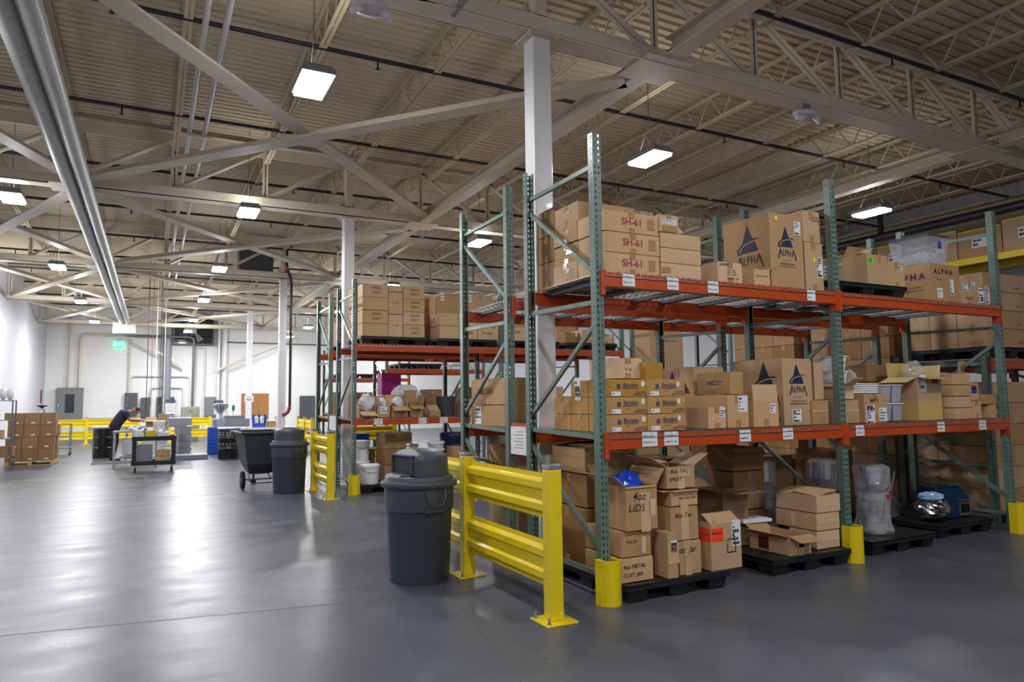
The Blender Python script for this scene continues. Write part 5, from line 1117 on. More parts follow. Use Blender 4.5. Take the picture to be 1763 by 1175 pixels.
# lower shelf of the third rack: open boxes and bags
zs = 1.273; Gl = 'open cartons on the lower shelf across the aisle'
def ob(lab, a, c, h_, y_=11.86, d_=.35, o=None, m='kraft', **k): return carton(lab, a, c, y_, y_ + d_, zs, zs + h_, m, Gl, op=o or {'f': (115, .5), 'b': (10, .6), 'l': (6, .5), 'r': (6, .5)}, **k)
ob('low open carton with its flap down, at the corner post of the third rack', 3.18, 3.46, .11)
ob('open carton with a clear label pocket, second from the left across the aisle', 3.49, 3.72, .2, labels=(('f', .5, .65, .12, .12, 'paper', 2),), o={'l': (-20, .6), 'r': (60, .5), 'b': (0, .5)})
ob('open carton with a pale front flap, third from the left across the aisle', 3.75, 4.05, .19)
ob('open carton with a raised pale flap, fourth from the left across the aisle', 4.08, 4.32, .2, o={'f': (112, .45), 'b': (0, .8), 'l': (10, .8), 'r': (15, .8)})
ob('small carton with white paper on top, before the dark tub, third rack', 4.45, 4.66, .10, o={'f': (-60, .6), 'b': (-80, .5)})
Gb = 'crumpled plastic bags on the lower shelf across the aisle'
bag('big white crumpled plastic bag at the left of the lower shelf across the aisle', 3.34, 12.0, zs + .09, .14, .13, .16, 'white_film', 21, g=Gb)
bag('light blue crumpled plastic in the leftmost open carton across the aisle', 3.3, 11.9, zs + .05, .13, .05, .05, 'blue_sticker', 22, g=Gb, amp=.3) if 0 else None
bag('white crumpled bag in the second open carton across the aisle', 3.6, 12.02, zs + .12, .09, .1, .11, 'white_film', 23, g=Gb)
bag('white crumpled bag in the third open carton across the aisle', 3.9, 12.02, zs + .1, .11, .1, .13, 'white_film', 24, g=Gb)
bag('large white bag standing behind the fourth open carton across the aisle', 4.2, 12.42, zs + .2, .28, .14, .19, 'white_film', 25, g=Gb)
bag('round blue white plastic wrapped roll right of the fourth open carton', 4.43, 11.98, zs + .0, .10, .1, .08, 'clear_bin', 26, g=Gb, amp=.08)
for i, (a, c, h_) in enumerate(((3.25, 3.62, .45), (3.66, 3.98, .38), (4.35, 4.62, .42), (4.64, 4.98, .5))):
    carton('brown carton at the back of the lower shelf across the aisle, %s from the left' % ['first', 'second', 'third', 'fourth'][i], a, c, 12.6, 12.9, zs, zs + h_, 'kraft_dark', Gl, 'y')
r = empty('storage_tub', (4.86, 12.1, zs)); tag(r, 'dark grey round tub on the lower shelf across the aisle', 'tub')
b = MB(); b.lathe([(.0, 0), (.15, 0), (.18, .33), (.185, .33), (.185, .36), (0.0, .36)], n=28); b.build('body', 'tilt_grey', r, smooth=True)
r = empty('storage_box', (4.40, 14.1, 1.273)); tag(r, 'magenta and white printed box seen through the third rack', 'box')
b = MB(); b.box(-.2, .2, -.15, .15, 0, .42); b.build('body', 'paper', r); b = MB(); b.box(-.205, .205, -.155, .155, .42, .86); q = b.build('magenta_wrap', 'magenta_print', r); q['label'] = 'magenta upper half'
b = MB(); b.box(-.203, .12, -.153, .153, .08, .18); b.build('magenta_band', 'magenta_print', r)
# dark cartons on the lower level of the fourth row
rnd = random.Random(3); x = 3.2; i = 0
while x < 8.0:
    w_ = rnd.uniform(.35, .55); h_ = rnd.uniform(.3, .62); x = clear(x, w_, P3)
    if not (4.1 < x + w_ and x < 4.7): carton('brown carton on the lower shelf of the fourth rack, %s' % ['first from the left', 'second', 'third', 'fourth', 'fifth', 'sixth', 'seventh', 'eighth', 'ninth', 'tenth', 'eleventh', 'twelfth', 'last', 'last but'][min(i, 13)], x, x + w_, 13.75, 14.25, zs, zs + h_, rnd.choice(['kraft', 'kraft_dark', 'kraft_light']), 'cartons on the lower shelf of the farther rack', 'y'); i += 1
    x += w_ + .02
x = 5.15; i = 0
while x < 8.0:
    w_ = rnd.uniform(.32, .5); h_ = rnd.uniform(.3, .7); x = clear(x, w_, P3)
    carton('brown carton on the lower shelf across the aisle, right of the dark tub, %s' % ['first', 'second', 'third', 'fourth', 'fifth', 'sixth', 'seventh', 'eighth', 'ninth'][i], x, x + w_, 11.9, 12.4, zs, zs + h_, rnd.choice(['kraft', 'kraft_light']), 'cartons right of the dark tub', 'y', labels=(('f', .5, .6, .1, .08, 'paper', 2),) if i % 2 else (), prints=(('f', 'ALPHA', .22, .5, .6, 'navy_ink'),) if i in (2, 4) else ()); i += 1
    x += w_ + .02
# floor level across the aisle
def bucket(lab, x, y, z, r0=.15, h=.37, m='white_plastic', lid=True, g='white plastic buckets', lm=None):
    r = empty('bucket', (x, y, z)); tag(r, lab, 'bucket', g)
    b = MB(); b.lathe([(0, 0), (r0 * .88, 0), (r0 * .9, .01), (r0, h * .9), (r0 * 1.04, h * .9), (r0 * 1.04, h * .93), (r0, h * .93), (r0, h - .03)], n=28); b.build('body', m, r, smooth=True)
    if lid: b = MB(); b.lathe([(r0, h - .045), (r0 * 1.06, h - .045), (r0 * 1.06, h - .01), (r0 * 1.0, h), (0.0, h)], n=28); b.build('lid', lm or m, r, smooth=True)
    b = MB(); pts = [(r0 * 1.05 * math.cos(a), -abs(.0) - r0 * 1.05 * math.sin(a), h * .9 - .10 * math.sin(a)) for a in [PI * k / 12 for k in range(13)]]; b.tube(pts, .003, 5); b.build('handle', 'dull_steel', r)
    return r
pallet('black plastic pallet on the floor under the left end of the third rack', 3.78, 12.3, 0, 0, 1.0)
bucket('white bucket standing in front on the floor pallet across the aisle', 3.40, 11.98, .142, .16, .33)
bucket('white bucket, lower of the two stacked buckets across the aisle', 3.36, 12.42, .142, .15, .36)
bucket('white bucket, upper of the two stacked buckets across the aisle', 3.36, 12.42, .505, .15, .36)
for k in range(3): carton('dark taped carton in the stack under the shelf across the aisle, %s' % ['bottom', 'middle', 'top'][k], 3.72, 4.22, 12.15, 12.7, .142 + k * .285, .142 + k * .285 + .28, 'kraft_dark', 'cartons on the floor across the aisle', 'y')
r = empty('drum', (5.17, 12.5, 0.0)); tag(r, 'dark blue plastic drum under the shelf across the aisle', 'drum')
b = MB(); b.lathe([(0, 0), (.24, 0), (.26, .03), (.26, .28), (.275, .3), (.26, .32), (.26, .6), (.275, .62), (.26, .64), (.26, .92), (.24, .95), (0, .95)], n=32); b.build('body', 'dark_blue_plastic', r, smooth=True)
carton('brown carton on the floor beside the dark blue drum', 4.90, 5.24, 11.88, 12.2, 0.002, .72, 'kraft', 'cartons on the floor across the aisle')
for k in range(3): bucket('flat white lid tub beside the dark blue drum, %s' % ['bottom', 'middle', 'top'][k], 4.66, 12.1, .46 + k * .12, .15, .115, g='flat white tubs beside the drum')
carton('dark carton under the flat white tubs', 4.46, 4.86, 11.92, 12.3, 0.002, .455, 'kraft_dark', 'cartons on the floor across the aisle')
b = MB(); b.lathe([(0, 0), (.2, 0), (.22, .28), (0, .28)], n=4); tag(MB().box(-.2, .2, -.15, .15, 0, .3).build('storage_box', 'blue_plastic', None, (3.72, 14.0, .62), bevel=.01), 'blue plastic crate behind the white buckets across the aisle', 'crate')
carton('plain carton under the blue plastic crate', 3.45, 4.0, 13.75, 14.25, .002, .615, 'kraft_dark', 'cartons on the floor across the aisle')
x = 5.5; i = 0
while x < 8.0:
    w_ = rnd.uniform(.4, .6); h_ = rnd.uniform(.4, .95); x = clear(x, w_, P3)
    carton('brown carton on the floor under the third rack, far half, %s' % ['first', 'second', 'third', 'fourth', 'fifth', 'sixth', 'seventh'][i], x, x + w_, 12.0, 12.6, .002, h_, rnd.choice(['kraft', 'kraft_dark', 'kraft_light']), 'cartons on the floor across the aisle, right half', 'y'); x += w_ + .03; i += 1
# far racks
Gf = 'cartons on the far racks'
pallet('empty black pallet on the upper level of the shorter far rack', 6.4, 18.2, 2.418, 0, 1, 1, 'empty black pallets on the far racks')
pallet('empty black pallet on the upper level of the farthest rack', 6.3, 24.4, 2.388, 0, 1, 1, 'empty black pallets on the far racks')
for i, (dx, dy) in enumerate(((.0, 0), (.2, .1))): bag('white plastic cone bottle on the empty pallet, %s' % ['left', 'right'][i], 7.15 + dx, 17.9, 2.425, .05, .05, .09, 'white_plastic', 30 + i, name='bottle', cat='bottle', amp=.02)
# right side racks (far right bays)
def col_stack(lab, x, y, z, w_, d_, hs, m='kraft', g=None, **k):
    for i, h_ in enumerate(hs):
        carton('%s, %s' % (lab, ['bottom', 'second up', 'third up', 'fourth up', 'fifth up', 'sixth up'][i] if len(hs) > 1 else 'single'), x, x + w_ , y, y + d_, z, z + h_, m, g, 'y' if i % 2 else None, **k); z += h_ + .004
Gr = 'cartons stacked on the far right racks'
B2 = [  # x, width, heights, material  (front y 11.85, standing on the 1.27 shelf)
    (9.02, .44, (.35, .5), 'kraft_dark'), (9.48, .9, (.42, 1.36), 'kraft'), (10.42, .42, (.42, .36), 'kraft_dark'), (10.86, .5, (.4, .42), 'kraft'), (11.76, .36, (.35, .5), 'kraft_light'),
    (12.16, .40, (.4, .42), 'kraft_dark'), (12.6, .46, (.5, .44), 'kraft_dark'), (13.1, .4, (.44, .42, .42), 'kraft_light'), (13.55, .42, (.44, .42, .42), 'kraft_light'), (14.0, .4, (.6, .7), 'kraft_dark')]
for i, (x, w_, hs, m_) in enumerate(B2):
    col_stack('carton beyond the second rack, %s stack' % ['first', 'second', 'third', 'fourth', 'fifth', 'sixth', 'seventh', 'eighth', 'ninth', 'tenth'][i], x, 11.9, 1.273, w_, .6, hs, m_, Gr,
              prints=(('f', 'CARTON 24 PCS', .07, .5, .8, 'faint_ink', .01), ('f', 'THIS SIDE UP', .06, .5, .25, 'faint_ink', .01)) if i == 1 else (), labels=(('f', .5, .8, .1, .08, 'paper', 1),) if i in (5, 7, 8) else ())
x = 9.05; i = 0
while x < 13.4:
    w_ = rnd.uniform(.5, .8); h_ = rnd.uniform(.5, 1.0); x = clear(x, w_, P7)
    carton('dark carton on the floor of the background rack, %s from the left' % ['first', 'second', 'third', 'fourth', 'fifth', 'sixth', 'seventh', 'eighth', 'ninth', 'tenth', 'eleventh'][i], x, x + w_, 12.0, 12.7, .002, h_, rnd.choice(['kraft', 'kraft_dark']), 'dark cartons on the floor of the background rack', 'y'); x += w_ + .04; i += 1
# goods under / on the second rack (behind the front rack), visible between things
Gs = 'cartons on the second rack'
x = 3.9; i = 0
while x < 7.9:
    w_ = rnd.uniform(.4, .6); h_ = rnd.uniform(.25, .5); x = clear(x, w_, P1)
    if not 5.4 < x < 6.2: carton('dark carton on the floor under the second rack, %s from the left' % ['first', 'second', 'third', 'fourth', 'fifth', 'sixth', 'seventh', 'eighth', 'ninth'][i], x, x + w_, 6.9 if x < 4.5 else 6.15, 7.15 if x < 4.5 else 6.7, .002 if x >= 4.5 else .144, h_ + .45, 'kraft_dark', Gs, 'y')
    x += w_ + .05; i += 1
x = 5.0; i = 0
while x < 7.9:
    w_ = rnd.uniform(.4, .6); h_ = rnd.uniform(.25, .5); x = clear(x, w_, P1)
    if not 5.4 < x < 6.0: carton('carton on the lower shelf of the second rack, %s from the left' % ['first', 'second', 'third', 'fourth', 'fifth', 'sixth', 'seventh', 'eighth', 'ninth'][i], x, x + w_, 6.35, 6.9, 1.273, 1.273 + h_, 'kraft', Gs, 'y')
    x += w_ + .12; i += 1
# right end: rack with high carton stacks beyond the last post
R8 = rack('low rack of cartons beside the last green post of the front rack', 8.80, 4.78, 1, 2.76, 2.05, (1.97,), fine=False)
cl = 'carton beyond the last post'
stack(cl + ', upper block', 8.95, 4.84, 1.978 + .142, 4, 3, 4, .40, .34, .225, 'kraft', 'cartons in the right hand block', tape='x', seed=4, prints=(('f', 'C/NO', .03, .8, .25, 'faint_ink'),))
pallet('black plastic pallet under the upper block of cartons beyond the last post', 9.55, 5.34, 1.978, 0, 1.0); 
stack(cl + ', lower block', 9.0, 4.86, .142, 4, 3, 6, .41, .34, .255, 'kraft', 'cartons in the right hand lower block', tape='x', seed=6)
pallet('black plastic pallet under the lower block of cartons beyond the last post', 9.62, 5.36, 0, 0, 1.0)
carton('narrow carton with a slanted white label beyond the last green post', 8.82, 8.99, 4.80, 5.1, 1.05, 1.55, 'kraft', None, None, labels=(('f', .5, .5, .06, .36, 'paper', 3),), prints=()) if 0 else None
# block stacks behind, facing the gap right of the two racks
for q, (yy, nm) in enumerate(((6.15, 'first'), (7.75, 'second'))):
    pallet('black pallet on the floor under the %s dark carton block behind the front rack' % nm, 9.6, yy + .6, 0, 0, .98, 1.35)
    pallet('black pallet between the lower and upper cartons of the %s dark block' % nm, 9.6, yy + .6, 1.62, 0, .98, 1.35)
    stack('dark carton, %s block beside the second rack, lower' % nm, 9.02, yy, .142, 2, 3, 5, .56, .42, .29, 'kraft_dark', 'cartons in the dark blocks', tape='x', seed=10 + q)
    stack('dark carton, %s block beside the second rack, upper' % nm, 9.02, yy, 1.762, 2, 3, 4 if q else 4, .56, .42, .30, 'kraft_dark', 'cartons in the upper dark blocks', tape='x', seed=20 + q, labels=(('l', .5, .6, .1, .12, 'paper', 2),) if q == 0 else ())
# yellow beam rack against the right wall
r = empty('pallet_rack', (15.5, 4.2, 0)); tag(r, 'tall rack with yellow beams against the right wall, holding large cartons', 'pallet rack')
for k in range(4):
    f = empty('upright_frame', (0, k * 2.8, 0)); f.parent = r
    for xx in (0.0, 1.0): MB().box(xx - .04, xx + .04, -.04, .04, 0, 4.9).build('upright_post', 'rack_green', f)
    b = MB(); 
    for z in (.3, 1.3, 2.3, 3.3, 4.3): b.bar((0, 0, z), (1.0, 0, z + .6), .035)
    b.build('frame_brace', 'rack_green', f)
    if k < 3:
        for z in (4.45,):
            for xx in (-.03, 1.0): MB().box(xx - .025, xx + .025, .04, 2.76, z - .13, z).build('load_beam', 'safety_yellow', r, (0, k * 2.8, 0))
            MB().box(-.03, 1.0, .06, 2.74, z, z + .02).build('shelf_panel', 'plywood', r, (0, k * 2.8, 0))
Gy = 'large cartons on the yellow beam rack'
for i in range(9):
    y = 4.2 + (i // 3) * 2.8 + .06 + (i % 3) * .90
    carton('large yellow edged carton with a white sheet on the yellow rack, %s' % ['nearest', 'second nearest', 'third', 'fourth', 'fifth', 'sixth', 'seventh', 'eighth', 'farthest'][i], 15.5, 16.4, y, y + .88, 4.475, 5.12 if i != 4 else 5.05, 'kraft', Gy, None, labels=(('l', .5, .5, .3, .22, 'paper', 2), ('l', .5, .98, .86, .025, 'yellow_sticker', 0)))
# ================================================================ left side and far area
# pallet of cartons by the left wall
r = empty('wooden_pallet', (-2.76, 22.72, 0)); tag(r, 'light wooden pallet under the block of brown cartons at the far left', 'pallet')
b = MB()
for x in (-.5, 0, .5): b.box(x - .045, x + .045, -.5, .5, .018, .10)
b.build('stringers', 'pallet_wood', r)
b = MB()
for i in range(7): b.box(-.56, .56, -.5 + i * .152, -.5 + i * .152 + .09, .10, .118)
for i in range(3): b.box(-.56, .56, -.5 + i * .455, -.41 + i * .455, 0, .018)
b.build('deck_boards', 'pallet_wood', r)
for k in range(4):
    for i in range(3):
        for j in range(2):
            if j == 1 and i < 2 and k < 3: continue
            if j == 1 and k == 3: continue
            ox = .02 if k > 1 else -.015
            carton('brown carton with a small white label on the wooden pallet, %s row, %s%s' % (['bottom', 'second', 'third', 'top'][k], ['left', 'middle', 'right'][i], ' back' if j else ''),
                   -3.29 + ox + i * .355 + j * .03, -2.945 + ox + i * .355 + j * .03, 22.24 + j * .48, 22.70 + j * .48, .12 + k * .314, .12 + k * .314 + .31, 'kraft_dark', 'cartons on the wooden pallet at the far left', None, labels=(('f', .55, .17, .09, .035, 'paper', 1),))
# wire shelf unit at the left edge with bottles
r = empty('shelving_unit', (-3.5, 21.2, 0)); tag(r, 'metal shelving unit with white bottles against the side wall', 'shelving')
for x in (-.5, .5):
    for y in (-.25, .25): MB().bar((x, y, 0), (x, y, 1.7), .03).build('post', 'dull_steel', r)
for z in (.3, .75, 1.2, 1.68):
    MB().box(-.5, .5, -.25, .25, z, z + .025).build('shelf', 'steel_sheet', r)
rnd = random.Random(11)
for i in range(6): bag('white plastic jug on top of the left shelving unit, %s from the right' % ['first', 'second', 'third', 'fourth', 'fifth', 'sixth'][i], -3.08 - i * .16, 21.1 + .1 * (i % 2), 1.706, .075, .075, .15, 'white_film', 60 + i, name='plastic_jug', cat='jug', g='white jugs on the left shelving unit', amp=.1)
for i, (x, z, w_, h_, m_) in enumerate(((-3.1, 1.226, .12, .16, 'kraft_dark'), (-3.3, .776, .25, .2, 'kraft'), (-3.1, .326, .3, .25, 'kraft_dark'), (-3.45, 1.226, .2, .25, 'panel_grey'))):
    tag(MB().box(-w_ / 2, w_ / 2, -.12, .12, 0, h_).build('small_box', m_, None, (x, 21.1, z), bevel=.005), 'small %s box on a shelf of the left shelving unit, %s' % (['brown', 'tan', 'dark brown', 'grey'][i], ['upper right', 'middle', 'lower', 'upper left'][i]), 'box')
# small grey trolley behind the pallet
def trolley(lab, x, y, w_, d_, h_, m='dull_steel', shelves=(.25, .9), cast=True):
    r = empty('trolley', (x, y, 0)); tag(r, lab, 'cart')
    for sx in (-1, 1):
        for sy in (-1, 1):
            MB().bar((sx * w_ / 2, sy * d_ / 2, .08), (sx * w_ / 2, sy * d_ / 2, h_), .03).build('leg', m, r)
            MB().lathe([(.001, -.015), (.045, -.015), (.045, .015), (.001, .015)], n=14, T=Matrix.Translation((sx * w_ / 2, sy * d_ / 2, .045)) @ Matrix.Rotation(PI / 2, 4, 'Y')).build('caster', 'black_rubber', r)
    for z in shelves: MB().box(-w_ / 2 - .02, w_ / 2 + .02, -d_ / 2 - .02, d_ / 2 + .02, z * h_ - .03, z * h_).build('shelf', m, r)
    return r
t = trolley('small grey metal trolley behind the wooden pallet of cartons', -2.42, 26.2, .42, .5, 1.0, 'machine_grey', (.25, .6, 1.0))
tag(MB().box(-.16, .16, -.15, .15, 0, .55).build('storage_box', 'panel_grey', None, (-2.42, 26.2, .25)), 'grey box on the small trolley shelf', 'box') if 0 else None
r = empty('machine', (-2.93, 25.6, 0)); tag(r, 'small dark bench machine on a stand, rising behind the wooden pallet of cartons', 'machine')
MB().box(-.16, .16, -.2, .2, 0, 1.25).build('stand', 'machine_grey', r); b = MB(); b.box(-.12, .12, -.1, .1, 1.25, 1.32); b.cyl(0, 0, 1.32, 1.46, .07, 16); b.build('motor', 'black_plastic', r); b = MB(); b.lathe([(.001, 1.46), (.03, 1.5), (.15, 1.56), (.15, 1.575), (0, 1.575)], n=18); b.build('feed_dish', 'black_plastic', r)
MB().box(-.05, .05, -.13, -.1, 1.33, 1.45).build('scale_plate', 'white_plastic', r)
# stainless table with buckets
r = empty('work_table', (-.30, 20.0, 0)); tag(r, 'stainless steel work table behind the black utility cart', 'table')
w_, d_ = .98, .7
for sx in (-1, 1):
    for sy in (-1, 1): MB().bar((sx * (w_ / 2 - .03), sy * (d_ / 2 - .03), 0), (sx * (w_ / 2 - .03), sy * (d_ / 2 - .03), .88), .035).build('leg', 'galvanised', r)
MB().box(-w_ / 2, w_ / 2, -d_ / 2, d_ / 2, .87, .91).build('tabletop', 'steel_sheet', r); MB().box(-w_ / 2 + .03, w_ / 2 - .03, -d_ / 2 + .03, d_ / 2 - .03, .24, .26).build('lower_shelf', 'steel_sheet', r)
bucket('large white bucket on the lower shelf of the steel work table', -.42, 19.85, .322, .18, .42, lid=False); tag(MB().box(-.26, .2, -.13, .13, 0, .055).build('tray', 'white_plastic', None, (-.38, 19.86, .265), bevel=.01), 'white tray under the bucket on the steel work table', 'tray')
bag('crumpled white plastic sheet lying on the steel work table', -.32, 19.8, .915, .16, .12, .05, 'white_film', 71)
# black utility cart
r = empty('utility_cart', (.11, 18.55, 0)); tag(r, 'black two shelf utility cart with white tubs on top, in the left aisle', 'cart')
w_, d_ = .92, .62
for z, nm in ((.72, 'top_tray'), (.16, 'bottom_tray')):
    b = MB(); b.box(-w_ / 2, w_ / 2, -d_ / 2, d_ / 2, z, z + .03)
    for s in (-1, 1): b.box(*sorted((s * w_ / 2, s * (w_ / 2 - .03))), -d_ / 2, d_ / 2, z + .03, z + .10); b.box(-w_ / 2 + .03, w_ / 2 - .03, *sorted((s * d_ / 2, s * (d_ / 2 - .03))), z + .03, z + .10)
    b.build(nm, 'black_plastic', r, bevel=.008)
for sx in (-1, 1):
    for sy in (-1, 1):
        MB().box(*sorted((sx * (w_ / 2 - .01), sx * (w_ / 2 - .09))), *sorted((sy * (d_ / 2 - .01), sy * (d_ / 2 - .08))), .26, .72).build('leg', 'black_plastic', r, bevel=.006)
        c = MB().lathe([(.001, -.018), (.06, -.018), (.06, .018), (.001, .018)], n=16, T=Matrix.Translation((sx * (w_ / 2 - .08), sy * (d_ / 2 - .09), .06)) @ Matrix.Rotation(PI / 2, 4, 'Y')).build('caster', 'black_rubber', r)
        MB().lathe([(.001, -.02), (.028, -.02), (.028, .02), (.001, .02)], n=12, T=Matrix.Translation((sx * (w_ / 2 - .08), sy * (d_ / 2 - .09), .06)) @ Matrix.Rotation(PI / 2, 4, 'Y')).build('hub', 'galvanised', c)
        MB().bar((sx * (w_ / 2 - .08), sy * (d_ / 2 - .09), .1), (sx * (w_ / 2 - .08), sy * (d_ / 2 - .09), .17), .05).build('caster_fork', 'galvanised', c)
MB().bar((-w_ / 2 - .1, -.25, .86), (-w_ / 2 - .1, .25, .86), .03).build('handle', 'black_plastic', r)
for k in range(2): carton('brown carton on the bottom tray of the black cart, %s' % ['lower', 'upper'][k], .14, .45, 18.35, 18.7, .192 + k * .16, .192 + k * .16 + .155, 'kraft', 'cartons on the black cart', 'y')
carton('grey wrapped pack standing on the bottom tray of the black cart', -.25, .08, 18.34, 18.7, .192, .62, 'machine_grey', None, None, name='storage_box')
zt = .752
def jar(lab, x, y, z, r0, h, m, cap=None, g=None, name='bottle', cat='bottle', body=None):
    r = empty(name, (x, y, z)); tag(r, lab, cat, g); b = MB(); b.lathe([(0, 0), (r0, 0), (r0, h * .75), (r0 * .5, h * .86), (r0 * .5, h * .9)], n=18); b.build('body', m, r, smooth=True)
    b = MB(); b.lathe([(r0 * .55, h * .88), (r0 * .55, h), (0, h)], n=14); b.build('cap', cap or m, r, smooth=True); return r
tub('yellow square tub on the black cart', .02, 18.36, zt, .22, .2, .20, None, m='yellow_tub')
bucket('white bucket with lid on the black cart behind the yellow tub', .20, 18.66, zt, .13, .42)
jar('white bottle on the black cart, left of the yellow tub', -.30, 18.66, zt, .06, .3, 'white_plastic'); jar('white bottle with an orange cap standing before the yellow tub', -.14, 18.35, zt, .04, .17, 'white_plastic', 'orange_liquid')
jar('white jar right of the yellow tub on the black cart', .22, 18.38, zt, .06, .24, 'white_plastic'); jar('white jar at the right end of the black cart', .36, 18.38, zt, .06, .2, 'white_plastic')
jar('tall blue and white spray bottle on the black cart', -.08, 18.64, zt, .04, .28, 'blue_plastic', 'white_plastic'); jar('squat white jar behind the yellow tub on the black cart', -.2, 18.7, zt, .08, .26, 'white_plastic', 'blue_plastic')
# second work table, behind, where the person leans
r = empty('work_table', (.08, 23.0, 0)); tag(r, 'long steel packing table the person is leaning over', 'table')
for sx in (-1, 1):
    for sy in (-1, 1): MB().bar((sx * .66, sy * .3, 0), (sx * .66, sy * .3, .9), .04).build('leg', 'galvanised', r)
MB().box(-.7, .9, -.35, .35, .9, .94).build('tabletop', 'steel_sheet', r)
carton('small open carton the leaning person reaches into', -.10, .18, 22.75, 23.03, .942, 1.12, 'kraft', None, op={'f': (110, .5), 'l': (110, .5), 'r': (110, .6), 'b': (60, .5)})
carton('tan carton on the packing table right of the person', .22, .46, 22.8, 23.15, .942, 1.28, 'kraft', None, None)
r = empty('machine', (.80, 22.9, .942)); tag(r, 'low silver filling machine on the packing table', 'machine'); MB().box(-.3, .3, -.2, .2, 0, .22).build('body', 'steel_sheet', r, bevel=.01); b = MB()
for i in range(7): b.cyl(-.26 + i * .085, -.1, .22, .30, .025, 10)
b.build('nozzles', 'white_plastic', r)
r = empty('drum', (-1.19, 24.2, 0)); tag(r, 'black drum with a white lid beside the leaning person', 'drum'); MB().lathe([(0, 0), (.29, 0), (.29, .3), (.3, .31), (.29, .32), (.29, .6), (.3, .61), (.29, .62), (.29, .9), (0, .9)], n=28).build('body', 'drum_black', r, smooth=True); MB().lathe([(.31, .88), (.31, .93), (0, .94)], n=28).build('lid', 'white_plastic', r, smooth=True)
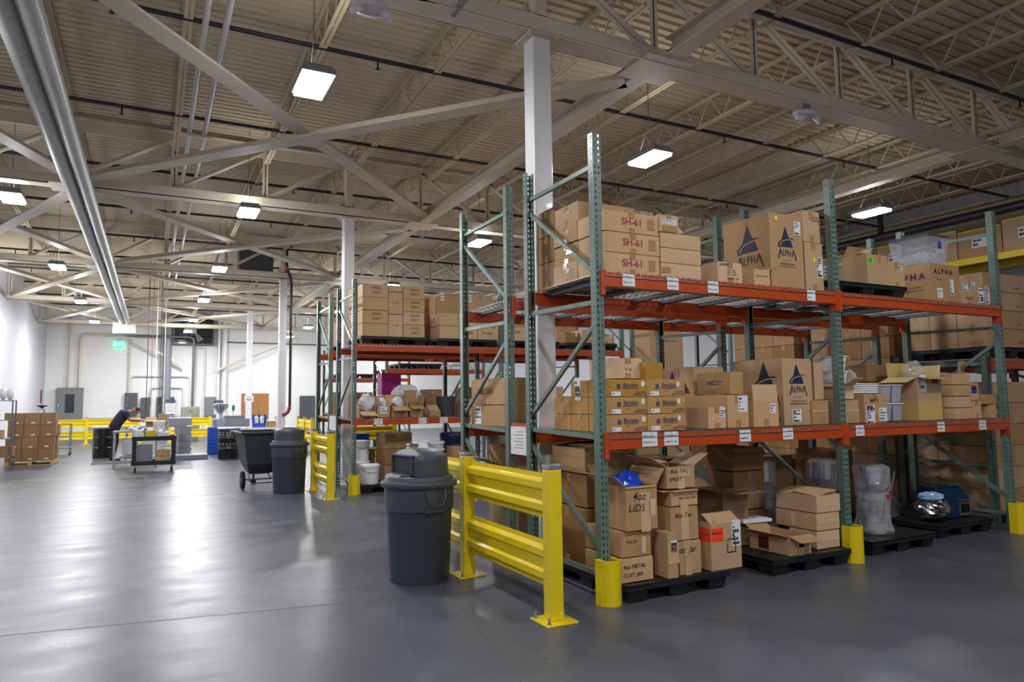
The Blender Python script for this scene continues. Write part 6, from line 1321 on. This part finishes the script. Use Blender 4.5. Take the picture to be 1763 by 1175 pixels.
# person leaning over the packing table
def person():
    r = empty('person', (-.88, 22.95, 0)); tag(r, 'person in a dark navy T-shirt and dark trousers leaning over the packing table', 'person')
    J = {'pel': (0, 0, .94), 'sp': (.10, 0, 1.12), 'ch': (.25, 0, 1.29), 'nk': (.36, 0, 1.37), 'hd': (.45, -.01, 1.38),
         'sl': (.27, .17, 1.33), 'el': (.40, .2, 1.10), 'wl': (.60, .12, 1.08), 'hl': (.67, .09, 1.08), 'sr': (.27, -.17, 1.33), 'er': (.38, -.22, 1.12), 'wr': (.60, -.14, 1.12), 'hr': (.67, -.11, 1.11),
         'hpl': (0, .1, .9), 'kl': (.04, .12, .5), 'al': (-.02, .13, .09), 'tl': (.14, .14, .04), 'hpr': (0, -.1, .9), 'kr': (.02, -.12, .5), 'ar': (-.06, -.13, .09), 'tr': (.10, -.14, .04)}
    R_ = {'pel': .13, 'sp': .13, 'ch': .15, 'nk': .062, 'hd': .06, 'sl': .075, 'el': .048, 'wl': .03, 'hl': .028, 'hpl': .10, 'kl': .065, 'al': .045, 'tl': .04}
    E_ = [('pel', 'sp'), ('sp', 'ch'), ('ch', 'nk'), ('nk', 'hd')]
    for s in 'lr': E_ += [('ch', 's' + s), ('s' + s, 'e' + s), ('e' + s, 'w' + s), ('w' + s, 'h' + s), ('pel', 'hp' + s), ('hp' + s, 'k' + s), ('k' + s, 'a' + s), ('a' + s, 't' + s)]
    ks = list(J)
    me = bpy.data.meshes.new('body'); me.from_pydata([J[k] for k in ks], [(ks.index(a), ks.index(c)) for a, c in E_], [])
    me.materials.append(M['skin']); o = bpy.data.objects.new('body', me); COL.objects.link(o); o.parent = r
    sk = o.modifiers.new('skin', 'SKIN'); sv = me.skin_vertices[0] if me.skin_vertices else None
    if sv is None:
        bpy.context.view_layer.objects.active = o; me.attributes
    if me.skin_vertices:
        for i, k in enumerate(ks):
            q = R_.get(k, R_.get(k[:-1] + 'l', .05)) * (.72 if k in ('pel', 'sp', 'ch', 'sl', 'sr', 'hpl', 'hpr', 'kl', 'kr') else 1); me.skin_vertices[0].data[i].radius = (q, q)
        me.skin_vertices[0].data[0].use_root = True
    su = o.modifiers.new('smooth', 'SUBSURF'); su.levels = 1; su.render_levels = 1
    # head, hair
    b = MB(); b.lathe([(.001, -.115), (.045, -.105), (.066, -.06), (.078, 0), (.076, .05), (.05, .095), (.001, .11)], n=20, T=Matrix.Translation((.53, -.01, 1.39)) @ Matrix.Rotation(math.radians(112), 4, 'Y'))
    b.raw([(.56, -.02, 1.305), (.575, -.01, 1.30), (.56, 0, 1.305), (.57, -.01, 1.28), (.545, -.01, 1.305)], [(0, 3, 1), (1, 3, 2), (0, 4, 3), (2, 3, 4)])
    for s in (-1, 1): b.box(.50, .525, -.01 + s * .078 - .006, -.01 + s * .078 + .006, 1.35, 1.385)
    hd = b.build('head', 'skin', r, smooth=True)
    b = MB()
    for s in (-1, 1): b.lathe([(.001, -.004), (.009, -.002), (.009, .002)], n=8, T=Matrix.Translation((.562, -.01 + s * .03, 1.325)))
    b.build('eyes', 'ink', hd)
    b = MB(); b.lathe([(.081, -.01), (.083, .04), (.06, .098), (.001, .118)], n=20, T=Matrix.Translation((.525, -.01, 1.40)) @ Matrix.Rotation(math.radians(75), 4, 'Y')); b.build('hair', 'hair', r, smooth=True)
    # shirt follows the torso
    def limb(bb, pts, rr, n=14): bb.tube([Vector(p) for p in pts], rr, n)
    b = MB(); limb(b, [(-.02, 0, .88), (.04, 0, 1.02), (.12, 0, 1.15), (.24, 0, 1.30), (.33, 0, 1.365)], [.155, .15, .155, .165, .075], 18)
    for s in (-1, 1): limb(b, [(.25, s * .10, 1.32), (.28, s * .18, 1.32), (.35, s * .21, 1.2)], [.095, .085, .066])
    b.build('shirt', 'navy_cloth', r, smooth=True)
    b = MB()
    for s in (-1, 1): limb(b, [(-.0, s * .06, .95), (0, s * .1, .86), (.03, s * .12, .5), (-.03, s * .13, .06)], [.12, .115, .082, .062])
    b.build('trousers', 'jeans', r, smooth=True)
    for s in (-1, 1):
        MB().box(-.1, .17, s * .13 - .05, s * .13 + .05, 0, .08).build('shoe', 'black_rubber', r, bevel=.02)
        y = .09 if s > 0 else -.11
        b = MB()
        for i in range(4):
            L_ = (.062, .07, .066, .052)[i]; yy = y + (-.024 + i * .016); z = 1.08 if s > 0 else 1.11
            b.tube([(.69, yy, z), (.69 + L_ * .5, yy, z - .008), (.69 + L_ * .9, yy, z - .03)], [.009, .008, .007], 6)
        b.tube([(.665, y + (-.03 if s > 0 else .03), z), (.69, y + (-.048 if s > 0 else .048), z - .01), (.715, y + (-.05 if s > 0 else .05), z - .02)], [.01, .009, .008], 6)
        b.build('fingers', 'skin', r, smooth=True)
    return r
person()
tag(MB().box(-.45, .55, -.4, .45, 0.001, .014).build('floor_mat', 'mat_grey', None, (-.9, 22.0, 0)), 'dark anti fatigue mat on the floor before the packing table', 'mat')
# drums, blue crates, hopper and tables
r = empty('drum', (2.02, 21.5, 0)); tag(r, 'black steel drum with a white rim left of the tilt cart', 'drum')
MB().lathe([(0, 0), (.29, 0), (.29, .28), (.3, .295), (.29, .31), (.29, .57), (.3, .585), (.29, .60), (.29, .86), (0, .86)], n=32).build('body', 'drum_black', r, smooth=True); MB().lathe([(.29, .84), (.315, .845), (.315, .875), (.29, .885), (0, .87)], n=32).build('rim', 'white_plastic', r, smooth=True)
b = MB()
for k in range(9):
    a = PI + .35 + k * .31
    for z in (.42, .68, .74): b.box(-.012, .012, -.012, .012, z, z + .02, Matrix.Translation((.302 * math.cos(a), .302 * math.sin(a), 0)))
b.build('label_dots', 'white_plastic', r)
for k in range(3): tag(MB().box(-.26, .26, -.2, .2, 0, .275).build('storage_box', 'blue_plastic', None, (1.87, 23.8, .002 + k * .278), bevel=.012), 'blue plastic crate in the stack left of the black drum, %s' % ['bottom', 'middle', 'top'][k], 'crate', 'blue crates by the black drum')
jar('clear round bottle on the top blue crate', 1.98, 23.75, .84, .12, .4, 'clear_bin', name='bottle')
r = empty('hopper_machine', (2.42, 25.6, 0)); tag(r, 'stainless filling machine with a cone hopper behind the black drum', 'machine')
MB().box(-.55, .6, -.3, .3, .78, 1.05).build('body', 'steel_sheet', r, bevel=.01)
MB().lathe([(.04, 1.05), (.05, 1.2), (.24, 1.46), (.24, 1.55), (.23, 1.55), (.02, 1.22)], -.3, 0, 28).build('hopper', 'chrome', r, smooth=True)
for sx in (-.5, .55):
    for sy in (-.25, .25): MB().bar((sx, sy, 0), (sx, sy, .78), .04).build('leg', 'galvanised', r)
b = MB(); b.lathe([(.001, 1.28), (.03, 1.32), (.05, 1.38), (.05, 1.5), (.001, 1.52)], .1, 0, 14); b.build('teal_valve', 'teal', r, smooth=True); MB().cyl(.1, 0, 1.05, 1.29, .012, 8).build('valve_stem', 'galvanised', r)
MB().bar((.45, 0, 1.05), (.45, 0, 1.6), .02).build('mast', 'galvanised', r)
b = MB(); b.box(-.2, .45, -.15, .15, 1.05, 1.15); b.build('control_tray', 'machine_grey', r)
r = empty('work_table', (3.25, 23.0, 0)); tag(r, 'white topped bench behind the tilt cart', 'table'); MB().box(-.75, .75, -.4, .4, .78, .82).build('tabletop', 'white_plastic', r)
for sx in (-.7, .7):
    for sy in (-.35, .35): MB().bar((sx, sy, 0), (sx, sy, .78), .04).build('leg', 'galvanised', r)
r = empty('carrier_box', (3.02, 23.0, .82)); tag(r, 'blue handled carrier with two white bottles on the white bench', 'box'); b = MB(); b.box(-.2, .2, -.1, .1, 0, .12); b.box(-.2, -.18, -.1, .1, .12, .36); b.box(.18, .2, -.1, .1, .12, .36); b.box(-.2, .2, .08, .1, .12, .38); b.build('carrier', 'blue_plastic', r)
for i in (-1, 1): jar('white bottle standing in the blue carrier, %s' % ['', 'right', 'left'][i], 3.02 + i * .085, 23.0, .942, .07, .24, 'white_plastic', g='white bottles in the blue carrier')
carton('tan carton on the white bench right of the blue carrier', 3.26, 3.5, 22.8, 23.1, .822, 1.0, 'kraft', None)
r = empty('bench_lamp', (3.68, 23.1, .82)); tag(r, 'black jointed bench lamp with a dark shade on the white bench', 'lamp'); b = MB(); b.cyl(0, 0, 0, .03, .08, 16); b.tube([(0, 0, .03), (-.18, 0, .3), (.05, 0, .42)], .012, 8); b.build('arm', 'black_plastic', r); MB().lathe([(.02, .42), (.09, .34), (.085, .34), (.015, .41)], .08, 0, 16).build('shade', 'black_plastic', r, smooth=True)
# stacked clear totes on grey platform
tag(MB().box(-.5, .45, -.45, .45, .001, .13).build('platform', 'machine_grey', None, (1.05, 22.2, 0), bevel=.01), 'low grey platform on the floor right of the black cart', 'platform')
for k in range(4): tub('grey translucent tote in the stack beside the black cart, %s' % ['bottom', 'second', 'third', 'top'][k], .92, 23.9, .02 + k * .215, .5, .4, .21, 'grey totes stacked by the black cart', m='tub_grey', bodym='tub_grey')
jar('orange jar on the stack of grey totes', .84, 23.85, .885, .09, .17, 'orange_liquid', 'white_plastic'); jar('thin white bottle on the stack of grey totes', 1.08, 23.85, .885, .025, .3, 'white_plastic')
def signpost(lab, x, y, zs_, hs):
    r = empty('sign_stand', (x, y, 0)); tag(r, lab, 'sign'); b = MB()
    for s in (-1, 1): b.bar((s * .17, 0, 0), (s * .17, 0, zs_ + hs + .1), .018)
    b.build('frame', 'dull_steel', r); MB().box(-.17, .17, -.02, -.01, zs_, zs_ + hs).build('sheet', 'paper', r); MB().box(-.17, .17, -.03, -.0, zs_ + hs + .02, zs_ + hs + .14).build('tray', 'clear_lid', r)
    b = MB(); [b.box(-.13, .1, -.0215, -.02, zs_ + hs * q, zs_ + hs * q + .01) for q in (.8, .6, .4, .25)]; b.build('printed_lines', 'ink', r); MB().box(-.2, .2, -.15, .15, 0, .02).build('base', 'dull_steel', r); return r
signpost('metal stand holding a white paper sheet left of the green grey cabinet', .68, 29.5, 1.2, .4); signpost('metal stand holding a white paper sheet by the yellow guardrail post', 2.42, 30.2, 1.15, .42)
r = empty('filing_cabinet', (1.55, 33.4, 0)); tag(r, 'green grey four drawer metal cabinet behind the yellow guardrail', 'cabinet'); MB().box(-.36, .36, -.3, .3, 0, 1.45).build('body', 'cabinet_green_grey', r, bevel=.008)
for k in range(4): d_ = MB().box(-.33, .33, -.315, -.3, .06 + k * .345, .38 + k * .345).build('drawer', 'cabinet_green_grey', r, bevel=.005); MB().box(-.08, .08, -.335, -.315, .22 + k * .345, .25 + k * .345).build('handle', 'chrome', d_)
tag(MB().box(-1.0, .9, -.3, .3, 0, 1.0).build('cabinet', 'cabinet_green_grey', None, (-1.4, 36.4, 0), bevel=.01), 'long low grey cabinet behind the left yellow guardrail', 'cabinet')
# ---------------------------------------------------------------- far wall equipment
Yb = WALL_B - .01
def panel(lab, x0, x1, z0, z1, m='panel_grey', d_=.2, inset=False):
    r = empty('electrical_panel', ((x0 + x1) / 2, Yb, 0)); tag(r, lab, 'electrical panel'); w_ = (x1 - x0) / 2
    MB().box(-w_, w_, -d_, 0, z0, z1).build('body', m, r, bevel=.006); q = MB().box(-w_ + .04, w_ - .04, -d_ - .012, -d_, z0 + .05, z1 - .05).build('door', m, r, bevel=.004); MB().box(-w_ + .07, -w_ + .10, -d_ - .03, -d_ - .012, (z0 + z1) / 2 - .05, (z0 + z1) / 2 + .05).build('latch', 'chrome', q)
    if inset: MB().box(-w_ * .35, w_ * .35, -d_ - .02, -d_ - .012, z0 + .45, z1 - .3).build('breaker_window', 'dark_window', q)
    return r
panel('large grey electrical panel with a dark breaker window at the far left wall', -3.88, -2.83, .78, 2.41, 'panel_grey_light', .3, True)
panel('tall dark grey electrical panel, first right of the exit sign on the far wall', -1.11, -.56, .95, 2.15)
panel('narrow dark grey electrical panel, second right of the exit sign', -.41, .0, .95, 1.92)
panel('wide dark grey electrical panel, third right of the exit sign', .28, 1.06, .9, 1.94)
panel('blue grey electrical panel near the far wall riser pipes', 2.45, 2.98, .95, 1.93, 'panel_grey_light')
panel('dark grey electrical cabinet on the far wall right of the red riser pipe', 7.17, 7.96, .2, 1.95)
r = empty('plywood_board', (4.9, Yb, 0)); tag(r, 'plywood board with small meters on the far wall', 'board'); MB().box(-.68, .68, -.02, 0, .71, 2.09).build('sheet', 'plywood', r)
for i in range(3): MB().box(-.42 + i * .11, -.35 + i * .11, -.07, -.02, 1.3, 1.68).build('meter', ['panel_grey', 'white_plastic', 'panel_grey_light'][i], r)
MB().box(-.36, -.2, -.05, -.02, .88, 1.2).build('notice', 'paper', r); MB().box(-.44, -.37, -.05, -.02, 1.0, 1.14).build('notice', 'orange_sticker', r)
r = empty('exit_sign', (-1.46, Yb - .05, 4.34)); tag(r, 'glowing green EXIT sign on the far wall', 'exit sign'); MB().box(-.2, .2, -.03, .05, 0, .32).build('face', 'exit_green', r); text_part(r, 'EXIT', .2, (0, -.0315, .16), FRONT, 'exit_white', .01); b = MB(); b.box(-.12, .12, -.02, .04, .32, .42); b.build('emergency_heads', 'housing_white', r)
# wall fan with louvres
r = empty('exhaust_fan', (1.86, Yb, 0)); tag(r, 'large dark wall exhaust fan housing with a grey motor high on the far wall', 'fan')
b = MB(); b.box(-.95, .95, -.5, 0, 6.0, 6.1); b.box(-.95, .95, -.5, 0, 4.55, 4.62); b.box(-.95, -.88, -.5, 0, 4.62, 6.0); b.box(.88, .95, -.5, 0, 4.62, 6.0); b.build('housing', 'panel_grey', r); MB().box(-.88, .88, -.06, -.02, 4.62, 6.0).build('louvre_back', 'dark_window', r)
b = MB(); [b.box(-.86, .86, -.12, -.06, 4.7 + i * .12, 4.72 + i * .12) for i in range(11)]; b.build('louvres', 'panel_grey', r)
MB().lathe([(.86, -.4), (.86, -.05), (.84, -.05), (.84, -.4)], n=36, T=Matrix.Translation((0, 0, 5.3)) @ Matrix.Rotation(-PI / 2, 4, 'X')).build('shroud', 'panel_grey', r) if 0 else None
b = MB(); T = Matrix.Translation((.0, -.3, 5.25)) @ Matrix.Rotation(PI / 2, 4, 'X'); b.lathe([(.001, -.14), (.13, -.12), (.13, .12), (.001, .14)], n=18, T=T); b.build('motor', 'pipe_light', r, smooth=True)
for k in range(4):
    a = k * PI / 2 + .5; MB().raw([(.1 * math.cos(a), -.22, 5.3 + .1 * math.sin(a)), (.7 * math.cos(a - .25), -.16, 5.3 + .62 * math.sin(a - .25)), (.7 * math.cos(a + .25), -.26, 5.3 + .62 * math.sin(a + .25)), (.1 * math.cos(a + .5), -.2, 5.3 + .1 * math.sin(a + .5)),
        (.1 * math.cos(a), -.21, 5.3 + .1 * math.sin(a)), (.7 * math.cos(a - .25), -.15, 5.3 + .62 * math.sin(a - .25)), (.7 * math.cos(a + .25), -.25, 5.3 + .62 * math.sin(a + .25)), (.1 * math.cos(a + .5), -.19, 5.3 + .1 * math.sin(a + .5))], [(0, 1, 2, 3), (7, 6, 5, 4), (0, 4, 5, 1), (1, 5, 6, 2), (2, 6, 7, 3)]).build('blade', 'dull_steel', r)
# pipes and conduits on the far wall
def pipe(lab, pts, rad, m='conduit_cream', cat='pipe', g=None, name='pipe', n=10):
    # rounded corners
    P_ = [Vector(p) for p in pts]; out = [P_[0]]
    for i in range(1, len(P_) - 1):
        a = (P_[i - 1] - P_[i]); c = (P_[i + 1] - P_[i]); q = min(rad * 4, a.length * .45, c.length * .45); a.normalize(); c.normalize()
        for t in (0, .25, .5, .75, 1): out.append(P_[i] + a * q * (1 - t) ** 2 + c * q * t ** 2)
    out.append(P_[-1])
    b = MB(); b.tube(out, rad, n); return tag(b.build(name, m, smooth=True), lab, cat, g)
yw = WALL_B - .12
pipe('cream vertical conduit above the large electrical panel, left', [(-3.45, yw, 2.41), (-3.45, yw, 5.9)], .055)
pipe('cream conduit above the large electrical panel bending right to the pipe box', [(-3.02, yw, 2.41), (-3.02, yw, 4.95), (-1.6, yw, 4.95)], .07)
pipe('cream vertical conduit beside the exit sign', [(-.95, yw, 2.15), (-.95, yw, 6.1)], .04)
pipe('white hoop conduit over the dark electrical panels, upper', [(-.88, yw, 2.15), (-.88, yw, 2.98), (1.75, yw, 2.98), (1.75, yw, 1.0)], .05, 'conduit')
pipe('white hoop conduit over the dark electrical panels, lower', [(.0, yw, 1.0), (.0, yw, 2.42), (1.45, yw, 2.42), (1.45, yw, 1.0)], .045, 'conduit')
pipe('grey wide vertical duct on the far wall left of the fan', [(.68, yw - .45, 0), (.68, yw - .45, 6.1)], .2, 'machine_grey', 'duct', None, 'duct', 16)
pipe('steel horizontal pipe bending down beside the fan', [(-1.1, yw - .75, 4.9), (1.85, yw - .75, 4.9), (1.85, yw - .75, 0)], .06, 'dull_steel')
pipe('white pipe bending down under the fan', [(1.9, yw - .05, 4.45), (2.4, yw - .05, 4.45), (2.4, yw - .05, 0)], .045, 'conduit')
pipe('large white vertical pipe against the far wall', [(3.35, yw - .05, 0), (3.35, yw - .05, 6.2)], .12, 'column_white', n=16)
pipe('white vertical pipe left of the large white one', [(3.07, yw, 0), (3.07, yw, 6.2)], .08, 'column_white')
pipe('thin dark horizontal pipe across the far wall', [(3.4, yw - .1, 4.75), (9.5, yw - .1, 4.72)], .03, 'dull_steel')
pipe('thin white vertical pipe right of the large white one', [(6.25, yw, 0), (6.25, yw, 6.2)], .035, 'conduit')
tag(MB().bar((2.9, yw - .35, 3.25), (6.9, yw - .35, 5.1), .1, .1).build('wall_brace', 'beam_paint'), 'diagonal cream brace high on the far wall, rising to the right', 'brace'); tag(MB().bar((-1.3, yw - .45, 5.05), (1.4, yw - .45, 3.5), .1, .1).build('wall_brace', 'beam_paint'), 'diagonal cream brace on the far wall falling to the right below the pipe box', 'brace')
for i in range(5): pipe('thin hanging cable over the packing table, %s' % ['first', 'second', 'third', 'fourth', 'fifth'][i], [(-.12 + i * .13, 26.0 + i * .2, 1.3 + .2 * (i % 2)), (-.12 + i * .13, 26.0 + i * .2, 6.44)], .009 if i % 2 else .013, ['pipe_black', 'copper_red', 'conduit', 'pipe_black', 'conduit'][i], 'cable', 'hanging cables over the packing table', 'cable', 6)
# dark riser pipe beside the third column, with a red valve
xr, yr = 3.52, TRUSS_Y[2] - .02
pipe('dark riser pipe running down beside the third white column', [(3.40, yr - .2, 6.3), (3.40, yr - .2, 5.45), (3.54, yr - .2, 5.1), (3.54, yr - .2, 1.45)], .038, 'pipe_black')
pipe('red valve and elbow at the foot of the dark riser pipe', [(3.54, yr - .2, 1.445), (3.50, yr - .2, 1.28), (3.34, yr - .2, 1.2)], .05, 'copper_red', 'valve', None, 'valve')
r = empty('valve_fitting', (3.40, yr - .2, 5.4)); tag(r, 'orange fitting on the dark riser pipe at truss level', 'valve'); MB().cyl(0, 0, 0, .07, .055, 12).build('collar', 'orange_sticker', r); MB().cyl(0, 0, -.07, -.01, .05, 12).build('lower_collar', 'copper_red', r)
tag(MB().box(-.5, .45, -.3, .3, -.35, .35).build('unit_heater', 'panel_grey', None, (2.72, 22.0, 5.78), bevel=.01), 'dark square unit heater hanging up near the third column', 'heater')
# two large grey pipes running along the left bay to a box
Pz = 5.02
for i, xx in enumerate((-1.17, -.955)):
    pipe('large grey round duct pipe running away along the left bay, %s of the pair' % ['left', 'right'][i], [(xx - .09, 2.0, Pz), (xx + .02, 33.1, Pz), (xx + .02, 33.4, 4.9)], .1, 'pipe_light', 'pipe', None, 'duct_pipe', 16)
r = empty('pipe_box', (-1.05, 33.45, 4.55)); tag(r, 'cream junction box at the far end of the two large grey pipes', 'box'); MB().box(-.42, .42, -.3, .3, 0, .42).build('body', 'conduit_cream', r); MB().box(-.4, .4, -.28, .28, -.05, -.001).build('underside', 'panel_grey', r)
for i, xx in enumerate((.42, .63)): pipe('light small round pipe high in the left aisle, %s of the pair' % ['left', 'right'][i], [(xx, 2.0, 5.72), (xx, 27.0, 5.72)], .035, 'pipe_light', 'pipe', None, 'pipe', 10)
tag(MB().box(.3, .75, -.025, .025, 0, .04).build('pipe_strut', 'conduit_cream', None, (0, 11.5, 5.64)), 'short strut carrying the pair of light small pipes', 'pipe support')
# sprinkler branch lines along x
def heads(b_, x0, x1, y, z):
    x = x0 + .6
    while x < x1: b_.cyl(x, y, z - .12, z - .02, .013, 6); b_.cyl(x, y, z - .13, z - .12, .03, 8); x += 3.0
i = 0
yy = 2.5
while yy < 37:
    x0_, x1_ = WALL_L + .3, WALL_R - .6
    r = empty('sprinkler_pipe', (0, yy, 5.97)); tag(r, 'black sprinkler branch pipe under the roof joists', 'pipe', 'black sprinkler branch pipes under the roof')
    b = MB(); b.tube([(x0_, 0, 0), (x1_, 0, 0)], .03, 8); b.build('pipe', 'pipe_black', r); b = MB(); heads(b, x0_, x1_, 0, 0); b.build('sprinkler_heads', 'pipe_black', r); yy += 3.02; i += 1
pipe('thick black sprinkler main running along the right side', [(14.9, 1.0, 5.2), (14.9, 34, 5.2)], .1, 'pipe_black', n=16)
pipe('black vertical drop pipe joining the sprinkler main at right', [(14.9, 10.2, 6.0), (14.9, 10.2, 5.3)], .06, 'pipe_black')
# emergency light units and conduit along the first truss
def emlight(lab, x, z, s=1.0, tilt=0):
    r = empty('emergency_light', (x, TRUSS_Y[0] - .22, z)); tag(r, lab, 'emergency light', 'emergency lights on the first truss')
    b = MB(); b.lathe([(.001, -.06), (.07, -.055), (.135, -.02), (.14, .02), (.10, .05), (.001, .055)], n=24); o = b.build('body', 'housing_white', r, smooth=True); o.scale = (1.2, .8, 1)
    for q in (-1, 1):
        T = Matrix.Translation((q * .13, -.05, -.05)) @ Matrix.Rotation(q * .5, 4, 'Y') @ Matrix.Rotation(.5, 4, 'X')
        h_ = MB().lathe([(.001, .03), (.055, .02), (.065, -.03), (.058, -.03), (.05, .005), (.001, .01)], n=18, T=T).build('lamp_head', 'housing_white', r, smooth=True); MB().lathe([(.001, -.02), (.055, -.02)], n=18, T=T).build('lens', 'chrome', h_)
    MB().box(-.07, .07, -.03, .05, .05, .13).build('bracket', 'galvanised', r)
emlight('white twin head emergency light under the first truss, near the strut channel', 1.58, 4.90); emlight('white twin head emergency light under the first truss, beyond the column', 6.93, 4.93)
pipe('thin conduit cable running along the first truss bottom chord', [(1.75, TRUSS_Y[0] - .15, 5.09), (2.2, TRUSS_Y[0] - .15, 5.14), (7.0, TRUSS_Y[0] - .15, 5.14), (14, TRUSS_Y[0] - .15, 5.14)], .008, 'conduit', 'conduit', None, 'conduit', 6)
r = empty('strip_bracket', (2.35, 5.2, 5.05)); tag(r, 'short galvanised strut channel hanging below the first truss left of the column', 'bracket'); MB().bar((0, -.45, .0), (0.0, .45, 0.0), .045).build('channel', 'galvanised', r); MB().bar((0, .3, .02), (0, .3, .2), .02).build('rod', 'galvanised', r)
# yellow dashed floor tape
b = MB(); x = -4.3; k = 0
while x < 2.0:
    y = 17.86 - .2 * (x + 2.7); b.bar((x, y, .0012), (x + .34, y - .2 * .34, .0012), .05, .0016) ; x += .40
tag(b.build('trim_3', 'floor_tape'), 'dashed yellow tape line across the floor', 'floor tape', kind='structure')
b = MB(); b.box(-.01, .01, -.2, .2, -.3, .3); tag(b.build('wall_sign', 'red_sticker', None, (WALL_L + .012, 37.9, 2.0)), 'narrow red sign on the left wall near the far corner', 'sign')
